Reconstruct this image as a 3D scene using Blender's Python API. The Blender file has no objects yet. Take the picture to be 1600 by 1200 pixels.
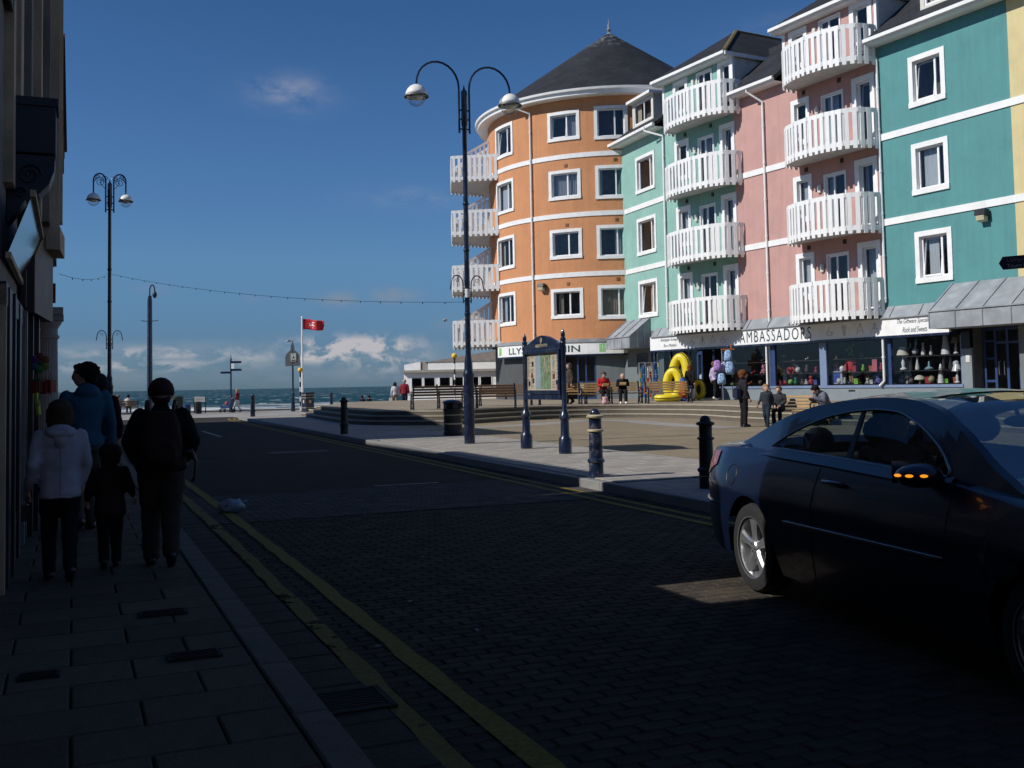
import bpy, bmesh, math, random
from mathutils import Vector, Matrix
from math import sin, cos, tan, pi, radians as R, atan2, sqrt, exp
random.seed(7)
S = bpy.context.scene
COL = S.collection

# ------------------------------------------------------------------ camera
FPX = 1600.0; PITCH = R(3.0); ROLL = R(1.08); EYE = 1.5
cF = Vector((0, cos(PITCH), sin(PITCH))); cU = Vector((0, -sin(PITCH), cos(PITCH))); cR = Vector((1, 0, 0))
cR2 = cR*cos(ROLL) - cU*sin(ROLL); cU2 = cU*cos(ROLL) + cR*sin(ROLL)
CAM = Vector((0, 0, EYE))
cd = bpy.data.cameras.new('camera'); cam = bpy.data.objects.new('camera', cd); COL.objects.link(cam)
m3 = Matrix((cR2, cU2, -cF)).transposed()
cam.matrix_world = Matrix.Translation(CAM) @ m3.to_4x4()
cd.sensor_width = 36; cd.lens = 36; cd.shift_y = -84/1600.0
cd.clip_start = 0.05; cd.clip_end = 60000
S.camera = cam
# ------------------------------------------------------------------ sun, sky, exposure
SUN_EL = R(38); SUN_AZ = atan2(-.935, -.354)      # compass style: atan2(x, y)
sd = bpy.data.lights.new('sun', 'SUN'); sd.energy = 4.3; sd.angle = R(.5); sd.color = (1, .965, .91)
sun = bpy.data.objects.new('sun', sd); COL.objects.link(sun)
sv = Vector((sin(SUN_AZ)*cos(SUN_EL), cos(SUN_AZ)*cos(SUN_EL), sin(SUN_EL)))
sun.rotation_euler = sv.to_track_quat('Z', 'Y').to_euler()
S.view_settings.view_transform = 'Standard'; S.view_settings.look = 'None'
S.view_settings.exposure = 0; S.view_settings.gamma = 1
S.render.engine = 'CYCLES'
S.cycles.max_bounces = 8; S.cycles.diffuse_bounces = 4; S.cycles.transparent_max_bounces = 24
S.cycles.glossy_bounces = 3
S.cycles.use_denoising = True

W = bpy.data.worlds.new('World'); S.world = W; W.use_nodes = True
wt = W.node_tree; wt.nodes.clear()
def N(t, typ, **kw):
    n = t.nodes.new(typ)
    for k, v in kw.items():
        if hasattr(n, k): setattr(n, k, v)
        else: n.inputs[k].default_value = v
    return n
def MA(t, op, a, b=None, c=None, clamp=False):
    n = t.nodes.new('ShaderNodeMath'); n.operation = op; n.use_clamp = clamp
    for i, x in enumerate((a, b, c)):
        if x is None: continue
        if isinstance(x, (int, float)): n.inputs[i].default_value = x
        else: t.links.new(x, n.inputs[i])
    return n.outputs[0]
def MIX(t, f, a, b, typ='MIX'):
    n = t.nodes.new('ShaderNodeMix'); n.data_type = 'RGBA'; n.blend_type = typ
    for i, x in ((0, f), (6, a), (7, b)):
        if isinstance(x, (int, float)): n.inputs[i].default_value = x
        elif isinstance(x, tuple): n.inputs[i].default_value = (*x, 1) if len(x) == 3 else x
        else: t.links.new(x, n.inputs[i])
    return n.outputs[2]
def RAMP(t, f, stops, interp='LINEAR'):
    n = t.nodes.new('ShaderNodeValToRGB'); n.color_ramp.interpolation = interp
    el = n.color_ramp.elements
    while len(el) < len(stops): el.new(.5)
    for e, (p, c) in zip(el, stops):
        e.position = p; e.color = (*c, 1) if isinstance(c, tuple) else (c, c, c, 1)
    t.links.new(f, n.inputs[0]); return n.outputs[0]
def build_world():
    t = wt
    out = N(t, 'ShaderNodeOutputWorld'); bg = N(t, 'ShaderNodeBackground')
    t.links.new(bg.outputs[0], out.inputs[0])
    sky = N(t, 'ShaderNodeTexSky'); sky.sky_type = 'NISHITA'; sky.sun_disc = False
    sky.sun_elevation = SUN_EL; sky.sun_rotation = SUN_AZ; sky.air_density = 1.0; sky.dust_density = .2; sky.ozone_density = 2.5
    bg.inputs[1].default_value = .062
    tc = N(t, 'ShaderNodeTexCoord'); sp = N(t, 'ShaderNodeSeparateXYZ'); t.links.new(tc.outputs['Generated'], sp.inputs[0])
    x, y, z = sp.outputs
    el = MA(t, 'ARCSINE', z); az = MA(t, 'ARCTAN2', x, y)
    # gentle steepening of the blue towards the zenith
    tint = RAMP(t, MA(t, 'DIVIDE', MA(t, 'MAXIMUM', el, 0), 1.2), [(0, (.29, .52, .98)), (.04, (.36, .60, 1.04)), (.10, (.55, .86, 1.22)), (.2, (.54, .88, 1.28)), (.3, (.45, .80, 1.18)), (1, (.45, .76, 1.1))])
    base = MIX(t, 1.0, sky.outputs[0], tint, 'MULTIPLY')
    cx = N(t, 'ShaderNodeCombineXYZ')
    def noise(sx, sy, scale, detail, rough, off=0.0, dist=0.0):
        c = N(t, 'ShaderNodeCombineXYZ'); t.links.new(MA(t, 'MULTIPLY', az, sx), c.inputs[0]); t.links.new(MA(t, 'MULTIPLY', el, sy), c.inputs[1]); c.inputs[2].default_value = off
        n = N(t, 'ShaderNodeTexNoise'); n.inputs['Scale'].default_value = scale; n.inputs['Detail'].default_value = detail; n.inputs['Roughness'].default_value = rough; n.inputs['Distortion'].default_value = dist
        t.links.new(c.outputs[0], n.inputs['Vector']); return n.outputs[0]
    def blob(a0, e0, sa, se):
        da = MA(t, 'DIVIDE', MA(t, 'SUBTRACT', az, a0), sa); de = MA(t, 'DIVIDE', MA(t, 'SUBTRACT', el, e0), se)
        q = MA(t, 'ADD', MA(t, 'MULTIPLY', da, da), MA(t, 'MULTIPLY', de, de))
        return MA(t, 'POWER', 2.718, MA(t, 'MULTIPLY', q, -1))
    def px(p, q): return (atan2(p-800, 1600), atan2((600.2-(p-800)*.0189-q), sqrt(1600**2+(p-800)**2)))
    # low bank of broken cloud all round the horizon
    bank = MA(t, 'MULTIPLY', RAMP(t, MA(t, 'DIVIDE', el, .09), [(0, .15), (.2, .6), (.45, .95), (.56, .0), (1, 0)]),
              RAMP(t, noise(1, 3.2, 13, 6, .6, 3.1, .4), [(.40, 0), (.62, 1)]))
    n1 = noise(1, 2.2, 26, 6, .62, 1.7, .3)
    n2 = noise(1, 1.4, 40, 5, .62, 5.2, .3)
    tot = MA(t, 'MULTIPLY', bank, .17)
    for (p, q, sa, se, k, nn, lo, hi) in ((555, 541, .050, .0080, 1.9, n2, .44, .56), (505, 556, .045, .007, 1.4, n2, .44, .58), (600, 560, .035, .012, 1.2, n2, .45, .6), (590, 540, .030, .005, 1.6, n2, .40, .55),
                                  (250, 552, .09, .006, .8, n1, .44, .6), (230, 572, .10, .006, .7, n1, .45, .6), (370, 560, .05, .006, .6, n1, .45, .62),
                                  (455, 138, .034, .014, .50, n1, .34, .72), (655, 308, .05, .010, .20, n1, .33, .7), (1240, 35, .05, .012, .13, n1, .33, .7)):
        a0, e0 = px(p, q)
        c = MA(t, 'MULTIPLY', MA(t, 'MULTIPLY', blob(a0, e0, sa, se), k), RAMP(t, nn, [(lo, 0), (hi, 1)]))
        tot = MA(t, 'MAXIMUM', tot, c)
    grey = 0.0
    g = None
    for (p, q, sa, se, k) in ((530, 467, .019, .007, .8), (617, 461, .022, .007, .9), (395, 466, .01, .004, .3), (240, 452, .02, .005, .25), (695, 510, .012, .008, .4), (540, 585, .10, .008, .45), (640, 575, .04, .007, .4), (250, 588, .12, .006, .3)):
        a0, e0 = px(p, q)
        c = MA(t, 'MULTIPLY', MA(t, 'MULTIPLY', blob(a0, e0, sa, se), k), RAMP(t, n2, [(.28, 0), (.55, 1)]))
        g = c if g is None else MA(t, 'MAXIMUM', g, c)
    col = MIX(t, MA(t, 'MULTIPLY', tot, 1, clamp=True), base, (7.6, 7.5, 8.0))
    col = MIX(t, MA(t, 'MULTIPLY', g, 1, clamp=True), col, (3.3, 4.2, 5.6))
    t.links.new(col, bg.inputs[0])
build_world()

# ------------------------------------------------------------------ pixel -> place helpers
def ray(px, py):
    return (cF + cR2*((px-800)/FPX) + cU2*((516-py)/FPX)).normalized()
def G(px, py, z=0.0):
    d = ray(px, py); k = (z-EYE)/d.z
    return CAM + d*k
def at_depth(px, py, Y):
    d = ray(px, py); return CAM + d*(Y/d.y)

# ------------------------------------------------------------------ materials
MATS = {}
def mat(name, col, rough=.7, metal=0, var=.12, nscale=3.0, bump=0, bscale=40, coat=0, spec=.5, emit=None, dirt=None, dirt_scale=1.0, stretch=None):
    if name in MATS: return MATS[name]
    m = bpy.data.materials.new(name); m.use_nodes = True; t = m.node_tree; b = t.nodes['Principled BSDF']
    b.inputs['Roughness'].default_value = rough; b.inputs['Metallic'].default_value = metal
    b.inputs['Specular IOR Level'].default_value = spec; b.inputs['Coat Weight'].default_value = coat; b.inputs['Coat Roughness'].default_value = .04
    tc = N(t, 'ShaderNodeTexCoord'); vec = tc.outputs['Object']
    if stretch:
        mp = N(t, 'ShaderNodeMapping'); mp.inputs['Scale'].default_value = stretch; t.links.new(vec, mp.inputs[0]); vec = mp.outputs[0]
    n = N(t, 'ShaderNodeTexNoise'); n.inputs['Scale'].default_value = nscale; n.inputs['Detail'].default_value = 5; t.links.new(vec, n.inputs['Vector'])
    f = RAMP(t, n.outputs[0], [(.3, 1-var), (.7, 1+var)])
    c = MIX(t, 1.0, tuple(col), f, 'MULTIPLY')
    if dirt:
        n2 = N(t, 'ShaderNodeTexNoise'); n2.inputs['Scale'].default_value = dirt_scale; n2.inputs['Detail'].default_value = 8; n2.inputs['Roughness'].default_value = .65
        t.links.new(vec, n2.inputs['Vector'])
        c = MIX(t, RAMP(t, n2.outputs[0], [(.5, 0), (.72, dirt[3] if len(dirt) > 3 else .6)]), c, tuple(dirt[:3]))
    t.links.new(c, b.inputs['Base Color'])
    rr = MA(t, 'MULTIPLY_ADD', n.outputs[0], .16, rough-.08, clamp=True); t.links.new(rr, b.inputs['Roughness'])
    if bump:
        nb = N(t, 'ShaderNodeTexNoise'); nb.inputs['Scale'].default_value = bscale; nb.inputs['Detail'].default_value = 4; t.links.new(tc.outputs['Object'], nb.inputs['Vector'])
        bp = N(t, 'ShaderNodeBump'); bp.inputs['Strength'].default_value = min(1, bump); bp.inputs['Distance'].default_value = .02
        t.links.new(nb.outputs[0], bp.inputs['Height']); t.links.new(bp.outputs[0], b.inputs['Normal'])
    if emit: b.inputs['Emission Color'].default_value = (*col, 1); b.inputs['Emission Strength'].default_value = emit
    MATS[name] = m; return m
def glass_mat(name, tint=(.5, .55, .6), reflect=1.0, rough=.01, base=.04):
    if name in MATS: return MATS[name]
    m = bpy.data.materials.new(name); m.use_nodes = True; t = m.node_tree; t.nodes.clear()
    out = N(t, 'ShaderNodeOutputMaterial'); tr = N(t, 'ShaderNodeBsdfTransparent'); tr.inputs[0].default_value = (*tint, 1)
    gl = N(t, 'ShaderNodeBsdfGlossy'); gl.inputs['Roughness'].default_value = rough; gl.inputs[0].default_value = (.95, .97, 1, 1)
    lw = N(t, 'ShaderNodeFresnel'); lw.inputs[0].default_value = 1.5
    tc = N(t, 'ShaderNodeTexCoord'); n = N(t, 'ShaderNodeTexNoise'); n.inputs['Scale'].default_value = 1.6; t.links.new(tc.outputs['Object'], n.inputs['Vector'])
    bp = N(t, 'ShaderNodeBump'); bp.inputs['Strength'].default_value = .25; bp.inputs['Distance'].default_value = .02; t.links.new(n.outputs[0], bp.inputs['Height']); t.links.new(bp.outputs[0], gl.inputs['Normal'])
    mx = N(t, 'ShaderNodeMixShader'); f = MA(t, 'MULTIPLY_ADD', lw.outputs[0], reflect, base, clamp=True)
    t.links.new(f, mx.inputs[0]); t.links.new(tr.outputs[0], mx.inputs[1]); t.links.new(gl.outputs[0], mx.inputs[2]); t.links.new(mx.outputs[0], out.inputs[0])
    MATS[name] = m; return m

# ------------------------------------------------------------------ mesh builder
class MB:
    def __init__(s): s.v = []; s.f = []; s.m = []
    def add(s, vs, fs, m=0):
        o = len(s.v); s.v += [tuple(v) for v in vs]; s.f += [tuple(i+o for i in f) for f in fs]; s.m += [m]*len(fs); return s
    def box(s, c, d, rz=0, m=0, M=None):
        x, y, z = d[0]/2, d[1]/2, d[2]/2
        vs = [Vector((a*x, b*y, e*z)) for e in (-1, 1) for b in (-1, 1) for a in (-1, 1)]
        if rz: vs = [Matrix.Rotation(rz, 3, 'Z') @ v for v in vs]
        if M is not None: vs = [M @ v for v in vs]
        vs = [v+Vector(c) for v in vs]
        return s.add(vs, [(0, 2, 3, 1), (4, 5, 7, 6), (0, 1, 5, 4), (2, 6, 7, 3), (0, 4, 6, 2), (1, 3, 7, 5)], m)
    def quad(s, a, b, c, d, m=0): return s.add([a, b, c, d], [(0, 1, 2, 3)], m)
    def poly(s, pts, m=0): return s.add(pts, [tuple(range(len(pts)))], m)
    def beam(s, p0, p1, w, h, up=(0, 0, 1), m=0):
        p0 = Vector(p0); p1 = Vector(p1); d = (p1-p0); L = d.length; d.normalize(); u = Vector(up)
        if abs(d.dot(u)) > .98: u = Vector((0, 1, 0))
        r = d.cross(u).normalized(); u = r.cross(d)
        vs = []
        for p in (p0, p1):
            for a, b in ((-1, -1), (1, -1), (1, 1), (-1, 1)): vs.append(p + r*(a*w/2) + u*(b*h/2))
        return s.add(vs, [(3, 2, 1, 0), (4, 5, 6, 7), (0, 1, 5, 4), (1, 2, 6, 5), (2, 3, 7, 6), (3, 0, 4, 7)], m)
    def tube(s, pts, r, n=8, m=0, closed=False):
        pts = [Vector(p) for p in pts]; rs = r if isinstance(r, (list, tuple)) else [r]*len(pts)
        vs = []; fs = []; L = len(pts); ref = None
        for i, p in enumerate(pts):
            a = pts[(i-1) % L] if (closed or i > 0) else p; b = pts[(i+1) % L] if (closed or i < L-1) else p
            d = (b-a).normalized()
            if ref is None:
                ref = Vector((0, 0, 1)) if abs(d.z) < .9 else Vector((1, 0, 0))
                ref = (ref - d*ref.dot(d)).normalized()
            else:
                q = ref - d*ref.dot(d)
                ref = q.normalized() if q.length > 1e-6 else ref
            t2 = d.cross(ref)
            for k in range(n):
                an = 2*pi*k/n; vs.append(p + (ref*cos(an) + t2*sin(an))*rs[i])
        for i in range(L if closed else L-1):
            for k in range(n):
                a = i*n+k; b = i*n+(k+1) % n; c = ((i+1) % L)*n+(k+1) % n; d_ = ((i+1) % L)*n+k
                fs.append((a, b, c, d_))
        if not closed: fs.append(tuple(range(n-1, -1, -1))); fs.append(tuple((L-1)*n+k for k in range(n)))
        return s.add(vs, fs, m)
    def lathe(s, c, prof, n=16, m=0, a0=0, ax=None, caps=True):
        c = Vector(c); vs = []; fs = []
        for (r, z) in prof:
            for k in range(n):
                an = 2*pi*k/n+a0; v = Vector((r*cos(an), r*sin(an), z))
                if ax is not None: v = ax @ v
                vs.append(c+v)
        for i in range(len(prof)-1):
            for k in range(n): fs.append((i*n+k, i*n+(k+1) % n, (i+1)*n+(k+1) % n, (i+1)*n+k))
        if caps: fs.append(tuple(range(n-1, -1, -1))); fs.append(tuple((len(prof)-1)*n+k for k in range(n)))
        return s.add(vs, fs, m)
    def ball(s, c, r, n=12, m=0, sc=(1, 1, 1), z0=-1, z1=1):
        k = max(4, n//2); prof = []
        for i in range(k+1):
            a = -pi/2*1 + pi*i/k
            if sin(a) < z0-1e-3 or sin(a) > z1+1e-3: continue
            prof.append((max(1e-4, cos(a)*r), sin(a)*r))
        return s.lathe(c, prof, n, m, ax=Matrix.Diagonal(sc))
    def prism(s, pts, d, m=0):
        d = Vector(d); n = len(pts); a = [Vector(p) for p in pts]; b = [p+d for p in a]
        return s.add(a+b, [tuple(range(n-1, -1, -1)), tuple(range(n, 2*n))]+[(i, (i+1) % n, n+(i+1) % n, n+i) for i in range(n)], m)
    def mesh(s, name, mats, loc=None, smooth=False):
        me = bpy.data.meshes.new(name)
        vs = s.v if loc is None else [(a-loc[0], b-loc[1], c-loc[2]) for a, b, c in s.v]
        me.from_pydata(vs, [], s.f)
        for m_ in (mats if isinstance(mats, (list, tuple)) else [mats]): me.materials.append(m_)
        me.polygons.foreach_set('material_index', s.m)
        if smooth: me.polygons.foreach_set('use_smooth', [True]*len(s.f))
        me.update(); return me
def wloc(o):
    l = Vector((0, 0, 0))
    while o is not None: l = l+o.location; o = o.parent
    return l
def obj(name, mb, mats, parent=None, smooth=False, world=True, auto=None, bevel=None):
    """link the collected geometry as one mesh object; world=True: geometry was given in world coordinates"""
    me = mb.mesh(name, mats, wloc(parent) if (world and parent is not None) else None, smooth or auto is not None)
    o = bpy.data.objects.new(name, me); COL.objects.link(o)
    if parent is not None: o.parent = parent
    if auto is not None:
        me.set_sharp_from_angle(angle=R(auto))
    if bevel:
        b = o.modifiers.new('bevel', 'BEVEL'); b.width = bevel; b.segments = 2; b.limit_method = 'ANGLE'; b.angle_limit = R(40); b.harden_normals = False
    return o
def put(name, me, parent, loc, rz=0, rot=None, scale=None):
    o = bpy.data.objects.new(name, me); COL.objects.link(o); o.parent = parent; o.location = loc
    if rz: o.rotation_euler = (0, 0, rz)
    if rot is not None: o.rotation_euler = rot
    if scale is not None: o.scale = scale
    return o
def tag(o, label, cat, group=None):
    o['label'] = label; o['category'] = cat
    if group: o['group'] = group
    return o
def thing(name, label, cat, loc=(0, 0, 0), rz=0, group=None):
    o = bpy.data.objects.new(name, None); COL.objects.link(o); o.location = loc; o.rotation_euler = (0, 0, rz); o.empty_display_size = .2
    return tag(o, label, cat, group)
def st(o, kind='structure'): o['kind'] = kind; return o
def dup(o, parent=None):
    c = o.copy(); COL.objects.link(c); c.parent = parent
    for ch in list(o.children): dup(ch, c)
    return c
def dup_at(o, loc, rz, label, group=None):
    c = dup(o); c.location = loc; c.rotation_euler = (0, 0, rz); c['label'] = label
    if group: c['group'] = group
    return c
def text_mesh(txt, size, sx=1.0, shear=0.0, ext=0.0, align='LEFT', bold=0.0, spacing=1.0):
    cu = bpy.data.curves.new('lettering', 'FONT'); cu.body = txt; cu.size = size; cu.shear = shear; cu.extrude = ext; cu.align_x = align; cu.offset = bold; cu.resolution_u = 3; cu.space_character = spacing
    o = bpy.data.objects.new('lettering', cu); COL.objects.link(o); bpy.context.view_layer.update()
    me = o.to_mesh(); mb = MB(); mb.add([(v.co.x*sx, v.co.y, v.co.z) for v in me.vertices], [tuple(p.vertices) for p in me.polygons])
    o.to_mesh_clear(); bpy.data.objects.remove(o); bpy.data.curves.remove(cu); return mb
def text_on(name, txt, size, fn, mats, parent, **kw):
    """fn maps (x, y, depth) of the lettering to the world"""
    t = text_mesh(txt, size, **kw); t.v = [tuple(fn(*v)) for v in t.v]
    return obj(name, t, mats, parent)

# ------------------------------------------------------------------ facade frames
class Flat:
    curved = False
    def __init__(s, A, B): s.A = Vector((A[0], A[1], 0)); d = Vector((B[0]-A[0], B[1]-A[1], 0)); s.L = d.length; s.d = d.normalized(); s.n = Vector((-s.d.y, s.d.x, 0))
    def M(s, u, z, d=0): p = s.A + s.d*u + s.n*d; return Vector((p.x, p.y, z))
    def rz(s, u=0): return atan2(s.d.y, s.d.x)
    def uz(s, px, py, d=0):
        r = ray(px, py); A = s.A+s.n*d; k = ((A-CAM).dot(s.n))/(r.dot(s.n)); p = CAM+r*k
        return (p-s.A).dot(s.d), p.z
    def us(s, u0, u1): return [u0, u1]
class Round:
    curved = True
    def __init__(s, C, R_): s.C = Vector((C[0], C[1], 0)); s.R = R_; s.a0 = -pi/2
    def M(s, u, z, d=0):
        a = s.a0+u/s.R; return Vector((s.C.x+cos(a)*(s.R-d), s.C.y+sin(a)*(s.R-d), z))
    def rz(s, u=0): return u/s.R
    def uz(s, px, py, d=0):
        r = ray(px, py); rr = s.R-d; ox, oy = CAM.x-s.C.x, CAM.y-s.C.y
        a = r.x**2+r.y**2; b = 2*(ox*r.x+oy*r.y); c = ox*ox+oy*oy-rr*rr; D = max(0, b*b-4*a*c); k = (-b-sqrt(D))/(2*a); p = CAM+r*k
        return (atan2(p.y-s.C.y, p.x-s.C.x)-s.a0)*s.R, p.z
    def us(s, u0, u1):
        n = max(1, int(abs(u1-u0)/.45)+1); return [u0+(u1-u0)*i/n for i in range(n+1)]
def fbox(mb, F, u0, u1, z0, z1, d0, d1, m=0):
    us = F.us(u0, u1); n = len(us)
    vs = []
    for u in us: vs += [F.M(u, z0, d0), F.M(u, z1, d0), F.M(u, z1, d1), F.M(u, z0, d1)]
    fs = []
    for i in range(n-1):
        a = i*4; b = a+4
        fs += [(a, b, b+1, a+1), (a+1, b+1, b+2, a+2), (a+2, b+2, b+3, a+3), (a+3, b+3, b, a)]
    fs += [(0, 1, 2, 3), ((n-1)*4+3, (n-1)*4+2, (n-1)*4+1, (n-1)*4)]
    mb.add(vs, fs, m); return mb
def wall(mb, F, u0, u1, z0, z1, holes, d=0, m=0):
    us = sorted(set([round(x, 4) for x in F.us(u0, u1)]+[round(h[i], 4) for h in holes for i in (0, 1) if u0 < h[i] < u1])); zs = sorted(set([z0, z1]+[h[i] for h in holes for i in (2, 3) if z0 < h[i] < z1]))
    for i in range(len(us)-1):
        for j in range(len(zs)-1):
            uc = (us[i]+us[i+1])/2; zc = (zs[j]+zs[j+1])/2
            if any(h[0] < uc < h[1] and h[2] < zc < h[3] for h in holes): continue
            mb.quad(F.M(us[i], zs[j], d), F.M(us[i+1], zs[j], d), F.M(us[i+1], zs[j+1], d), F.M(us[i], zs[j+1], d), m)
    return mb
def catmull(pts, n=6):
    P = [Vector(p) for p in pts]; out = []
    for i in range(len(P)-1):
        p0 = P[max(0, i-1)]; p1 = P[i]; p2 = P[i+1]; p3 = P[min(len(P)-1, i+2)]
        for k in range(n):
            t = k/n; out.append(.5*((2*p1)+(-p0+p2)*t+(2*p0-5*p1+4*p2-p3)*t*t+(-p0+3*p1-3*p2+p3)*t**3))
    out.append(P[-1]); return out
# ------------------------------------------------------------------ palette
white = mat('white_paint', (.80, .80, .79), .45, var=.04, dirt=(.55, .54, .5, .35), dirt_scale=2)
pvc = mat('white_plastic', (.82, .82, .82), .3, var=.03)
def render_mat(name, c, b=.5):
    m = mat(name, c, .9, var=.06, nscale=1.2, bump=b, bscale=18, dirt=(c[0]*.72, c[1]*.74, c[2]*.76, .45), dirt_scale=.7)
    t = m.node_tree; bs = t.nodes['Principled BSDF']; src = bs.inputs['Base Color'].links[0].from_socket
    tc = N(t, 'ShaderNodeTexCoord'); mp = N(t, 'ShaderNodeMapping'); mp.inputs['Scale'].default_value = (2.6, 2.6, .14); t.links.new(tc.outputs['Object'], mp.inputs[0])
    n = N(t, 'ShaderNodeTexNoise'); n.inputs['Scale'].default_value = 1.6; n.inputs['Detail'].default_value = 7; n.inputs['Roughness'].default_value = .7; t.links.new(mp.outputs[0], n.inputs['Vector'])
    t.links.new(MIX(t, 1, src, RAMP(t, n.outputs[0], [(.34, .92), (.50, 1.0), (.70, 1.03)]), 'MULTIPLY'), bs.inputs['Base Color']); return m
m_orange = render_mat('orange_render', (.57, .258, .118), 1.0)
m_green = render_mat('mint_render', (.24, .43, .375), .3)
m_pink = render_mat('pink_render', (.50, .29, .26), .3)
m_teal = render_mat('teal_render', (.088, .262, .265), .3)
m_yellow = render_mat('yellow_render', (.60, .51, .27), .3)
slate = mat('slate', (.028, .031, .037), .75, var=.25, nscale=6, bump=.6, bscale=14, dirt=(.06, .06, .05, .5), dirt_scale=1.2)
lead = mat('lead_sheet', (.26, .28, .30), .55, var=.15, nscale=2, dirt=(.4, .41, .42, .5), dirt_scale=2)
greyr = render_mat('grey_render', (.15, .175, .18), .4)
dgrey = mat('charcoal_render', (.07, .075, .08), .85, var=.12, bump=.4)
navy = mat('navy_gloss_paint', (.007, .014, .040), .28, var=.12, coat=.4, dirt=(.08, .08, .09, .5), dirt_scale=5)
navy2 = mat('navy_worn_paint', (.008, .018, .050), .35, var=.2, coat=.2, dirt=(.3, .28, .25, .55), dirt_scale=9)
gold = mat('gold_paint', (.50, .42, .26), .4, var=.2, dirt=(.25, .24, .22, .6), dirt_scale=9)
blackm = mat('black_metal', (.012, .013, .016), .4, var=.15)
framebl = mat('blue_frame', (.03, .06, .16), .35, var=.1)
framelt = mat('pale_blue_frame', (.17, .23, .36), .4, var=.08)
room = mat('dark_interior', (.11, .11, .115), .9, var=.3)
curt = mat('net_curtain', (.42, .46, .50), .9, var=.1, nscale=9, stretch=(6, 6, .3))
curt2 = mat('beige_curtain', (.42, .38, .30), .9, var=.3, nscale=9, stretch=(6, 6, .2))
wglass = glass_mat('window_glass', (.88, .89, .90), .62, .01, .03)
sglass = glass_mat('shop_glass', (.80, .84, .88), .75, .01, .02)
asphalt = mat('asphalt', (.040, .036, .032), .95, var=.25, nscale=1.1, bump=.7, bscale=90, dirt=(.055, .053, .05, .6), dirt_scale=.4, spec=.15)
brickc = mat('block_paver_a', (.055, .046, .037), .95, var=.3, nscale=4, bump=.5, bscale=60, spec=.12)
brickd = mat('block_paver_b', (.066, .055, .043), .95, var=.3, nscale=4, bump=.5, bscale=60, spec=.12)
joint = mat('joint_sand', (.024, .022, .02), .95, var=.3, spec=.1)
sett = mat('pale_setts', (.085, .080, .072), .92, var=.3, nscale=4, bump=.4, bscale=50, spec=.15)
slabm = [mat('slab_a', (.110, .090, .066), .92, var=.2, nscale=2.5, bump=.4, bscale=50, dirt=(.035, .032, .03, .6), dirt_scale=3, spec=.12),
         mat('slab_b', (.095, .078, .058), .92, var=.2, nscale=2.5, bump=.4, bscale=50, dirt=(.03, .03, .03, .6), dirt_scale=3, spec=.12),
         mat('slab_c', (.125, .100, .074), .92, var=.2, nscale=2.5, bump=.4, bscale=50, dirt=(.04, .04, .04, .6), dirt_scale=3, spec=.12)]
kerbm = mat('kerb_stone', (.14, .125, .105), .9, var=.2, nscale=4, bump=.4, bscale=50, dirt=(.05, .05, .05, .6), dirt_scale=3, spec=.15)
channel = mat('channel_stone', (.062, .054, .044), .9, var=.25, bump=.5, spec=.12)
conc = mat('concrete', (.30, .28, .25), .9, var=.12, bump=.4, dirt=(.16, .15, .14, .5), dirt_scale=1.5)

def RT(s, t, z=0): return Vector((-.3955*s + .9185*t, .9185*s+.3955*t, z))
def ST(p): return (-.3955*p[0]+.9185*p[1], .9185*p[0]+.3955*p[1])
RZ = atan2(.9185, -.3955)      # heading of the road
def sheet(name, s0, s1, t0, t1, z, m, ss=1, kind='structure'):
    mb = MB()
    mb.quad(RT(s0, t0, z), RT(s0, t1, z), RT(s1, t1, z), RT(s1, t0, z)); o = obj(name, mb, m); return st(o)

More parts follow.
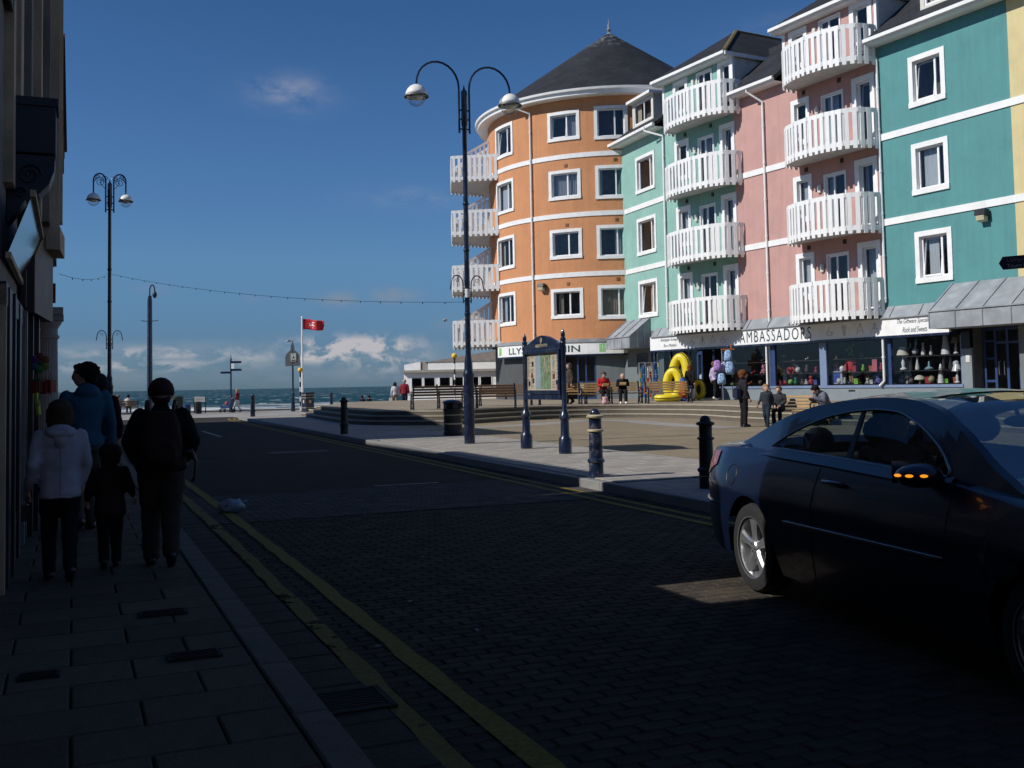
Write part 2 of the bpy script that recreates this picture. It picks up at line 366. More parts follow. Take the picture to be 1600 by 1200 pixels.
def paving_mat(name, c, w, h, c2, rot=RZ, mortar=.012, bump=.5, dirt=(.1, .1, .1)):
    m = bpy.data.materials.new(name); m.use_nodes = True; t = m.node_tree; b = t.nodes['Principled BSDF']; b.inputs['Roughness'].default_value = .9
    tc = N(t, 'ShaderNodeTexCoord'); mp = N(t, 'ShaderNodeMapping'); mp.inputs['Rotation'].default_value = (0, 0, -rot+pi/2); t.links.new(tc.outputs['Object'], mp.inputs[0])
    br = N(t, 'ShaderNodeTexBrick'); br.inputs['Scale'].default_value = 1; br.inputs['Brick Width'].default_value = w; br.inputs['Row Height'].default_value = h
    br.inputs['Mortar Size'].default_value = mortar; br.inputs['Mortar Smooth'].default_value = .3
    br.inputs['Color1'].default_value = (*c, 1); br.inputs['Color2'].default_value = (*c2, 1); br.inputs['Mortar'].default_value = (c[0]*.45, c[1]*.45, c[2]*.45, 1)
    t.links.new(mp.outputs[0], br.inputs['Vector'])
    n = N(t, 'ShaderNodeTexNoise'); n.inputs['Scale'].default_value = .45; n.inputs['Detail'].default_value = 9; n.inputs['Roughness'].default_value = .65; t.links.new(tc.outputs['Object'], n.inputs['Vector'])
    n2 = N(t, 'ShaderNodeTexNoise'); n2.inputs['Scale'].default_value = 14; n2.inputs['Detail'].default_value = 5; t.links.new(tc.outputs['Object'], n2.inputs['Vector'])
    c1 = MIX(t, 1, br.outputs[0], RAMP(t, n.outputs[0], [(.3, .78), (.65, 1.15)]), 'MULTIPLY')
    c1 = MIX(t, 1, c1, RAMP(t, n2.outputs[0], [(.3, .85), (.7, 1.12)]), 'MULTIPLY')
    vo = N(t, 'ShaderNodeTexVoronoi'); vo.inputs['Scale'].default_value = 1.3; t.links.new(tc.outputs['Object'], vo.inputs['Vector'])
    c1 = MIX(t, RAMP(t, vo.outputs['Distance'], [(.02, .55), (.05, 0)]), c1, (c[0]*.35, c[1]*.35, c[2]*.35))
    t.links.new(c1, b.inputs['Base Color'])
    bp = N(t, 'ShaderNodeBump'); bp.inputs['Strength'].default_value = bump; bp.inputs['Distance'].default_value = .01
    t.links.new(MA(t, 'MULTIPLY_ADD', br.outputs['Fac'], -1.0, n2.outputs[0]), bp.inputs['Height']); t.links.new(bp.outputs[0], b.inputs['Normal'])
    return m
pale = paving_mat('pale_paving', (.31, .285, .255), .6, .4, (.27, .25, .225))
buff = paving_mat('buff_paving', (.26, .208, .132), .21, .105, (.235, .185, .12), mortar=.006)
buff2 = paving_mat('platform_paving', (.30, .25, .18), .21, .105, (.265, .22, .16), mortar=.006)
slabfar = paving_mat('far_slabs', (.105, .087, .064), .62, .42, (.09, .075, .056))

# ------------------------------------------------------------------ ground, sea
mb = MB(); mb.quad(RT(-80, -90, -.06), RT(-80, 140, -.06), RT(70.4, 140, -.06), RT(70.4, -90, -.06)); st(obj('ground', mb, mat('ground_concrete', (.16, .15, .14), .95, var=.2)))
sheet('promenade', 56, 70.2, -50, 90, .0, paving_mat('promenade_paving', (.33, .31, .28), .6, .4, (.29, .27, .25)))
mb = MB()
for i in range(40): 
    a = RT(70.25, -50+i*3.5); 
mb = MB(); p = [RT(70.2, -50, -2.6), RT(70.2, 90, -2.6), RT(70.6, 90, -2.6), RT(70.6, -50, -2.6)]; mb.prism(p, (0, 0, 2.72)); st(obj('sea_wall', mb, conc))
mb = MB(); mb.quad(RT(70.6, -90, -1.7), RT(70.6, 140, -1.7), RT(110, 140, -3.2), RT(110, -90, -3.2)); st(obj('beach', mb, mat('wet_shingle', (.11, .10, .09), .8, var=.4, nscale=9, bump=.6)))
def sea_mat():
    m = bpy.data.materials.new('sea_water'); m.use_nodes = True; t = m.node_tree; b = t.nodes['Principled BSDF']
    b.inputs['Roughness'].default_value = .38; b.inputs['IOR'].default_value = 1.33; b.inputs['Specular IOR Level'].default_value = .12
    tc = N(t, 'ShaderNodeTexCoord'); mp = N(t, 'ShaderNodeMapping'); mp.inputs['Rotation'].default_value = (0, 0, -RZ+pi/2); t.links.new(tc.outputs['Object'], mp.inputs[0])
    def ns(sx, sy, det=6, ro=.6, w=0):
        q = N(t, 'ShaderNodeMapping'); q.inputs['Scale'].default_value = (sx, sy, 1); q.inputs['Location'].default_value = (w, w, 0); t.links.new(mp.outputs[0], q.inputs[0])
        n = N(t, 'ShaderNodeTexNoise'); n.inputs['Scale'].default_value = 1; n.inputs['Detail'].default_value = det; n.inputs['Roughness'].default_value = ro; t.links.new(q.outputs[0], n.inputs['Vector']); return n.outputs[0]
    a = ns(.02, .09); c = MIX(t, RAMP(t, a, [(.35, 0), (.65, 1)]), (.006, .034, .040), (.010, .050, .048))
    a2 = ns(.15, .5, 6, .6, 9); c = MIX(t, 1, c, RAMP(t, a2, [(.3, .6), (.7, 1.5)]), 'MULTIPLY')
    foam = RAMP(t, ns(.24, .10, 6, .62, 4), [(.60, 0), (.63, 1)])
    sx = N(t, 'ShaderNodeSeparateXYZ'); t.links.new(mp.outputs[0], sx.inputs[0])
    near = RAMP(t, MA(t, 'DIVIDE', sx.outputs[1], 400), [(.35, 1), (.78, 0)])
    surf = MA(t, 'MULTIPLY', RAMP(t, ns(.05, .22, 6, .6, 21), [(.44, 0), (.52, 1)]), RAMP(t, MA(t, 'DIVIDE', sx.outputs[1], 400), [(.2, 1), (.56, .95), (.70, 0)]))
    f = MA(t, 'MAXIMUM', MA(t, 'MULTIPLY', foam, .75), surf, clamp=True)
    c = MIX(t, f, c, (.62, .64, .64)); t.links.new(c, b.inputs['Base Color'])
    t.links.new(MA(t, 'MULTIPLY_ADD', f, .5, .38), b.inputs['Roughness'])
    bp = N(t, 'ShaderNodeBump'); bp.inputs['Strength'].default_value = .9; bp.inputs['Distance'].default_value = .5; t.links.new(ns(.6, 1.3, 5, .6, 2), bp.inputs['Height']); t.links.new(bp.outputs[0], b.inputs['Normal'])
    return m
mb = MB()
# sea with real wave relief near the shore, flat sheet further out
import mathutils.noise as mn
nx, ny = 150, 110; xs = [-160+i*420/nx for i in range(nx+1)]; ys = [84+(j/ny)**1.6*420 for j in range(ny+1)]
vs = []
for y in ys:
    for x in xs:
        p = RT(y, x, 0); h = mn.noise(Vector((x*.03, y*.13, 0)))*.42 + mn.noise(Vector((x*.12, y*.4, 5)))*.18
        e = min(1, (504-y)/60.0); vs.append((p.x, p.y, -2.5+h*e*min(1, (y-80)/20)))
mb.add(vs, [(j*(nx+1)+i, j*(nx+1)+i+1, (j+1)*(nx+1)+i+1, (j+1)*(nx+1)+i) for j in range(ny) for i in range(nx)])
mb.quad(RT(504, -160, -2.5), RT(504, 260, -2.5), RT(30000, 9000, -2.5), RT(30000, -9000, -2.5))
mb.poly([RT(84, 260, -2.5), RT(84, 5000, -2.5), RT(30000, 30000, -2.5), RT(30000, 9000, -2.5), RT(504, 260, -2.5)])
mb.poly([RT(84, -160, -2.5), RT(504, -160, -2.5), RT(30000, -9000, -2.5), RT(30000, -30000, -2.5), RT(84, -5000, -2.5)])
st(obj('sea', mb, sea_mat(), smooth=True))

# ------------------------------------------------------------------ road
road = sheet('road', 14.9, 57, 1.35, 8.0, .0, asphalt)
bed = sheet('block_road_bed', -40, 14.9, 1.35, 8.0, -.012, joint)
sheet('side_road', 50, 57, -50, 1.35, -.004, asphalt)
# block paving laid in running bond: the nearest 300 are pieces of their own
def block_mesh(l, w, h, m, c=.006):
    mb = MB(); a, b = l/2, w/2
    mb.add([(-a, -b, -.02), (a, -b, -.02), (a, b, -.02), (-a, b, -.02), (-a, -b, h-c), (a, -b, h-c), (a, b, h-c), (-a, b, h-c), (-a+c, -b+c, h), (a-c, -b+c, h), (a-c, b-c, h), (-a+c, b-c, h)],
           [(0, 1, 5, 4), (1, 2, 6, 5), (2, 3, 7, 6), (3, 0, 4, 7), (4, 5, 9, 8), (5, 6, 10, 9), (6, 7, 11, 10), (7, 4, 8, 11), (8, 9, 10, 11)])
    return mb
bm_a = [block_mesh(.192, .094, 0, None).mesh('block_paver', m_) for m_ in (brickc, brickd)]
cells = []
L, Wd = .2, .1
for j in range(int((11.9-2.2)/Wd)):
    s = 2.2+Wd*(j+.5)
    for i in range(int(6.65/L)+1):
        t = 1.36+L*(i+.5)+(.1 if j % 2 else 0)
        if t > 7.93: continue
        p = RT(s, t); 
        if abs(p.x) > p.y*.56+.3: continue
        cells.append((p.length, s, t))
cells.sort()
for d, s, t in cells[:300]:
    p = RT(s, t, random.uniform(-.002, .0015)); put('block_paver', random.choice(bm_a), bed, p, RZ-pi/2+random.gauss(0, .008), rot=(random.gauss(0, .006), random.gauss(0, .006), RZ-pi/2+random.gauss(0, .008)))
def many_blocks(name, lst, l, w, mats, parent=None):
    mb = MB(); src = block_mesh(l, w, 0, None)
    for (s, t) in lst:
        p = RT(s, t, random.uniform(-.002, .0015)); M_ = Matrix.Rotation(RZ-pi/2+random.gauss(0, .008), 3, 'Z'); k = random.randrange(len(mats)); tx, ty = random.gauss(0, .006), random.gauss(0, .006)
        mb.add([p+M_ @ Vector((v[0], v[1], v[2]+v[0]*tx+v[1]*ty)) for v in src.v[4:]], [(4-4, 5-4, 9-4, 8-4), (1, 2, 6, 5), (2, 3, 7, 6), (3, 0, 4, 7), (4, 5, 6, 7)], k)
    return st(obj(name, mb, mats, parent), 'stuff')
many_blocks('block_pavers_beyond', [(s, t) for d, s, t in cells[300:]], .192, .094, [brickc, brickd], bed)
lst = []
for j in range(30):
    s = 11.9+.1*(j+.5)
    for i in range(34):
        t = 1.36+.2*(i+.5)+(.1 if j % 2 else 0)
        if t < 7.93: lst.append((s, t))
many_blocks('crossing_setts', lst, .192, .094, [sett, mat('pale_setts_b', (.072, .067, .060), .92, var=.3, nscale=4, bump=.4, bscale=50, spec=.15)], bed)
def TKl(s): return 6.45+.022*s
# worn yellow lines
def worn(name, col, lo, hi, sc=7):
    m = bpy.data.materials.new(name); m.use_nodes = True; t = m.node_tree; b = t.nodes['Principled BSDF']; b.inputs['Roughness'].default_value = .9; b.inputs['Specular IOR Level'].default_value = .15
    tc = N(t, 'ShaderNodeTexCoord'); n = N(t, 'ShaderNodeTexNoise'); n.inputs['Scale'].default_value = sc; n.inputs['Detail'].default_value = 9; n.inputs['Roughness'].default_value = .7; t.links.new(tc.outputs['Object'], n.inputs['Vector'])
    n2 = N(t, 'ShaderNodeTexNoise'); n2.inputs['Scale'].default_value = 30; t.links.new(tc.outputs['Object'], n2.inputs['Vector'])
    t.links.new(MIX(t, 1, tuple(col), RAMP(t, n2.outputs[0], [(.3, .7), (.7, 1.1)]), 'MULTIPLY'), b.inputs['Base Color'])
    t.links.new(RAMP(t, n.outputs[0], [(lo, 0), (hi, 1)]), b.inputs['Alpha']); return m
yel = worn('worn_yellow_line', (.24, .18, .045), .30, .36, 2.5); yel2 = worn('patchy_yellow_line', (.20, .155, .048), .36, .43, 2.2); wht = worn('worn_white_line', (.35, .35, .34), .3, .36)
def line(name, pts, w, z, m, wob=.012):
    mb = MB(); P = catmull([Vector((*p, 0)) for p in pts], 14); L_ = []
    for i, p in enumerate(P):
        a = P[max(0, i-1)]; b = P[min(len(P)-1, i+1)]; d = (b-a).normalized(); n = Vector((-d.y, d.x, 0)); k = w/2+random.uniform(-wob, wob); k2 = w/2+random.uniform(-wob, wob)
        q1 = p+n*k; q2 = p-n*k2; L_.append((RT(q1.x, q1.y, z), RT(q2.x, q2.y, z)))
    for i in range(len(L_)-1): mb.quad(L_[i][0], L_[i][1], L_[i+1][1], L_[i+1][0])
    return st(obj(name, mb, m))
line('yellow_line', [(1, 1.70), (5, 1.72), (9, 1.74), (13, 1.74), (20, 1.7), (30, 1.68), (45, 1.7), (52, 1.3)], .115, .006, yel)
line('yellow_line', [(1, 1.40), (5, 1.41), (9, 1.44), (12, 1.45), (20, 1.42), (30, 1.42), (45, 1.42), (51.5, 1.0)], .11, .006, yel2)
line('yellow_line', [(2, TKl(2)-.3), (14, TKl(14)-.3), (30, TKl(30)-.3), (50, TKl(50)-.3), (55, TKl(55)+.3)], .10, .006, yel, .004)
line('yellow_line', [(2, TKl(2)-.55), (14, TKl(14)-.55), (30, TKl(30)-.55), (50, TKl(50)-.55), (55, TKl(55)+.05)], .10, .006, yel, .004)
line('centre_line', [(33.5, 4.35), (35.5, 4.35), (38.6, 4.35)], .12, .006, wht, .004)
line('crossing_edge_line', [(15.1, 4.2), (15.05, 5.2)], .10, .006, wht, .01)
line('road_patch', [(24.2, 4.2), (24.2, 5.6)], .8, .005, mat('patched_asphalt', (.05, .052, .058), .9, var=.2))

# left pavement
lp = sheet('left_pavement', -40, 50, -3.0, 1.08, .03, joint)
st(sheet('far_left_pavement', 24, 50, -3.0, 1.06, .048, slabfar))
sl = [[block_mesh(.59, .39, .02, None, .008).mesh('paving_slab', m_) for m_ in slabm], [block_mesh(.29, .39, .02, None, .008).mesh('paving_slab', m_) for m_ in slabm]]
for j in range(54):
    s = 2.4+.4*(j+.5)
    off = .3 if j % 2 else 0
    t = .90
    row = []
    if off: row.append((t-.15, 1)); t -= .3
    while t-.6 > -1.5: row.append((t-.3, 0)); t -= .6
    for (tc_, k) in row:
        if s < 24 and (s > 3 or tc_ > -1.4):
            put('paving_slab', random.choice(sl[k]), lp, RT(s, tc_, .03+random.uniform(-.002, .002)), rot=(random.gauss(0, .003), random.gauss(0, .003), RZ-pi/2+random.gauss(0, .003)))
ks = block_mesh(.895, .165, .055, None, .01).mesh('kerb_stone', kerbm)
for j in range(36): put('kerb_stone', ks, lp, RT(1.5+.9*j, .99, .0), rz=RZ)
cs = block_mesh(.30, .27, .018, None, .008).mesh('channel_block', channel)
lpc = sheet('gutter_bed', -40, 50, 1.075, 1.36, -.011, joint)
for j in range(70): put('channel_block', cs, lpc, RT(2.2+.31*j, 1.22, -.008+random.uniform(-.002, .002)), rz=RZ)
mb = MB(); mb.quad(RT(24, 1.08, .004), RT(24, 1.36, .004), RT(50, 1.36, .004), RT(50, 1.08, .004)); st(obj('far_gutter', mb, channel))
# dark banding rows and little iron covers in the pavement
iron = mat('cast_iron', (.020, .019, .018), .8, metal=0, var=.3, spec=.2)
def cover(s, t, w, l, label, name='utility_cover', z=.056):
    o = MB(); o.box((0, 0, 0), (w, l, .012)); 
    for i in range(5): o.box((0, -l/2+l*(i+.5)/5, .008), (w*.84, l*.07, .006))
    c = obj(name, o, iron, None, world=False); c.location = RT(s, t, z); c.rotation_euler = (0, 0, RZ-pi/2); return tag(c, label, 'utility cover')
cover(7.1, .55, .30, .16, 'small iron cover let into the pavement slabs nearer the child and man')
cover(5.85, -.15, .2, .12, 'smallest dark iron cover in the middle of the left pavement')
cover(5.9, .62, .28, .16, 'iron cover close to the pale kerb stones opposite the road drain')
# road drain grating
t_ = thing('drain_grating', 'square iron drain grating in the gutter beside the double yellow lines', 'drain', RT(4.85, 1.23, .008), RZ-pi/2)
o = MB(); o.box((0, .16, 0), (.34, .03, .03)); o.box((0, -.16, 0), (.34, .03, .03)); o.box((.155, 0, 0), (.03, .30, .03)); o.box((-.155, 0, 0), (.03, .30, .03)); obj('frame', o, iron, t_, world=False)
bar = MB().box((0, 0, 0), (.28, .018, .02)).mesh('bar', iron)
for i in range(8): put('bar', bar, t_, (0, -.12+i*.035, .002))
o = MB(); o.box((0, 0, -.012), (.3, .3, .006)); obj('pit', o, joint, t_, world=False)

# ------------------------------------------------------------------ right pavement, plaza, steps, platform
PZ = .12; TZ = .61
def flat_poly(name, pts, z, m, side=None):
    from mathutils.geometry import tessellate_polygon
    P = [Vector((p[0], p[1], z)) for p in pts]; tri = tessellate_polygon([P]); mb = MB()
    fs = []
    for a, b, c in tri:
        nrm = (P[b]-P[a]).cross(P[c]-P[a]); fs.append((a, b, c) if nrm.z > 0 else (a, c, b))
    mb.add(P, fs)
    if side is not None:
        n = len(P)
        for i in range(n):
            a, b = P[i], P[(i+1) % n]; mb.quad(a, b, Vector((b.x, b.y, side)), Vector((a.x, a.y, side)))
    return st(obj(name, mb, m))
def TK(s): return 6.45+.022*s
def sheet2(name, s0, s1, f0, f1, z, m):
    mb = MB(); mb.quad(RT(s0, f0(s0), z), RT(s0, f1(s0), z), RT(s1, f1(s1), z), RT(s1, f0(s1), z)); return st(obj(name, mb, m))
sheet2('right_pavement', -40, 52, lambda s: TK(s)+.14, lambda s: 9.9+.012*s, PZ, pale)
sheet2('plaza', -40, 52, lambda s: 9.9+.012*s, lambda s: 60, PZ, buff)
kb = block_mesh(.895, .148, PZ+.004, None, .012).mesh('kerb_stone', mat('granite_kerb', (.22, .215, .21), .85, var=.15, bump=.3))
kbb = sheet2('kerb_bed', -40, 52, lambda s: TK(s), lambda s: TK(s)+.16, .001, joint)
for j in range(58): put('kerb_stone', kb, kbb, RT(.5+.9*j, TK(.5+.9*j)+.07, .0), rz=RZ-.022)
STEP = [G(471, 650, PZ), G(515, 658, PZ), G(560, 663.5, PZ), G(630, 664.2, PZ), G(700, 664, PZ), G(740, 662, PZ), G(790, 658.5, PZ), G(850, 655, PZ), G(925, 653, PZ), G(1000, 652.5, PZ), G(1085, 654, PZ), G(1153, 658.5, PZ), G(1220, 662, PZ), G(1310, 664, PZ), Vector((11.2, 27, PZ)), Vector((12.2, 22, PZ)), Vector((13.5, 16, PZ))]
SC = catmull([Vector((p.x, p.y, 0)) for p in STEP], 8)
def off_curve(C, d):
    out = []
    for i, p in enumerate(C):
        a = C[max(0, i-2)]; b = C[min(len(C)-1, i+2)]; t = (b-a).normalized(); out.append(p+Vector((-t.y, t.x, 0))*d)
    return out
stepm = mat('step_stone', (.12, .10, .075), .9, var=.15, nscale=3, bump=.4, dirt=(.10, .095, .08, .6), dirt_scale=2)
nose = mat('step_nosing', (.34, .30, .23), .85, var=.12)
stp = bpy.data.objects.new('steps', None); COL.objects.link(stp); st(stp)
H = (TZ-PZ)/3
for k in range(3):
    a = off_curve(SC, .36*k); b = off_curve(SC, .36*(k+1)+.02); z0 = PZ+H*k; z1 = PZ+H*(k+1); mb = MB()
    up = lambda p, z: Vector((p.x, p.y, z))
    for i in range(len(a)-1):
        mb.quad(up(a[i], z0-.01), up(a[i+1], z0-.01), up(a[i+1], z1-.045), up(a[i], z1-.045), 0)
        c = off_curve(SC, .36*k-.018)
    c = off_curve(SC, .36*k-.018); e = off_curve(SC, .36*k+.06)
    for i in range(len(a)-1):
        mb.quad(up(c[i], z1-.045), up(c[i+1], z1-.045), up(c[i+1], z1), up(c[i], z1), 1)
        mb.quad(up(c[i], z1), up(c[i+1], z1), up(e[i+1], z1), up(e[i], z1), 1)
        mb.quad(up(a[i], z1-.045), up(a[i+1], z1-.045), up(c[i+1], z1-.045), up(c[i], z1-.045), 1)
        if k < 2: mb.quad(up(e[i], z1), up(e[i+1], z1), up(b[i+1], z1), up(b[i], z1), 0)
    obj('step', mb, [stepm, nose], stp)
top = off_curve(SC, .36*2+.06)
far = [Vector((40, 14, 0)), Vector((40, 60, 0)), Vector((10, 72, 0)), Vector((-2, 66, 0)), Vector((-9.3, 62, 0))]
flat_poly('upper_plaza', [(p.x, p.y) for p in top]+[(p.x, p.y) for p in far], TZ-.002, buff2, side=-.05)
# slabs of the pale pavement near enough to tell apart
rpb = sheet2('slab_bed', 12.4, 25.5, lambda s: TK(s)+.15, lambda s: TK(s)+.15+3.02, PZ+.004, joint); ps = [block_mesh(.592, .392, .012, None, .008).mesh('paving_slab', mat('pale_slab_'+k_, c_, .9, var=.10, nscale=3, bump=.3, dirt=(.16, .15, .13, .6), dirt_scale=2)) for k_, c_ in (('a', (.30, .275, .245)), ('b', (.27, .25, .225)), ('c', (.325, .295, .26)))]
ph = [block_mesh(.292, .392, .012, None, .008).mesh('paving_slab', q_.materials[0]) for q_ in ps]
for j in range(32):
    s = 12.6+.4*j
    for i in range(5):
        t = TK(s)+.45+.6*i+(.3 if j % 2 else 0)
        if j % 2 and i == 0: put('paving_slab', random.choice(ph), rpb, RT(s, TK(s)+.30, PZ+.004), rz=RZ-pi/2-.022)
        if j % 2 and i == 4: t -= .15; put('paving_slab', random.choice(ph), rpb, RT(s, t, PZ+.004), rz=RZ-pi/2-.022); continue
        put('paving_slab', random.choice(ps), rpb, RT(s, t, PZ+.004+random.uniform(-.0015, .0015)), rz=RZ-pi/2-.022)
# grey ring of paving that follows the steps
a = off_curve(SC, -3.3)[24:-30]; b = off_curve(SC, -2.2)[24:-30]; mb = MB()
for i in range(len(a)-1): mb.quad(Vector((a[i].x, a[i].y, PZ+.004)), Vector((a[i+1].x, a[i+1].y, PZ+.004)), Vector((b[i+1].x, b[i+1].y, PZ+.004)), Vector((b[i].x, b[i].y, PZ+.004)))
st(obj('paving_band', mb, paving_mat('grey_band', (.30, .285, .26), .21, .105, (.27, .26, .24), mortar=.006)))
# ------------------------------------------------------------------ buildings on the square
def slate_mat(name, mode):
    m = bpy.data.materials.new(name); m.use_nodes = True; t = m.node_tree; b = t.nodes['Principled BSDF']; b.inputs['Roughness'].default_value = .8; b.inputs['Specular IOR Level'].default_value = .3
    tc = N(t, 'ShaderNodeTexCoord'); sp = N(t, 'ShaderNodeSeparateXYZ'); t.links.new(tc.outputs['Object'], sp.inputs[0]); x, y, z = sp.outputs; cb = N(t, 'ShaderNodeCombineXYZ')
    if mode == 'cone': u = MA(t, 'MULTIPLY', MA(t, 'ARCTAN2', y, x), 7.0)
    else: u = MA(t, 'ADD', MA(t, 'MULTIPLY', x, .479), MA(t, 'MULTIPLY', y, -.878))
    t.links.new(u, cb.inputs[0]); t.links.new(MA(t, 'MULTIPLY', z, 1.4), cb.inputs[1])
    br = N(t, 'ShaderNodeTexBrick'); br.inputs['Scale'].default_value = 1; br.inputs['Brick Width'].default_value = .3; br.inputs['Row Height'].default_value = .2; br.inputs['Mortar Size'].default_value = .012
    br.inputs['Color1'].default_value = (.018, .020, .025, 1); br.inputs['Color2'].default_value = (.026, .028, .034, 1); br.inputs['Mortar'].default_value = (.012, .013, .015, 1); t.links.new(cb.outputs[0], br.inputs['Vector'])
    n = N(t, 'ShaderNodeTexNoise'); n.inputs['Scale'].default_value = .8; n.inputs['Detail'].default_value = 8; t.links.new(tc.outputs['Object'], n.inputs['Vector'])
    c = MIX(t, 1, br.outputs[0], RAMP(t, n.outputs[0], [(.3, .7), (.7, 1.35)]), 'MULTIPLY'); 
    if mode == 'cone':
        st_ = MA(t, 'MULTIPLY', RAMP(t, MA(t, 'DIVIDE', MA(t, 'SUBTRACT', z, 21.3), 1.6), [(0, 0), (1, .7)]), RAMP(t, N2(t, tc, 3.5), [(.5, 0), (.62, 1)]))
        c = MIX(t, st_, c, (.30, .33, .33))
    t.links.new(c, b.inputs['Base Color'])
    bp = N(t, 'ShaderNodeBump'); bp.inputs['Strength'].default_value = .6; bp.inputs['Distance'].default_value = .012; t.links.new(MA(t, 'MULTIPLY', br.outputs['Fac'], -1), bp.inputs['Height']); t.links.new(bp.outputs[0], b.inputs['Normal'])
    return m
def N2(t, tc, s):
    n = N(t, 'ShaderNodeTexNoise'); n.inputs['Scale'].default_value = s; n.inputs['Detail'].default_value = 7; t.links.new(tc.outputs['Object'], n.inputs['Vector']); return n.outputs[0]
slate_cone = slate_mat('slate_cone', 'cone'); slate_roof = slate_mat('slate_pitch', 'flat')
lichen = mat('lichen_ridge', (.16, .12, .045), .9, var=.4, nscale=6)
off = mat('cream_trim', (.62, .60, .54), .6, var=.06)

def window(F, par, u0, u1, z0, z1, sur=.17, split=.62, tilt=0, cur=None, door=False, name='window', rd=.17):
    """outer size of the white surround in; returns the hole"""
    mb = MB(); s = sur
    h = (u0+s, u1-s, z0+(s if not door else .02), z1-s)
    # surround, standing 35 mm proud of the render, with a thicker sill
    fbox(mb, F, u0, u0+s, z0, z1, -.04, .0); fbox(mb, F, u1-s, u1, z0, z1, -.04, 0); fbox(mb, F, u0+s, u1-s, z1-s, z1, -.04, 0)
    if not door: fbox(mb, F, u0-.01, u1+.01, z0-.003, z0+s, -.065, 0)
    a, b, c, d = h
    mb.quad(F.M(a, c, 0), F.M(a, d, 0), F.M(a, d, rd), F.M(a, c, rd)); mb.quad(F.M(b, c, 0), F.M(b, c, rd), F.M(b, d, rd), F.M(b, d, 0))
    mb.quad(F.M(a, d, 0), F.M(b, d, 0), F.M(b, d, rd), F.M(a, d, rd)); mb.quad(F.M(a, c, 0), F.M(a, c, rd), F.M(b, c, rd), F.M(b, c, 0))
    w = obj(name, mb, white, par)
    fr = MB(); f = .065; D0 = rd-.06; D1 = rd
    fbox(fr, F, a, a+f, c, d, D0, D1, 0); fbox(fr, F, b-f, b, c, d, D0, D1, 0); fbox(fr, F, a+f, b-f, c, c+f, D0, D1, 0); fbox(fr, F, a+f, b-f, d-f, d, D0, D1, 0)
    um = a+(b-a)*split if split else None
    if um: fbox(fr, F, um-.04, um+.04, c+f, d-f, D0, D1, 0)
    if tilt:
        ub = (um-.05) if um else b-f-.01; q = .05; k = .16
        P = [F.M(a+f+.01, c+f+.01, D0-.01), F.M(ub, c+f+.01, D0-.01), F.M(ub, d-f-.02, D0+k), F.M(a+f+.01, d-f-.02, D0+k)]
        for i in range(4): fr.beam(P[i], P[(i+1) % 4], q, q, up=F.n if not F.curved else (0, -1, 0))
    obj('frame', fr, pvc, w)
    p = MB(); 
    if um: p.quad(F.M(a+f, c+f, rd-.03), F.M(um-.04, c+f, rd-.03), F.M(um-.04, d-f, rd-.03), F.M(a+f, d-f, rd-.03)); obj('pane', p, wglass, w); p = MB(); p.quad(F.M(um+.04, c+f, rd-.03), F.M(b-f, c+f, rd-.03), F.M(b-f, d-f, rd-.03), F.M(um+.04, d-f, rd-.03)); obj('pane', p, wglass, w)
    else: p.quad(F.M(a+f, c+f, rd-.03), F.M(b-f, c+f, rd-.03), F.M(b-f, d-f, rd-.03), F.M(a+f, d-f, rd-.03)); obj('pane', p, wglass, w)
    r = MB(); e = .9; x0, x1, y0, y1 = a-.04, b+.04, c-.04, d+.04
    r.quad(F.M(x0, y0, e), F.M(x1, y0, e), F.M(x1, y1, e), F.M(x0, y1, e)); r.quad(F.M(a, y0, rd), F.M(x0, y0, e), F.M(x0, y1, e), F.M(a, y1, rd)); r.quad(F.M(b, y0, rd), F.M(b, y1, rd), F.M(x1, y1, e), F.M(x1, y0, e))
    r.quad(F.M(a, d, rd), F.M(x0, y1, e), F.M(x1, y1, e), F.M(b, d, rd)); r.quad(F.M(a, c, rd), F.M(b, c, rd), F.M(x1, y0, e), F.M(x0, y0, e))
    obj('room', r, room, w)
    if cur:
        k = MB(); mt, parts = cur
        for (p0, p1) in parts:
            x0 = a+(b-a)*p0; x1 = a+(b-a)*p1; n = max(3, int((x1-x0)/.05)); L_ = [(x0+(x1-x0)*i/n, rd+.12+(.025 if i % 2 else 0)+random.uniform(0, .012)) for i in range(n+1)]
            for i in range(n): k.quad(F.M(L_[i][0], c, L_[i][1]), F.M(L_[i+1][0], c, L_[i+1][1]), F.M(L_[i+1][0], d, L_[i+1][1]), F.M(L_[i][0], d, L_[i][1]))
        obj('curtain', k, mt, w, smooth=True)
    return h
CURS = [None, (curt, [(0, 1)]), (curt, [(0, .25), (.8, 1)]), (curt2, [(0, .18), (.82, 1)]), (curt, [(.05, .6)]), None, (curt2, [(0, .3)])]
PW = .155; PICK = {}
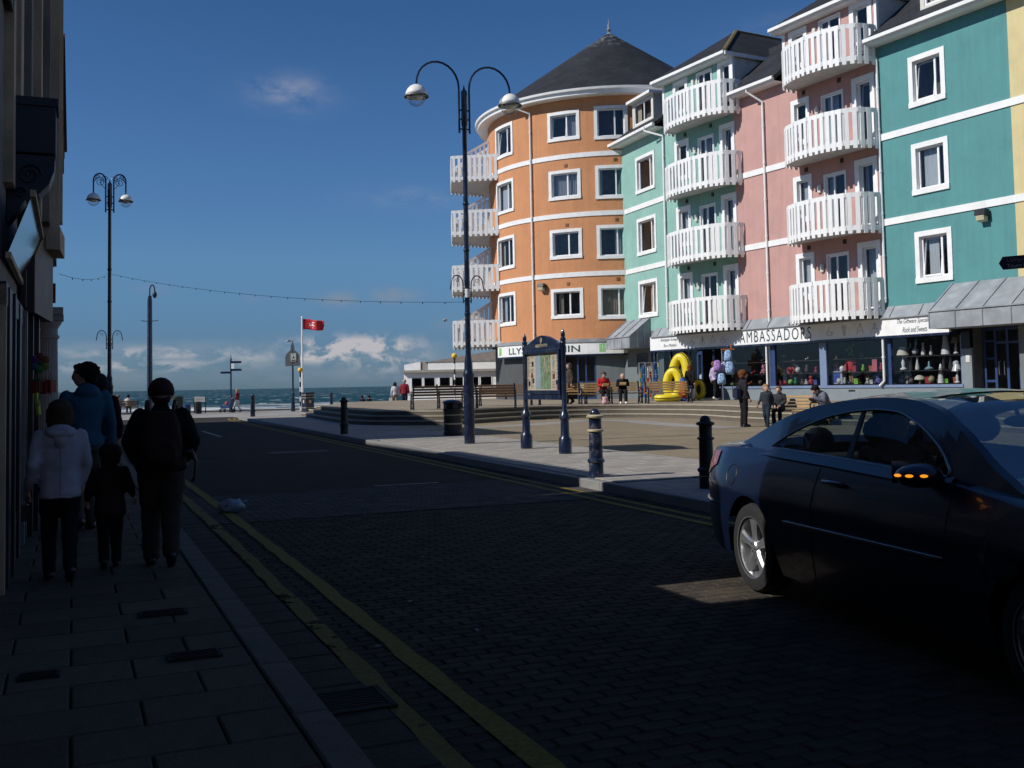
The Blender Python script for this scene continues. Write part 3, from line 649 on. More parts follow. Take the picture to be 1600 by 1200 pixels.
def balcony(F, par, u0, u1, zb, zt, bow, nf=9, per=3, start=.15, screens=(), plan=None):
    pts = []
    for i in range(nf+1):
        a = pi*i/nf; pts.append(((u0+u1)/2-cos(a)*(u1-u0)/2, -start-bow*sin(a)**.85))
    pts = [(u0, 0)]+pts+[(u1, 0)]
    if plan: pts = plan
    mb = MB()
    # deck
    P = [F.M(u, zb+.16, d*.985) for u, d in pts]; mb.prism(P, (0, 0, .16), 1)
    bal = None; spots = []
    for i in range(len(pts)-1):
        a = F.M(pts[i][0], 0, pts[i][1]); b = F.M(pts[i+1][0], 0, pts[i+1][1]); L_ = (b-a).length; d = (b-a).normalized(); an = atan2(d.y, d.x); nn = Vector((d.y, -d.x, 0))
        if L_ < .3: 
            mb.beam(a+Vector((0, 0, zt-.09)), b+Vector((0, 0, zt-.09)), .05, .18); mb.beam(a+Vector((0, 0, zb+.22)), b+Vector((0, 0, zb+.22)), .05, .18); continue
        g = d*.012
        mb.beam(a+g+Vector((0, 0, zt-.085)), b-g+Vector((0, 0, zt-.085)), .045, .17); mb.beam(a+g+Vector((0, 0, zb+.21)), b-g+Vector((0, 0, zb+.21)), .045, .18)
        mb.beam(a+Vector((0, 0, zb+.3))-nn*.05, a+Vector((0, 0, zt-.05))-nn*.05, .05, .05)
        n = max(2, round(L_/.275)) if L_ > .5 else 1
        for k in range(n): spots.append((a+d*(L_*(k+.5)/n)+nn*.004, an))
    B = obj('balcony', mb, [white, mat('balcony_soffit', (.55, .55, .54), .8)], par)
    key = round(zt-zb, 2)
    if key not in PICK: PICK[key] = MB().box((0, 0, key/2), (PW, .05, key)).mesh('baluster', white)
    l0 = wloc(B)
    for p, an in spots: put('baluster', PICK[key], B, Vector((p.x, p.y, zb+.002))-l0, rz=an)
    for (us_, bo) in screens:
        s = MB(); w0 = F.M(us_, 0, -.02); w1 = F.M(us_, 0, -bo); d = (w1-w0); L_ = d.length; d.normalize()
        tz = lambda x: zt+1.15-(1.15)*(x/L_)
        s.beam(w0+Vector((0, 0, tz(0))), w1+Vector((0, 0, tz(L_))), .05, .14); s.beam(w0+Vector((0, 0, zb+.45)), w1+Vector((0, 0, zb+.45)), .05, .14); s.beam(w0+Vector((0, 0, zt+.1)), w0+d*(L_*.9)+Vector((0, 0, zt+.1)), .05, .1)
        n = 7
        for k in range(n+1):
            x = .06+(L_-.12)*k/n; p = w0+d*x; s.beam(p+Vector((0, 0, zb+.4)), p+Vector((0, 0, tz(x))), .11, .04, up=(-d.y, d.x, 0))
        obj('privacy_screen', s, white, B)
    return B
def pipe(F, par, u, ztop, zbot, d=-.09, r=.05, elbow=None, foot=None):
    pts = []
    if elbow: pts += [F.M(elbow[0], elbow[1]+.10, elbow[2]), F.M(elbow[0], elbow[1]-.12, elbow[2]), F.M(u, ztop-.1, d)]
    pts += [F.M(u, ztop-.35, d), F.M(u, zbot, d)]
    if foot: pts += [F.M(u+foot, zbot-.18, d)]
    mb = MB(); mb.tube(pts, r, 8); z = ztop-1.2
    while z > zbot: mb.tube([F.M(u, z, d), F.M(u, z+.07, d)], r*1.35, 8); z -= 1.6
    return obj('drainpipe', mb, white, par, auto=40)
def band(F, par, u0, u1, z, h=.25):
    mb = MB(); fbox(mb, F, u0, u1, z-h/2, z+h/2, -.045, 0); return obj('string_course', mb, white, par)
def eave(F, par, u0, u1, z, o=.55, ends=True):
    mb = MB(); fbox(mb, F, u0, u1, z-.03, z, -o, .02); fbox(mb, F, u0, u1, z, z+.2, -o-.02, -o); fbox(mb, F, u0, u1, z+.06, z+.19, -o-.14, -o-.02); obj('gutter', mb, white, par)
def canopy(F, par, u0, u1, zt, zm, zl, proj, seams=4):
    mb = MB()
    mb.quad(F.M(u0, zm, -proj), F.M(u1, zm, -proj), F.M(u1, zt, 0), F.M(u0, zt, 0)); mb.quad(F.M(u0, zl, -proj), F.M(u1, zl, -proj), F.M(u1, zm, -proj), F.M(u0, zm, -proj))
    mb.poly([F.M(u1, zl, -proj), F.M(u1, zl, 0), F.M(u1, zt, 0), F.M(u1, zm, -proj)]); mb.poly([F.M(u0, zl, 0), F.M(u0, zl, -proj), F.M(u0, zm, -proj), F.M(u0, zt, 0)])
    mb.quad(F.M(u0, zl, 0), F.M(u1, zl, 0), F.M(u1, zl, -proj), F.M(u0, zl, -proj))
    mb.quad(F.M(u0, zt, 0), F.M(u1, zt, 0), F.M(u1, zt+.1, .01), F.M(u0, zt+.1, .01))
    n = seams
    for i in range(n+1):
        u = u0+(u1-u0)*i/n; mb.beam(F.M(u, zt, -.01), F.M(u, zm, -proj-.01), .05, .06, up=(0, 0, 1)); mb.beam(F.M(u, zm, -proj-.012), F.M(u, zl, -proj-.012), .04, .03)
    for k in range(1, 3):
        d = -proj*k/3
        for u, e in ((u1, .012), (u0, -.012)): mb.beam(F.M(u+e, zl, d), F.M(u+e, zt+(zm-zt)*k/3, d), .03, .03)
    mb.beam(F.M(u0-.02, zm, -proj-.02), F.M(u1+.02, zm, -proj-.02), .05, .05)
    return obj('lead_canopy', mb, lead, par)
def vents(F, par, lst, m=None):
    for (u, z) in lst:
        mb = MB(); fbox(mb, F, u-.09, u+.09, z-.09, z+.09, -.02, 0, 0)
        for k in range(3): fbox(mb, F, u-.07, u+.07, z-.06+k*.05, z-.04+k*.05, -.035, -.02, 0)
        obj('air_vent', mb, m or mat('vent_brown', (.30, .14, .07), .8), par)
def walllight(F, par, u, z, s=1):
    mb = MB(); fbox(mb, F, u-.16*s, u+.16*s, z-.14*s, z+.14*s, -.06, 0, 0)
    P = [F.M(u-.2*s, z+.2*s, -.06), F.M(u-.2*s, z-.05*s, -.06), F.M(u-.2*s, z+.02*s, -.34*s), F.M(u-.2*s, z+.2*s, -.30*s)]; mb.prism(P, F.M(u+.2*s, 0, 0)-F.M(u-.2*s, 0, 0), 0)
    P = [F.M(u-.15*s, z-.02*s, -.07), F.M(u-.15*s, z-.22*s, -.10), F.M(u-.15*s, z-.16*s, -.30*s), F.M(u-.15*s, z+.0*s, -.32*s)]; mb.prism(P, F.M(u+.15*s, 0, 0)-F.M(u-.15*s, 0, 0), 1)
    obj('wall_light', mb, [blackm, mat('lamp_lens', (.5, .45, .3), .3)], par)

A_ = (7.69, 50.1); dv = Vector((9.06, -16.6)).normalized()
F = Flat(A_, (A_[0]+dv.x*25, A_[1]+dv.y*25)); P_ = (6.15, 54.25); Gf = Flat(P_, A_)
r_ = ray(951, 45); TC = Vector((r_.x/r_.y*62, 62, 0)); TR = 7.55; T = Round(TC, TR)
EAVE = 14.05; BEAVE = 16.1; FL = [3.85+3.22*k for k in range(4)]
def U(px, py=400): return F.uz(px, py)[0]

# ---- round orange tower
tw = thing('apartment_tower', 'round orange apartment tower with a dark conical slate roof at the seaward corner', 'building', (TC.x, TC.y, 0))
holes = []; wins = []
for k in range(4):
    zc = 5.78+3.235*k
    if k == 3: pass
    u0, _ = T.uz(860, 400); u1, _ = T.uz(910, 400); wins.append((u0, u1, zc-.80, zc+.82, .60, k))
    u0, _ = T.uz(933, 400); u1, _ = T.uz(986, 400); wins.append((u0, u1, zc-.92, zc+.90, .64, k+4))
    u0, _ = T.uz(778, 400); u1, _ = T.uz(805, 400); wins.append((u0, u1, zc-.98, zc+.92, .66, k+2))
    u0, _ = T.uz(764, 400); wins.append((u0-1.0, u0+.25, zc-1.45, zc+.95, 0, k+1))
tc_cur = {0: (curt2, [(.1, .3)]), 1: None, 2: (curt, [(0, 1)]), 3: (curt, [(.6, 1)]), 4: (curt2, [(0, .95)]), 5: (curt, [(.55, 1)]), 6: (curt, [(0, .12), (.9, 1)]), 7: None}
for (u0, u1, z0, z1, sp_, ci) in wins:
    holes.append(window(T, tw, u0, u1, z0, z1, split=sp_, cur=tc_cur.get(ci, None) if sp_ == .60 or sp_ == .64 else CURS[ci % 7], tilt=1 if (ci == 3 and sp_ == .60) or (ci == 5 and sp_ == .66) else 0, door=(sp_ == 0)))
per = 2*pi*TR; u_l, u_r = T.uz(700+60, 400)[0]-13, 4.0
mb = MB(); wall(mb, T, -per*.62, per*.36, 3.75, 16.95, holes); obj('wall', mb, m_orange, tw, smooth=True)
for z in (7.33, 10.57, ): band(T, tw, -per*.30, 3, z)
band(T, tw, -per*.30, 3, 13.80)
TG = Round(TC, TR-.22)
mb = MB()
ud0, _ = TG.uz(872, 590); ud1, _ = TG.uz(932, 590); uc, _ = TG.uz(822, 590)
wall(mb, TG, -per*.6, uc, TZ-.02, 3.75, []); obj('charcoal_wall', mb, dgrey, tw, smooth=True)
mb = MB(); wall(mb, TG, uc, 5.0, TZ-.02, 3.75, [(ud0, ud1, TZ-.02, 2.95)]); wall(mb, TG, 5.0, per*.35, TZ-.02, 3.75, []); obj('ground_floor_wall', mb, [greyr], tw, smooth=True)
# door set
mb = MB(); e = 1.6
mb.quad(TG.M(ud0-.4, TZ, e), TG.M(ud1+.4, TZ, e), TG.M(ud1+.4, 3, e), TG.M(ud0-.4, 3, e)); mb.quad(TG.M(ud0, TZ, 0), TG.M(ud0-.4, TZ, e), TG.M(ud0-.4, 3, e), TG.M(ud0, 3, 0)); mb.quad(TG.M(ud1, TZ, 0), TG.M(ud1, 3, 0), TG.M(ud1+.4, 3, e), TG.M(ud1+.4, TZ, e)); mb.quad(TG.M(ud0, 3, 0), TG.M(ud0-.4, 3, e), TG.M(ud1+.4, 3, e), TG.M(ud1, 3, 0)); obj('porch', mb, room, tw)
um, _ = TG.uz(903, 590)
d_ = MB(); 
for a, b in ((um-.05, um+.05), (ud1-.1, ud1), (um+.42, um+.5)): fbox(d_, TG, a, b, TZ, 2.95, .02, .1)
for z in (TZ, 1.45, 2.85): fbox(d_, TG, um+.05, ud1-.1, z, z+.1, .03, .09)
D = obj('door', d_, framebl, tw)
p = MB(); p.quad(TG.M(um, TZ, .06), TG.M(ud1, TZ, .06), TG.M(ud1, 2.9, .06), TG.M(um, 2.9, .06)); obj('pane', p, sglass, D)
mb = MB(); fbox(mb, TG, um+.14, um+.40, 1.2, 1.42, .0, .03); obj('notice', mb, mat('paper', (.6, .6, .58), .8), D)
# sign board, ledge
us0, _ = T.uz(778, 545, -.15); us1 = 2.6
mb = MB(); fbox(mb, T, us0, us1, 3.02, 3.66, -.16, -.02, 0); fbox(mb, T, us0, us1, 2.93, 3.02, -.18, -.02, 1); sg = obj('sign_board', mb, [white, navy], tw)
mb = MB(); fbox(mb, T, -per*.33, 3, 3.66, 3.84, -.22, 0); obj('ledge', mb, lead, tw)
ink = mat('sign_ink', (.02, .05, .06), .5); lime = mat('lime_mark', (.16, .55, .10), .5)
uL, _ = T.uz(796+0, 545, -.165); uA, _ = T.uz(795.5, 545, -.165); 
uS, _ = T.uz(794.5, 545, -.165); uE, _ = T.uz(906, 545, -.165)
tmw = max(v[0] for v in text_mesh('LLYS Y BRENIN', .5).v); k = (uE-uS)/tmw
text_on('lettering', 'LLYS Y BRENIN', .5, lambda x, y, z: T.M(uS+x*k, 3.15+y*1.02, -.168-z), ink, sg, bold=.006)
for (pa) in (936.5, 780):
    ub, _ = T.uz(pa, 545, -.165); mb = MB()
    for i in range(4): fbox(mb, T, ub+i*.085, ub+i*.085+.05, 3.12, 3.56, -.168, -.15)
    obj('green_bars', mb, lime, sg)
pipe(T, tw, T.uz(833.5, 400)[0], 16.6, 3.9, elbow=(T.uz(826, 400)[0]-.25, 16.95, -.62))
vents(T, tw, [(T.uz(887, 400)[0], z) for z in (6.85, 10.05, 13.3)]+[(T.uz(965, 400)[0], z) for z in (7.0, 10.2, 13.45)])
walllight(T, tw, T.uz(849, 443)[0], 6.75)
# gutter ring, cone, flashing and finial
mb = MB(); mb.lathe((TC.x, TC.y, 0), [(TR-.05, 16.93), (TR+.62, 16.93), (TR+.64, 17.12), (TR+.76, 17.14), (TR+.78, 17.26), (TR+.6, 17.28), (TR-.05, 17.2)], 96); obj('gutter', mb, white, tw, auto=30)
apz = at_depth(951, 52, 62).z; mb = MB(); prof = []; n = 44; r0 = TR+.66; z0 = 17.2
for i in range(n):
    a = i/n; b = (i+1)/n; prof += [(r0*(1-a)+.05*a, z0+(apz-z0)*a+.018), (r0*(1-b)+.05*b+.02, z0+(apz-z0)*b)]
mb.lathe((TC.x, TC.y, 0), prof, 96); obj('roof', mb, slate_cone, tw, auto=25)
mb = MB(); mb.lathe((TC.x, TC.y, 0), [(.78, apz-.62), (.06, apz+.04), (.09, apz+.12), (.16, apz+.2), (.08, apz+.3), (.05, apz+.4), (.07, apz+.5), (.02, apz+.6), (.01, apz+.95)], 20); obj('finial', mb, lead, tw, auto=40)
uv, _ = T.uz(911, 130); c0 = T.M(uv, 0, 0)
pv = at_depth(910, 127, 58.5); mb = MB(); mb.box(pv, (.42, .3, .3), m=0); obj('roof_vent', mb, lead, tw)
# balconies on the seaward side
uB, _ = T.uz(781, 400)
for k in range(4):
    zt = 5.22+3.225*k
    def inv(x, y): q = Vector((x-TC.x, y-TC.y)); a = atan2(q.y, q.x); a = a+2*pi if a > pi/2 else a; return ((a-2*pi+pi/2)*TR, TR-q.length)
    N_ = T.M(uB, 0, 0); O = at_depth(707, 400, 59.4); O2 = Vector((O.x-.25, 63.2, 0)); O3 = T.M(uB-6.6, 0, 0)
    plan = [inv(N_.x, N_.y)]+[inv(N_.x+(O.x-N_.x)*q, N_.y+(O.y-N_.y)*q) for q in (.33, .66)]+[inv(O.x, O.y), inv((O.x*2+O2.x)/3, (O.y*2+O2.y)/3), inv((O.x+O2.x*2)/3, (O.y+O2.y*2)/3), inv(O2.x, O2.y), inv((O2.x+O3.x)/2, (O2.y+O3.y)/2), inv(O3.x, O3.y)]
    balcony(T, tw, uB-5.9, uB, zt-1.55, zt, 1.95, screens=((uB-1.7, 1.95), (uB-3.6, 2.1)), plan=plan[::-1])

# ---- mint green range
gr = thing('apartment_block', 'mint green apartment block with curved white balconies between orange tower and pink block', 'building', (A_[0], A_[1], 0))
u1g = U(1152); holesG = []; x0 = Gf.uz(997, 400)[0]; x1 = Gf.uz(1027, 400)[0]
for k in range(3):
    zc = 5.72+3.23*k; holesG.append(window(Gf, gr, x0, x1, zc-.96, zc+.96, split=.68, cur=[(curt2, [(.35, .95)]), (curt2, [(.5, .95)]), (curt2, [(.5, 1)])][k], tilt=1 if k == 0 else 0))
mb = MB(); wall(mb, Gf, -1.2, Gf.L, 4.05, EAVE, holesG); 
holes = []
def bay(F, par, ub, W, m):
    out = []
    for k in range(4):
        zb = FL[k]; top = zb+2.85 if k < 3 else min(zb+2.85, BEAVE-.02)
        a = ub
        out.append(window(F, par, W[0][0], W[0][1], zb+.85, top-.05, sur=.2, split=0, cur=CURS[(k*3+1) % 7]))
        out.append(window(F, par, W[1][0], W[1][1], zb+.22, top-.25 if k < 3 else top-.1, sur=.07, split=.42, cur=CURS[(k*2) % 7], door=True, name='french_door', rd=.1))
        out.append(window(F, par, W[2][0], W[2][1], zb+.25, top, sur=.22, split=0, cur=CURS[(k*5+4) % 7], door=True, name='balcony_door', tilt=1 if k == 2 else 0))
        um = (W[1][0]+W[0][1])/2+.1; mb_ = MB(); fbox(mb_, F, um-.09, um+.09, zb+1.9, zb+2.25, -.1, 0); obj('bulkhead_lamp', mb_, off, par, bevel=.04)
        if k < 3: vents(F, par, [(W[0][1]-.3, zb+3.0), (W[1][1]-.2, zb+3.0)], mat('vent_dark', (.06, .05, .05), .8))
    return out
WG = [(U(1059), U(1082)), (U(1096), U(1121)), (U(1130), U(1155)-.05)]
holes = bay(F, gr, 0, WG, m_green)
wall(mb, F, 0, u1g, 4.05, EAVE, holes); wall(mb, F, 0.12, u1g, EAVE, BEAVE, holes); obj('wall', mb, m_green, gr)
for z in (7.30, 10.53): band(Gf, gr, 0, Gf.L, z)
for k in range(4): balcony(F, gr, .95, 5.65, FL[k]-.17, FL[k]+1.38, 1.05, nf=7, start=.35)
pipe(F, gr, .02, 13.7, 4.1, elbow=(-.8, EAVE+.05, -.6)); eave(Gf, gr, -1.45, Gf.L+.1, EAVE)
def pitched(F, par, u0, u1, z, o=.6, dr=3.2, zr=17.2, m=slate_roof):
    mb = MB(); mb.quad(F.M(u0, z+.19, -o), F.M(u1, z+.19, -o), F.M(u1, zr, dr), F.M(u0, zr, dr)); mb.quad(F.M(u1, zr, dr), F.M(u1, z, dr+5), F.M(u0, z, dr+5), F.M(u0, zr, dr))
    mb.poly([F.M(u0, z+.02, -o+.03), F.M(u0, z+.19, -o), F.M(u0, zr, dr), F.M(u0, zr-.2, dr)]); mb.poly([F.M(u1, z+.02, -o+.03), F.M(u1, zr-.2, dr), F.M(u1, zr, dr), F.M(u1, z+.19, -o)])
    mb.quad(F.M(u0, z+.02, -.02), F.M(u1, z+.02, -.02), F.M(u1, zr-.25, dr), F.M(u0, zr-.25, dr))
    return mb
mb = pitched(Gf, gr, -1.45, Gf.L+.4, EAVE); obj('roof', mb, slate_roof, gr)
def dormer(F, par, u0, u1, z0, z1, d0=.2, cheek=2.2):
    mb = MB(); hh = (u0+.18, u1-.18, z0+.2, z1-.1); wall(mb, F, u0, u1, z0, z1, [hh], d=d0, m=0)
    mb.quad(F.M(u1, z0-.4, d0), F.M(u1, z0-.4+cheek, d0+cheek), F.M(u1, z1, d0+cheek), F.M(u1, z1, d0)); mb.quad(F.M(u0, z0-.4, d0), F.M(u0, z1, d0), F.M(u0, z1, d0+cheek), F.M(u0, z0-.4+cheek, d0+cheek))
    fbox(mb, F, u0-.15, u1+.15, z1, z1+.14, d0-.3, d0+cheek+.8, 1); D = obj('dormer', mb, [off, white], par)
    fr = MB(); a, b, c, d = hh
    for q in ((a, a+.08, c, d), (b-.08, b, c, d), (a+.08, b-.08, c, c+.08), (a+.08, b-.08, d-.08, d), ((a+b)/2+.1, (a+b)/2+.17, c+.08, d-.08)): fbox(fr, F, q[0], q[1], q[2], q[3], d0+.02, d0+.08)
    obj('frame', fr, pvc, D); p = MB(); p.quad(F.M(a, c, d0+.06), F.M(b, c, d0+.06), F.M(b, d, d0+.06), F.M(a, d, d0+.06)); obj('pane', p, wglass, D)
    k = MB(); k.quad(F.M(a, c, d0+.2), F.M(a+.5, c, d0+.2), F.M(a+.5, d, d0+.2), F.M(a, d, d0+.2), 0); k.quad(F.M(a-.1, c-.1, d0+.5), F.M(b+.1, c-.1, d0+.5), F.M(b+.1, d+.1, d0+.5), F.M(a-.1, d+.1, d0+.5), 1); obj('curtain', k, [curt2, room], D)
dormer(Gf, gr, .75, 3.05, 14.75, 16.15)
def bayroof(F, par, u0, u1, name):
    z = BEAVE; eave(F, par, u0-.25, u1+.12, z, .45)
    um = (u0+u1)/2; zr = 18.45; dr = 2.6; mb = MB(); a = F.M(u0-.25, z+.18, -.5); b = F.M(u1+.12, z+.18, -.5); p = F.M(um, zr, dr); q = F.M(um, zr, 8)
    mb.poly([a, b, p], 0); mb.poly([b, F.M(u1+.12, z+.18, 8), q, p], 0); mb.poly([F.M(u0-.25, z+.18, 8), a, p, q], 0); obj('bay_roof', mb, slate_roof, par)
    mb = MB(); mb.tube([a, p], .04, 6); obj('hip_tiles', mb, slate, par); mb = MB(); mb.tube([b, p], .1, 6); mb.tube([p, q], .08, 6); obj('ridge_tiles', mb, lichen, par)
    mb = MB(); mb.poly([F.M(u1, EAVE-.1, 0), F.M(u1, EAVE+.1, 2.6), F.M(u1, z, 2.6), F.M(u1, z, 0)]); obj('cheek', mb, mat('cheek_grey', (.55, .54, .52), .8), par); mb = MB(); mb.poly([F.M(u0+.12, EAVE-.1, 0), F.M(u0+.12, z, 0), F.M(u0+.12, z, 2.6), F.M(u0+.12, EAVE+.1, 2.6)]); obj('cheek', mb, mat('cheek_grey', (.55, .54, .52), .8), par)
    for q0, q1 in ((u1-.03, u1+.09), (u0, u0+.16)): mb = MB(); fbox(mb, F, q0, q1, EAVE+.1, z, -.03, .1); obj('corner_board', mb, white, par)
    g = MB(); fbox(g, F, u1+.06, u1+.18, z, z+.16, -.5, 2.6); obj('gutter', g, white, par)
bayroof(F, gr, 0, u1g, 'green')
mb = MB(); mb.quad(F.M(0, 4.05, 9), F.M(u1g, 4.05, 9), F.M(u1g, EAVE, 9), F.M(0, EAVE, 9)); mb.quad(Gf.M(-1, 0, 9), Gf.M(Gf.L, 0, 9), Gf.M(Gf.L, EAVE, 9), Gf.M(-1, EAVE, 9)); obj('rear_wall', mb, m_green, gr)
canopy(Gf, gr, -.1, 2.55, 4.72, 3.78, 3.2, 1.2, 3)
mb = MB(); wall(mb, Gf, -1.0, Gf.L-.6, TZ, 4.05, []); obj('ground_floor_wall', mb, greyr, gr)
mb = MB(); fbox(mb, Gf, 1.0, 2.1, 1.9, 2.95, -.03, 0); obj('notice_board', mb, blackm, gr)

# ---- pink block
u1p = U(1381.5); pk = thing('apartment_block', 'pink apartment block with stacked curved white balconies above the gift shop', 'building', (F.M(u1g, 0).x, F.M(u1g, 0).y, 0))
b0 = U(1232, 350)
WP = [(U(1244), U(1273)), (U(1292), U(1327)), (U(1341), U(1377))]
holes = bay(F, pk, 0, WP, m_pink)
mb = MB(); wall(mb, F, u1g, u1p, 4.05, EAVE, holes); wall(mb, F, b0, u1p, EAVE, BEAVE, holes); obj('wall', mb, m_pink, pk)
for z in (7.30, 10.53): band(F, pk, u1g, b0+.1, z)
for k in range(4): balcony(F, pk, b0+.75, u1p+.02, FL[k]-.17, FL[k]+1.38, 1.2, nf=8, start=.4)
pipe(F, pk, U(1201, 400), 13.6, 4.0, elbow=(U(1180, 150)+.1, EAVE+.05, -.6), foot=.2)
eave(F, pk, u1g+.02, b0, EAVE); mb = pitched(F, pk, u1g, b0+.05, EAVE); obj('roof', mb, slate_roof, pk)
mb = pitched(F, pk, 0.1, u1g-.01, EAVE, o=-.1); obj('roof', mb, slate_roof, gr)
mb = pitched(F, pk, b0+.1, u1p-.01, EAVE, o=-.1); obj('roof', mb, slate_roof, pk)
bayroof(F, pk, b0, u1p, 'pink')
mb = MB(); mb.quad(F.M(u1g, 0, 9), F.M(u1p, 0, 9), F.M(u1p, EAVE, 9), F.M(u1g, EAVE, 9)); obj('rear_wall', mb, m_pink, pk)

# ---- teal block
u1t = U(1583, 250); tl = thing('apartment_block', 'teal apartment block with two-light windows at the right edge above the lamp shop', 'building', (F.M(u1p, 0).x, F.M(u1p, 0).y, 0))
holes = []
a, b = U(1431), U(1489)
for k in range(3):
    zc = 5.80+3.225*k; holes.append(window(F, tl, a, b, zc-.94, zc+.94, sur=.19, split=.72, cur=[(curt, [(.15, .5)]), (curt, [(.1, .62)]), None][k], tilt=1 if k != 1 else 0))
mb = MB(); wall(mb, F, u1p, u1t, 4.05, EAVE, holes); obj('wall', mb, m_teal, tl)
for z in (7.30, 10.53): band(F, tl, u1p, u1t, z)
pipe(F, tl, u1p+.06, 13.6, 4.3, elbow=(u1p-.35, EAVE+.05, -.6), foot=-.35)
walllight(F, tl, U(1540, 337), 6.9, 1.0)
eave(F, tl, u1p-.5, 26, EAVE); mb = pitched(F, tl, u1p, 26, EAVE); mb.poly([F.M(u1p, EAVE+.19, -.6), F.M(u1p, EAVE+.5, -.1), F.M(u1p-.5, EAVE+.19, -.6)]); obj('roof', mb, slate_roof, tl)
dormer(F, tl, U(1432, 10), U(1432, 10)+3.2, 14.75, 16.3)
# ---- yellow block
yl = thing('apartment_block', 'yellow apartment block cut off by the right edge of the view', 'building', (F.M(u1t, 0).x, F.M(u1t, 0).y, 0))
holes = []
for k in range(3):
    zc = 5.80+3.225*k
    for q in (3.2, 6.0): holes.append(window(F, yl, u1t+q, u1t+q+1.6, zc-.94, zc+.94, sur=.19, split=.72, cur=CURS[k+1]))
mb = MB(); wall(mb, F, u1t, 26, 4.05, EAVE, holes); mb.quad(F.M(26, 0, 0), F.M(26, 0, 8), F.M(26, EAVE, 8), F.M(26, EAVE, 0)); obj('wall', mb, m_yellow, yl)
for z in (7.30, 10.53): band(F, yl, u1t, 26, z)
mb = MB(); mb.poly([F.M(26, EAVE, 0), F.M(26, EAVE, 7), F.M(26, 17.1, 3.2)]); obj('gable', mb, m_yellow, yl)
canopy(F, yl, 16.3, 21.5, 4.72, 3.72, 3.12, 1.3, 5)

# ---- shop front below
sh = thing('shop_front', 'gift shop front with white fascia sign, blue frames and big windows under the balconies', 'shop front', (F.M(4, 0).x, F.M(4, 0).y, TZ))
us0 = F.uz(1016, 545, -.3)[0]; ue = U(1507, 600)
mb = MB(); fbox(mb, F, us0, 16.3, 3.02, 3.66, -.30, -.2); sg = obj('sign_board', mb, white, sh)
mb = MB(); fbox(mb, F, us0, 16.3, 2.93, 3.02, -.32, -.1); fbox(mb, F, us0, 16.35, 2.93, 3.6, -.2, .0); obj('fascia_frame', mb, navy, sh)
mb = MB(); 
mb.quad(F.M(us0+.1, 3.66, -.34), F.M(16.3, 3.66, -.34), F.M(16.3, 4.12, -.02), F.M(us0+.1, 4.12, -.02)); fbox(mb, F, us0+.1, 16.3, 3.66, 3.70, -.38, -.2)
for i in range(14): u = us0+.6+i*1.3; mb.beam(F.M(u, 3.68, -.36), F.M(u, 4.12, -.03), .05, .04)
obj('lead_flashing', mb, lead, sh)
def fit(txt, pxa, pxb, z, hgt, size=.5, **kw):
    ua, ub = F.uz(pxa, 540, -.305)[0], F.uz(pxb, 540, -.305)[0]; t = text_mesh(txt, size, **kw); x0 = min(v[0] for v in t.v); x1 = max(v[0] for v in t.v); y0 = min(v[1] for v in t.v); y1 = max(v[1] for v in t.v)
    kx = (ub-ua)/(x1-x0); ky = hgt/(y1-y0); t.v = [tuple(F.M(ua+(v[0]-x0)*kx, z+(v[1]-y0)*ky, -.305-v[2])) for v in t.v]
    obj('lettering', t, ink, sg)
fit('AMBASSADORS', 1156, 1268, 3.10, .50, spacing=1.25)
script = dict(shear=.35, spacing=.95)
fit('Arbenigwyr Anrhegion', 1032, 1061, 3.38, .20, **script); fit('Roc a Melysion', 1037, 1057, 3.10, .20, **script)
fit('The Giftware Specialists', 1403, 1459, 3.38, .22, **script); fit('Rock and Sweets', 1411, 1450, 3.10, .20, **script)
# small line drawings on the fascia
pen = mat('pale_ink', (.28, .28, .28), .7)
def doodle(u, kind):
    mb = MB(); c = lambda x, y: F.M(u+x, 3.34+y, -.304)
    def stroke(pts): mb.tube([c(*p) for p in pts], .008, 4)
    if kind == 0: stroke([(-.14, -.02), (-.12, -.16), (.12, -.16), (.14, -.02), (-.14, -.02)]); stroke([(.14, -.04), (.22, -.06), (.20, -.12), (.12, -.13)]); stroke([(0, -.02), (-.05, .08), (.05, .14), (0, .2)])
    elif kind == 1: stroke([(-.10, .2), (.10, .2), (.04, -.2), (-.04, -.2), (-.10, .2)]); stroke([(0, .2), (0, -.2)]); stroke([(-.08, .1), (.08, .1)])
    elif kind == 2: stroke([(-.16, -.2), (-.1, .05), (0, .15), (.1, .02), (.16, -.18)]); stroke([(-.05, .15), (0, .22), (.06, .15)]); stroke([(-.1, -.1), (.1, -.05)])
    else: stroke([(0, .2), (-.18, -.16), (.18, -.16), (0, .2)]); stroke([(0, .2), (0, -.2)]); stroke([(-.1, 0), (.12, -.03)])
    obj('line_drawing', mb, pen, sg)
for px_, kd in ((1081, 0), (1098, 3), (1114, 2), (1130, 0), (1296, 0), (1320, 1), (1345, 2), (1368, 3)): doodle(F.uz(px_, 540, -.3)[0], kd)
# frames and glass
ZS = 1.20; posts = [1022, 1050, 1091, 1119, 1208, 1288, 1390, 1505]
def post(pxc, w, z0=TZ, z1=2.93, m=framebl, d0=-.06, d1=.06):
    u = U(pxc, 580); mb = MB(); fbox(mb, F, u-w/2, u+w/2, z0, z1, d0, d1); return obj('post', mb, m, sh, bevel=.008)
post(1024, .16, m=navy); post(1049, .10, m=navy); post(1092, .12); post(1117, .16, m=navy); post(1209.5, .26, m=framebl); post(1205, .07, m=white, d0=-.09); post(1288, .36, ZS, m=framelt); post(1391, .22, m=framebl); post(1506, .12, ZS, m=framelt)
mb = MB(); u_a, u_b = U(1129, 600), U(1523, 600); fbox(mb, F, u_a, u_b, TZ-.02, 1.10, -.10, .02); fbox(mb, F, U(1507, 580), u_b, 1.10, 2.45, -.10, .02); obj('stall_riser', mb, mat('riser_grey', (.19, .225, .245), .7, var=.06), sh)
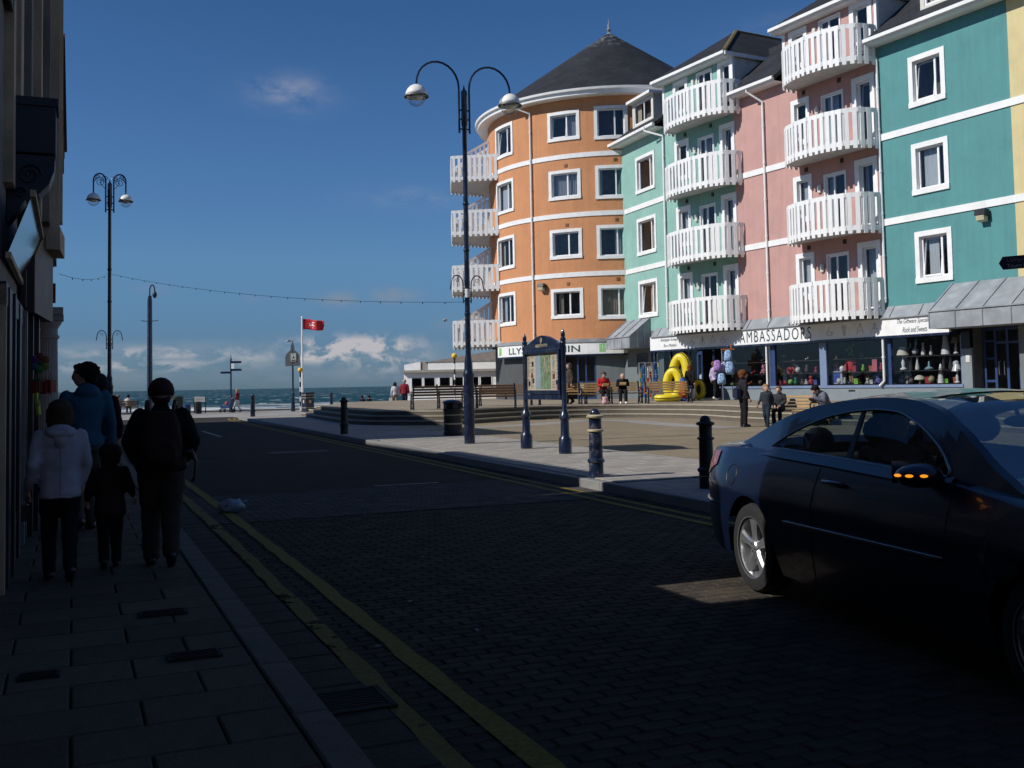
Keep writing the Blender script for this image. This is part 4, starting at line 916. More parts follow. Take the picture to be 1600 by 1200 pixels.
mb = MB(); fbox(mb, F, u_a-.05, U(1509, 600), 1.10, ZS, -.14, .04); obj('sill', mb, framelt, sh)
for pxv in (1334, 1470): mb = MB(); u = U(pxv, 610); fbox(mb, F, u-.16, u+.16, .96, 1.02, -.112, -.1); obj('air_brick', mb, blackm, sh)
def shoppane(p0, p1, z0=ZS): 
    a, b = U(p0, 580), U(p1, 580); mb = MB(); mb.quad(F.M(a, z0, .0), F.M(b, z0, .0), F.M(b, 2.95, .0), F.M(a, 2.95, .0)); obj('window_pane', mb, sglass, sh)
shoppane(1025, 1049, TZ+.1); shoppane(1050, 1091, TZ+.1); shoppane(1130, 1205); shoppane(1213, 1283); shoppane(1293, 1387); shoppane(1395, 1504)
u_i0, u_i1 = U(1018, 580), U(1509, 580)
mb = MB(); D_ = 2.6
mb.quad(F.M(u_i0, TZ, D_), F.M(u_i1, TZ, D_), F.M(u_i1, 3, D_), F.M(u_i0, 3, D_)); mb.quad(F.M(u_i0, 2.98, .02), F.M(u_i0, 2.98, D_), F.M(u_i1, 2.98, D_), F.M(u_i1, 2.98, .02)); mb.quad(F.M(u_i0, TZ+.01, .02), F.M(u_i1, TZ+.01, .02), F.M(u_i1, TZ+.01, D_), F.M(u_i0, TZ+.01, D_))
mb.quad(F.M(u_i1, TZ, .02), F.M(u_i1, 3, .02), F.M(u_i1, 3, D_), F.M(u_i1, TZ, D_)); mb.quad(F.M(u_i0, TZ, .02), F.M(u_i0, TZ, D_), F.M(u_i0, 3, D_), F.M(u_i0, 3, .02)); obj('interior', mb, mat('shop_interior', (.03, .032, .035), .9, var=.3), sh)
for p0, p1 in ((1135, 1204), (1214, 1282), (1294, 1386), (1396, 1503)):
    for z in ((ZS+.02), 1.72, 2.25):
        a, b = U(p0, 580), U(p1, 580); mb = MB(); fbox(mb, F, a, b, z-.03, z, .25, .8 if z > 1.3 else 1.3); obj('shelf', mb, mat('shelf_dark', (.035, .03, .028), .5), sh)
pipe(F, sh, U(1204, 560), 3.4, TZ+.1, d=-.22, r=.045); pipe(F, sh, U(1387, 560), 3.4, 1.35, d=-.22, r=.05, foot=-.22)
# open shop door leaf
u_d = U(1094, 600); dr_ = MB(); Fd = Flat(F.M(u_d, 0, -.08)[:2], F.M(u_d+.75, 0, -.45)[:2])
for q in ((0, .10, TZ+.02, 2.85), (Fd.L-.1, Fd.L, TZ+.02, 2.85), (.1, Fd.L-.1, TZ+.02, .85), (.1, Fd.L-.1, 2.7, 2.85)): fbox(dr_, Fd, q[0], q[1], q[2], q[3], -.03, .03)
D = obj('door', dr_, framebl, sh); p = MB(); p.quad(Fd.M(.1, .85), Fd.M(Fd.L-.1, .85), Fd.M(Fd.L-.1, 2.7), Fd.M(.1, 2.7)); obj('pane', p, sglass, D)
mb = MB(); fbox(mb, Fd, .3, .48, 1.55, 1.75, -.02, 0); fbox(mb, Fd, .55, .65, 1.4, 1.8, -.02, 0); obj('stickers', mb, mat('paper', (.6, .6, .58), .8), D)
# entrance beside the shop, under the lead canopy
uE0, uE1 = U(1523, 600), 20.6; en = thing('entrance_doorway', 'recessed blue-framed glass entrance doors under the grey lead canopy', 'entrance', (F.M(uE0, 0).x, F.M(uE0, 0).y, TZ))
mb = MB(); fbox(mb, F, U(1598, 600), 21.6, TZ-.02, 3.1, -.1, .02); fbox(mb, F, 21.6, 26, TZ-.02, 4.05, -.01, .02); obj('wall', mb, greyr, en)
FE = Flat(F.M(uE0+.05, 0, .5)[:2], F.M(uE1, 0, .5)[:2]); Lf = U(1598, 600)-uE0-.05
d_ = MB()
for x in (0, .42, Lf/2+.0, Lf-.42, Lf-.06): fbox(d_, FE, x, x+.09, TZ, 3.1, -.04, .04)
for z in (TZ, 1.25, 2.02, 2.62, 3.02): fbox(d_, FE, .09, .42, z, z+.08, -.03, .03); fbox(d_, FE, Lf-.33, Lf-.06, z, z+.08, -.03, .03)
for z in (TZ, 2.55, 3.02): fbox(d_, FE, .51, Lf-.42, z, z+.09, -.03, .03)
D = obj('door', d_, framebl, en); p = MB(); p.quad(FE.M(0, TZ, .01), FE.M(Lf, TZ, .01), FE.M(Lf, 3.1, .01), FE.M(0, 3.1, .01)); obj('pane', p, sglass, D)
h_ = MB()
for x in (.62, .82): h_.tube([FE.M(x, 1.5, -.02), FE.M(x, 1.5, -.1), FE.M(x, 1.95, -.1), FE.M(x, 1.95, -.02)], .018, 6)
obj('handle', h_, mat('brushed_steel', (.6, .6, .62), .3, metal=1), D)
mb = MB(); mb.quad(F.M(uE0, TZ, 3), F.M(uE1+1, TZ, 3), F.M(uE1+1, 3.2, 3), F.M(uE0, 3.2, 3)); mb.quad(F.M(uE0, TZ, 0), F.M(uE0, TZ, 3), F.M(uE0, 3.2, 3), F.M(uE0, 3.2, 0)); mb.quad(F.M(uE1+1, TZ, 0), F.M(uE1+1, 3.2, 0), F.M(uE1+1, 3.2, 3), F.M(uE1+1, TZ, 3)); mb.quad(F.M(uE0, 3.15, 0), F.M(uE0, 3.15, 3), F.M(uE1+1, 3.15, 3), F.M(uE1+1, 3.15, 0)); obj('lobby', mb, room, en)
mb = MB(); fbox(mb, F, U(1513, 570), U(1519, 570), 1.95, 2.2, -.12, -.1); obj('notice', mb, mat('paper', (.6, .6, .58), .8), en)
mb = MB(); fbox(mb, F, U(1507, 570), U(1521, 570), 2.42, 3.0, -.14, -.1); obj('notice_case', mb, blackm, en)

# ---- white seafront shelter left of the tower
p0 = G(628, 627.5, TZ); sc_ = 66
def SP(px, py, Y=66): return at_depth(px, py, Y)
sx0 = SP(630, 600).x; sx1 = SP(790, 600).x
pv_ = thing('seafront_shelter', 'low white seafront shelter with a grey roof beyond the benches', 'shelter', (sx0, 66, 0))
FS = Flat((sx0, 66.5), (sx1+4, 64.5)); zt = SP(700, 587).z; L_ = FS.L
mb = MB(); nb = 5; hs = []
zr0, zr1 = SP(700, 590).z-.0, SP(700, 607).z
for i in range(nb*2+1):
    a = .35+i*(L_-.5)/(nb*2+1); hs.append((a+(.12 if i % 2 == 0 else .02), a+(L_-.5)/(nb*2+1)-(.02 if i % 2 == 0 else .10), zr1, zr0))
wall(mb, FS, 0, L_, .0, 2.35, hs); mb.quad(FS.M(0, 0, 0), FS.M(0, 2.35, 0), FS.M(0, 2.35, 5), FS.M(0, 0, 5)); mb.quad(FS.M(L_, 0, 0), FS.M(L_, 0, 5), FS.M(L_, 2.35, 5), FS.M(L_, 2.35, 0)); mb.quad(FS.M(0, 0, 5), FS.M(0, 2.3, 5), FS.M(L_, 2.3, 5), FS.M(L_, 0, 5))
obj('wall', mb, white, pv_)
for h in hs:
    fr = MB(); 
    for q in ((h[0], h[0]+.06, h[2], h[3]), (h[1]-.06, h[1], h[2], h[3]), (h[0], h[1], h[2], h[2]+.06)): fbox(fr, FS, q[0], q[1], q[2], q[3], -.02, .04)
    wn = obj('window', fr, white, pv_); p = MB(); p.quad(FS.M(h[0], h[2], .03), FS.M(h[1], h[2], .03), FS.M(h[1], h[3], .03), FS.M(h[0], h[3], .03)); obj('pane', p, glass_mat('dark_glass', (.1, .11, .12), 1, .02, .04), wn)
mb = MB(); fbox(mb, FS, -.1, L_, 2.35, 2.5, -.25, 5, 1); fbox(mb, FS, 1.6, L_, 2.5, 3.0, .1, 5, 0); 
mb.poly([FS.M(0, 2.5, .1), FS.M(1.1, 3.05, .1), FS.M(1.1, 2.5, .1)], 0); mb.prism([FS.M(0, 2.5, .08), FS.M(1.1, 2.5, .08), FS.M(1.1, 3.05, .08), FS.M(0, 2.86, .08)], FS.n*3, 0)
fbox(mb, FS, 1.1, 1.6, 2.5, 3.05, .15, 4, 1); obj('parapet', mb, [white, conc], pv_)
mb = MB(); mb.poly([FS.M(1.4, 3.0, .05), FS.M(L_+.1, 3.0, .05), FS.M(L_+.1, 3.75, 3), FS.M(5.4, 3.75, 3)]); mb.poly([FS.M(1.4, 3.0, .05), FS.M(5.4, 3.75, 3), FS.M(L_+.1, 3.75, 3), FS.M(L_+.1, 3.0, 6), FS.M(1.4, 3.0, 6)]); obj('roof', mb, mat('weathered_roof', (.16, .14, .12), .9, var=.2), pv_)
mb = MB(); mb.box((sx0+2, 65.2, .25), (5, .5, .55)); st(obj('low_wall', mb, conc))
# ------------------------------------------------------------------ left side of the street (throws the long shade)
stone = mat('grey_stone', (.24, .21, .18), .9, var=.15, bump=.5, dirt=(.08, .08, .08, .5))
beige = mat('beige_stone', (.60, .44, .28), .9, var=.15, bump=.4, dirt=(.10, .09, .07, .5))
dnavy = mat('dark_navy_wood', (.010, .016, .035), .45, var=.2)
brownw = mat('dark_brown_wood', (.022, .016, .012), .5, var=.2)
redp = mat('red_panel', (.25, .02, .02), .5)
tile = mat('terracotta_tile', (.10, .045, .03), .85, var=.3)
colm = mat('column_stone', (.34, .30, .28), .85, var=.1, bump=.3)
def STZ(name, par, poly, z0, z1, m):
    mb = MB(); mb.prism([RT(s, t, z0) for s, t in poly], (0, 0, z1-z0)); return obj(name, mb, m, par)
bA = thing('street_building', 'tall building behind the camera that shades the near road', 'building', RT(5, -1))
STZ('wall', bA, [(-18, -.6), (-18, -9), (6.1, -9), (6.1, -4.6), (6.1, -.5)], 0, 13, stone)
STZ('sun_gap_wall', bA, [(6.1, -.75), (6.1, -.5), (6.8, -.5), (6.8, -.75)], 0, 3.48, stone)  # unseen low wall, its height chosen for the sun patch on the road
mb = MB(); mb.prism([RT(6.8, -.5, 0), RT(8.2, -.5, 0), RT(8.2, -.5, 4.9), RT(6.8, -.5, 4.7)], RT(0, -.25)); obj('sun_gap_slope', mb, stone, bA)  # unseen wall, top shaped so sun strikes only the rear of the car
FA = Flat(RT(-18, -.6)[:2], RT(6.1, -.5)[:2])
for i in range(7):
    for z in (4.5, 8.2):
        mb = MB(); fbox(mb, FA, 2+i*3.2, 3.3+i*3.2, z, z+2, -.08, -.01, 0); w = obj('window', mb, white, bA); mb = MB(); fbox(mb, FA, 2.12+i*3.2, 3.18+i*3.2, z+.12, z+1.88, -.09, -.08, 0); obj('pane', mb, glass_mat('dark_glass'), w)
STZ('wall', bA, [(-60, -.7), (-60, -9), (-18.2, -9), (-18.2, -.7)], 0, 12, beige)  # added unseen stretch, hides open sky from the car door reflections
bD_ = thing('street_building', 'unseen plain block added behind the gap on the left to keep low sky out of the car reflections', 'building', RT(6.4, -16))  # added out of view to cut sky reflections on the car
STZ('wall', bD_, [(-2, -14), (-2, -24), (14, -24), (14, -14)], 0, 13.2, stone)
bR_ = thing('street_building', 'unseen row of buildings added across the road behind the camera to darken the shade', 'building', RT(-20, 12))  # added out of view, blocks skylight so the street shade deepens
STZ('wall', bR_, [(-60, 8.5), (-60, 20), (-9, 20), (-9, 8.5)], 0, 11, beige)
FR_ = Flat(RT(-9, 8.5)[:2], RT(-60, 8.5)[:2])
for i in range(12):
    for z in (1, 4.5, 8):
        mb = MB(); fbox(mb, FR_, 2+i*4, 3.4+i*4, z, z+1.9, -.06, -.0, 0); w = obj('window', mb, white, bR_); mb = MB(); fbox(mb, FR_, 2.12+i*4, 3.28+i*4, z+.12, z+1.78, -.07, -.06, 0); obj('pane', mb, glass_mat('dark_glass', (.1, .11, .12), 1, .02, .04), w)
bB = thing('street_building', 'grey and beige stone building with a dark projecting shopfront at the left edge', 'building', RT(10, -.5))
STZ('wall', bB, [(8.2, -.52), (8.42, -4.6), (8.42, -9), (12.9, -9), (12.9, -.47)], 0, 12.5, stone)
FB = Flat(RT(6.8, -.475)[:2], RT(12.9, -.455)[:2])
def ub(px, d=-.05): return FB.uz(px, 500, d)[0]
for (a, b, d, m_) in ((2.3, 2.6, -.03, beige), (3.0, 3.5, -.05, beige), (4.55, 4.75, -.11, stone)):
    mb = MB(); fbox(mb, FB, a, b, 3.2, 12.4, d, .1); obj('pilaster', mb, m_, bB)
for q0, q1, tt, z0, z1, m_ in ((10.6, 11.2, -.36, 3.3, 12.4, stone), (11.2, 11.75, -.29, 3.3, 12.4, beige), (11.75, 12.2, -.22, 3.3, 12.4, stone), (12.2, 12.88, -.13, 3.2, 12.4, beige), (12.4, 12.65, -.10, 3.4, 12.4, beige)):
    STZ('pilaster', bB, [(q0, -.6), (q1, -.6), (q1, tt), (q0, tt)], z0, z1, m_)
STZ('cornice', bB, [(12.1, -.6), (12.92, -.6), (12.92, -.08), (12.1, -.12)], 3.05, 3.3, beige)
STZ('dark_bay', bB, [(11.2, -.6), (12.8, -.6), (12.8, -.20), (11.2, -.34)], 2.3, 3.2, brownw)
for q0, tt, m_ in ((11.0, -.40, dnavy), (11.5, -.36, brownw), (12.0, -.32, dnavy), (12.5, -.36, beige)): STZ('pier', bB, [(q0, -.6), (q0+.22, -.6), (q0+.22, tt), (q0, tt)], .05, 2.3, m_)
mb = MB(); 
for z in (4.6, 8.3): 
    fbox(mb, FB, 1.6, 2.6, z, z+2.2, -.02, .0)
obj('window', mb, dnavy, bB)
# shop front of that building
mb = MB(); fbox(mb, FB, 1.5, 6.0, .05, .45, -.02, .1); fbox(mb, FB, 1.5, 6.0, 2.15, 2.32, -.03, .12); obj('shopfront_frame', mb, dnavy, bB)
for i, (a, w, m_) in enumerate(((1.5, .10, beige), (1.75, .3, dnavy), (2.3, .14, dnavy), (2.8, .10, beige), (3.3, .3, dnavy), (4.1, .16, stone), (4.8, .2, dnavy), (5.5, .2, dnavy))):
    mb = MB(); fbox(mb, FB, a, a+w, .05, 2.3, -.03-.012*(i % 3), .1); obj('pier', mb, m_, bB)
mb = MB(); mb.quad(FB.M(1.5, .45, .04), FB.M(6.0, .45, .04), FB.M(6.0, 2.2, .04), FB.M(1.5, 2.2, .04)); obj('window_pane', mb, glass_mat('dark_glass', (.1, .11, .12), 1, .02, .04), bB)
mb = MB(); fbox(mb, FB, 4.2, 6.05, 2.34, 3.5, -.05, .0); obj('dark_fascia', mb, brownw, bB)
for i in range(4): mb = MB(); fbox(mb, FB, 4.4+i*.4, 4.46+i*.4, 2.36, 3.48, -.075, -.05); obj('fascia_rib', mb, dnavy, bB)
# tilted glossy fascia that mirrors the sky
mb = MB(); c0, c1 = .3, 4.15
q1 = at_depth(35, 443, 10.2); q2 = at_depth(65, 371, 10.2); bk = RT(-2.5, .0); P = [q1+bk, q1, q2, q2+bk]
mb.quad(*P); mb.poly([P[1], P[1]+RT(0, -.1), P[2]+RT(0, -.3), P[2]]); fa = obj('fascia_glass', mb, mat('mirror_fascia', (.30, .35, .40), .12, metal=1, var=.1, nscale=1.5), bB)
mb = MB(); mb.beam(P[0]+Vector((0, 0, -.02)), P[1]+Vector((0, 0, -.02)), .04, .05); mb.beam(P[3], P[2], .04, .05); mb.beam(P[1], P[2], .03, .04); obj('fascia_trim', mb, beige, bB)
# projecting carved console with box top
hs = thing('projecting_sign', 'dark navy box sign on a carved bracket at the upper left', 'sign', RT(9.4, -.4, 3.4))
mb = MB(); P = [(-.50, 3.52), (-.13, 3.52), (-.13, 3.98), (-.50, 3.98)]; mb.prism([RT(9.4, t, z) for t, z in P], RT(.35, 0)); mb.prism([RT(9.38, t, z) for t, z in ((-.5, 3.92), (-.11, 3.92), (-.11, 3.99), (-.5, 3.99))], RT(.4, 0)); obj('box', mb, dnavy, hs)
mb = MB(); P = [(-.50, 3.5), (-.135, 3.5), (-.14, 3.38), (-.18, 3.26), (-.26, 3.17), (-.36, 3.12), (-.44, 3.0), (-.5, 2.92)]; mb.prism([RT(9.42, t, z) for t, z in P], RT(.3, 0)); obj('bracket', mb, dnavy, hs)
mb = MB(); 
for (c, r) in (((-.33, 3.33), .10), ((-.40, 3.18), .05)):
    mb.tube([RT(9.415, c[0]+cos(a*.5)*r*(1-a/22), c[1]+sin(a*.5)*r*(1-a/22)) if False else RT(9.41, c[0]+cos(a*.6)*r*(1-a/20), c[1]+sin(a*.6)*r*(1-a/20)) for a in range(18)], .012, 5)
obj('scroll', mb, dnavy, hs)
# low building with scalloped tile verge
bL = thing('street_building', 'low building with a scalloped tile edge just beyond the stone building', 'building', RT(17, -1))
STZ('wall', bL, [(12.95, -.6), (12.95, -7), (26.6, -7), (26.6, -.75), (20.3, -.75), (20.3, -.6)], 0, 5.5, beige)
mb = MB(); mb.prism([RT(13.62, -.14, 5.78), RT(13.62, -7.2, 5.78), RT(26.6, -7.2, 5.78), RT(26.6, -.55, 5.78), RT(20.3, -.55, 5.78), RT(20.3, -.13, 5.78)], (0, 0, .17)); mb.prism([RT(13.62, -.14, 5.5), RT(20.3, -.14, 5.5), RT(20.3, -.5, 5.5), RT(13.62, -.5, 5.5)], (0, 0, .27)); obj('roof', mb, tile, bL)
tm = MB(); tm.tube([(-.12, 0, 0), (.12, 0, 0)], .07, 8); tm = tm.mesh('roof_tile', tile)
for i in range(22): put('roof_tile', tm, bL, RT(13.8+.3*i, -.21, 5.93)-bL.location, rz=RZ-pi/2+pi/2*0)
FL_ = Flat(RT(13.62, -.59)[:2], RT(20.3, -.59)[:2])
for i, (a, w, m_) in enumerate(((.3, .3, brownw), (1.2, .2, colm), (2.2, .3, dnavy), (3.4, .2, stone))):
    mb = MB(); fbox(mb, FL_, a, a+w, .05, 5.4, -.04-.02*i, .0); obj('pier', mb, m_, bL)
mb = MB(); fbox(mb, FL_, .2, 4.6, 3.55, 4.6, -.36, .0); fbox(mb, FL_, .2, 4.2, 4.6, 4.75, -.34, 0); obj('dark_bay', mb, brownw, bL)
mb = MB(); fbox(mb, FL_, .2, 4.0, 2.85, 3.1, -.22, .0); obj('fascia', mb, dnavy, bL)
# small projecting signs
for s_, t1, z0, z1, rz0, rz1, lab in ((14.6, -.13, 3.35, 4.05, 3.35, 3.58, 'higher navy hanging sign with a pale top on the left buildings'), (16.4, -.25, 2.75, 3.35, 2.82, 3.1, 'lower navy hanging sign with a red panel just above the pale column')):
    g_ = thing('hanging_sign', lab, 'sign', RT(s_, -.25, z0), group='small hanging signs on the left')
    mb = MB(); mb.prism([RT(s_, t, z) for t, z in ((-.3, z0), (t1-.03, z0), (t1-.03, z1), (-.3, z1))], RT(.12, 0)); obj('panel', mb, dnavy, g_)
    mb = MB(); mb.prism([RT(s_-.02, t, z) for t, z in ((-.22, rz0), (t1-.05, rz0), (t1-.05, rz1), (-.22, rz1))], RT(.16, 0)); obj('red_panel', mb, redp, g_)
    mb = MB(); mb.prism([RT(s_-.02, t, z) for t, z in ((-.3, z1), (t1, z1), (t1, z1+.12), (-.3, z1+.12))], RT(.16, 0)); obj('cap', mb, tile, g_)
# column
cp = RT(19.4, -.36, .05); ct = thing('stone_column', 'pale fluted stone column with a square capital at the end of the left shops', 'column', cp)
mb = MB(); mb.box((cp.x, cp.y, .12), (.42, .42, .14), rz=RZ); mb.lathe((cp.x, cp.y, 0), [(.19, .19), (.20, .24), (.17, .28)], 24); obj('base', mb, colm, ct)
mb = MB(); n = 40; prof = [(.155, .28), (.15, 1.2), (.135, 2.42)]; vs = []
for r, z in prof:
    for k in range(n): an = 2*pi*k/n; rr = r*(1 if k % 2 else .93); vs.append((cp.x+rr*cos(an), cp.y+rr*sin(an), z))
mb.add(vs, [(i*n+k, i*n+(k+1) % n, (i+1)*n+(k+1) % n, (i+1)*n+k) for i in range(2) for k in range(n)]); obj('shaft', mb, colm, ct)
mb = MB(); mb.lathe((cp.x, cp.y, 0), [(.14, 2.42), (.165, 2.44), (.165, 2.48), (.14, 2.50), (.14, 2.6), (.20, 2.70), (.21, 2.74)], 24); mb.box((cp.x, cp.y, 2.79), (.46, .46, .10), rz=RZ); mb.box((cp.x-.05, cp.y-.03, 2.90), (.56, .56, .12), rz=RZ); obj('capital', mb, colm, ct)
# set back taller building further along
bC = thing('street_building', 'tall building set back at the far end of the shaded street', 'building', RT(35, -3))
STZ('wall', bC, [(26.7, -1.2), (26.7, -9), (49.2, -9), (49.2, -1.2)], 0, 10.0, stone)
mb = MB(); mb.prism([RT(26.6, -1.1, 10), RT(26.6, -9, 10), RT(49.3, -9, 10), RT(49.3, -1.1, 10)], (0, 0, .2)); obj('parapet', mb, colm, bC)
FC = Flat(RT(26.7, -1.2)[:2], RT(49.2, -1.2)[:2])
for i in range(7):
    for z in (.7, 4.0, 7.0):
        mb = MB(); fbox(mb, FC, 1+i*3.1, 2.4+i*3.1, z, z+1.9, -.05, .0, 0); w = obj('window', mb, white, bC); mb = MB(); fbox(mb, FC, 1.12+i*3.1, 2.28+i*3.1, z+.12, z+1.78, -.06, -.05, 0); obj('pane', mb, glass_mat('dark_glass'), w)
# shop goods on the left: pinwheel flower, red bags
pw = at_depth(63, 567, 8.0); th = thing('pinwheel_flower', 'rainbow toy windmill flower hung at the left shop window', 'toy', (pw.x, pw.y, pw.z))
for i, c in enumerate(((.30, .05, .04), (.32, .12, .04), (.25, .28, .04), (.06, .26, .06), (.04, .14, .22), (.16, .06, .22))):
    a = pi/2-i*pi/3; c_ = pw+Vector((cos(a)*.048, 0, sin(a)*.048)); mb = MB(); mb.ball(c_, .034, 10, sc=(1, .35, 1)); obj('petal', mb, mat('petal_%s' % ('red', 'orange', 'yellow', 'green', 'blue', 'violet')[i], c, .5), th, smooth=True)
mb = MB(); mb.ball(pw, .02, 8); mb.tube([pw, pw+Vector((-.01, 0, -.34))], .005, 5); mb.ball(pw+Vector((-.03, 0, -.13)), .03, 8, sc=(1, .2, .5)); obj('stem', mb, mat('green_stem', (.03, .12, .04), .5), th)
pr = at_depth(58, 605, 8.2)
for i in range(4):
    c = pr+Vector((-.01+i*.03, .02*i, (0, .012, -.006, .008)[i])); g = MB(); g.box(c, (.05, .1, .10)); g.tube([c+Vector((-.015, 0, .05)), c+Vector((0, 0, .10)), c+Vector((.015, 0, .05))], .004, 4)
    o = obj('red_bag', g, mat('red_cloth', (.22, .02, .02), .7), None, bevel=.012); tag(o, ['small red bag nearest the wall', 'second small red bag from the wall', 'third small red bag from the wall', 'small red bag furthest from the wall'][i]+' in the row under the windmill', 'bag', 'red bags in the row under the windmill')
yp = at_depth(55, 632, 8.0); mb = MB(); mb.prism([yp+Vector((-.01, 0, .09)), yp+Vector((.012, 0, .09)), yp+Vector((.03, 0, -.08)), yp+Vector((.01, 0, -.09))], (0, .04, 0)); tag(obj('streamer', mb, mat('lime_streamer', (.35, .45, .03), .5)), 'narrow yellow green streamer below the red bags', 'streamer')
# ------------------------------------------------------------------ street furniture
whiteg = mat('lamp_white', (.88, .86, .80), .35); 
def dome_glass(): return glass_mat('lamp_glass', (.93, .94, .95), .35, .08, .03)
def lamp_post(label, base, ztop, half, zarc, zlamp, hook_z, scroll=False, rl=.28, s=1.0):
    t = thing('lamp_post', label, 'street lamp', base, RZ-pi/2, 'tall twin-armed navy lamp posts'); z0 = base[2]
    mb = MB(); mb.lathe((0, 0, 0), [(.125*s, 0), (.125*s, 1.0), (.115*s, 1.55), (.13*s, 1.60), (.13*s, 1.64), (.115*s, 1.68), (.10*s, 1.74), (.095*s, 1.9), (.062*s, 2.1)], 24); mb.lathe((0, 0, 0), [(.13*s, 1.2), (.135*s, 1.24), (.135*s, 1.30), (.13*s, 1.34)], 24); obj('base', mb, navy, t, world=False, auto=35)
    mb = MB(); H_ = ztop-z0; mb.lathe((0, 0, 0), [(.066*s, 1.9), (.062*s, 3.2), (.058*s, 6.0), (.055*s, H_-.9), (.075*s, H_-.85), (.075*s, H_-.05), (.03*s, H_), (.002, H_+.12)], 20)
    for z in (3.0, 4.5, 5.6): mb.lathe((0, 0, 0), [(.07*s, z), (.078*s, z+.03), (.07*s, z+.06)], 20)
    obj('pole', mb, navy, t, world=False, auto=35)
    for sg_ in (-1, 1):
        r = half/2-.02; cx_ = half-r; za = zarc-z0-r; pts = []
        for z in (H_-1.05, H_-.6, H_-.3): pts.append((sg_*.13*s, 0, z))
        for i in range(13): a = pi-pi*i/12; pts.append((sg_*(cx_+.0+r*cos(a)*((half-.13)/2/r) + ((.13+half)/2-cx_)), 0, za+r*sin(a)))
        pts.append((sg_*half, 0, zlamp-z0+.22))
        mb = MB(); mb.tube(pts, .026*s, 8); 
        for z in (H_-.95, H_-.72, H_-.5): mb.tube([(sg_*.05, 0, z), (sg_*.13*s, 0, z)], .02, 6)
        a_ = obj('arm', mb, navy, t, world=False, auto=40)
        if scroll:
            q = MB()
            for (cx2, cz2, rr, dr) in ((half*.62, za-.05, .17, 1), (half*.33, za+.05, .12, -1), (half*.80, za+.12, .09, -1)):
                q.tube([(sg_*(cx2+cos(k*.55)*rr*(1-k/26)*dr), 0, cz2+sin(k*.55)*rr*(1-k/26)) for k in range(22)], .010, 4)
            q.tube([(sg_*.13, 0, H_-.25), (sg_*.3, 0, za-.1), (sg_*half*.6, 0, za+.15), (sg_*half*.9, 0, za)], .010, 4); obj('scrollwork', q, navy, a_, world=False)
        q = MB(); L_ = (sg_*half, 0, zlamp-z0); q.ball(L_, rl*.92, 20, sc=(1, 1, 1.05), z0=0); hd = obj('lamp_head', q, whiteg, t, world=False, smooth=True)
        q = MB(); q.lathe(L_, [(rl*.85, .0), (rl*1.02, -.005), (rl*1.04, -.03), (rl*.95, -.035), (rl*.9, -.035)], 24, caps=False); obj('rim', q, mat('rim_grey', (.10, .10, .10), .5), hd, world=False, auto=40)
        q = MB(); q.ball((L_[0], 0, L_[2]-.04), rl*.82, 20, sc=(1, 1, .95), z1=0); obj('glass_bowl', q, dome_glass(), hd, world=False, smooth=True)
        q = MB(); q.ball((L_[0], 0, L_[2]-.02), rl*.6, 12, sc=(1, 1, .5)); obj('bulb', q, whiteg, hd, world=False, smooth=True)
        h = MB(); hz = hook_z-z0; w = .30*s; h.tube([(sg_*.10, 0, hz-.55), (sg_*.10, 0, hz-.12)]+[(sg_*(.10+w*.5-cos(pi*i/8)*w*.5), 0, hz-.12+sin(pi*i/8)*.22) for i in range(9)]+[(sg_*(.10+w+.02), 0, hz-.24)], .014, 6)
        h.tube([(sg_*(.10+w*.5+cos(k*.6)*.06*(1-k/16)), 0, hz-.03+sin(k*.6)*.06*(1-k/16)) for k in range(13)], .006, 4)
        for z in (hz-.5, hz-.35, hz-.2): h.tube([(sg_*.05, 0, z), (sg_*.10, 0, z)], .012, 4)
        obj('basket_hook', h, navy, t, world=False)
    return t
lb = G(734, 694, PZ); Lm = lamp_post('tall navy twin-armed lamp post on the pale pavement beside the litter bin', (lb.x, lb.y, PZ), at_depth(727, 140, lb.y).z, 1.18, at_depth(727, 101, lb.y).z, at_depth(727, 157, lb.y).z, at_depth(731, 437, lb.y).z)
sb = MB(); sb.lathe((0, 0, 0), [(.068, 3.42), (.068, 3.62)], 16); obj('white_sleeve', sb, white, Lm, world=False)
lf = at_depth(171, 600, 35); Lf_ = lamp_post('distant navy lamp post with curled scrollwork under its twin arms at the left', (lf.x, lf.y, .05), at_depth(171, 285, 35).z, .52, at_depth(171, 272, 35).z, at_depth(171, 313, 35).z, at_depth(170, 521, 35).z, scroll=True, rl=.24)
q = MB(); q.box((.0, -.12, 1.75), (.12, .12, .38)); obj('junction_box', q, blackm, Lf_, world=False)
# festoon wire
w0 = RT(19.6, -.3, 3.0); w0 = at_depth(93, 428, 20); w1 = at_depth(171, 428, 35); w2 = at_depth(732, 472, lb.y)
for a, b, sag, n, lab in ((w0, w1, .15, 6, 'thin festoon wire from the left buildings to the scrollwork lamp post'), (w1, w2, .28, 22, 'long thin festoon wire with small bulb holders strung across the road between lamp posts')):
    pts = [a.lerp(b, i/30)+Vector((0, 0, -sag*4*(i/30)*(1-i/30))) for i in range(31)]; tw_ = thing('festoon_wire', lab, 'wire', a); mb = MB(); mb.tube(pts, .005, 4); obj('cable', mb, blackm, tw_)
    hm = MB().lathe((0, 0, 0), [(.008, .0), (.012, -.01), (.010, -.045)], 6).mesh('bulb_holder', blackm)
    for i in range(1, n): p = a.lerp(b, i/n)+Vector((0, 0, -sag*4*(i/n)*(1-i/n))); put('bulb_holder', hm, tw_, p-a)
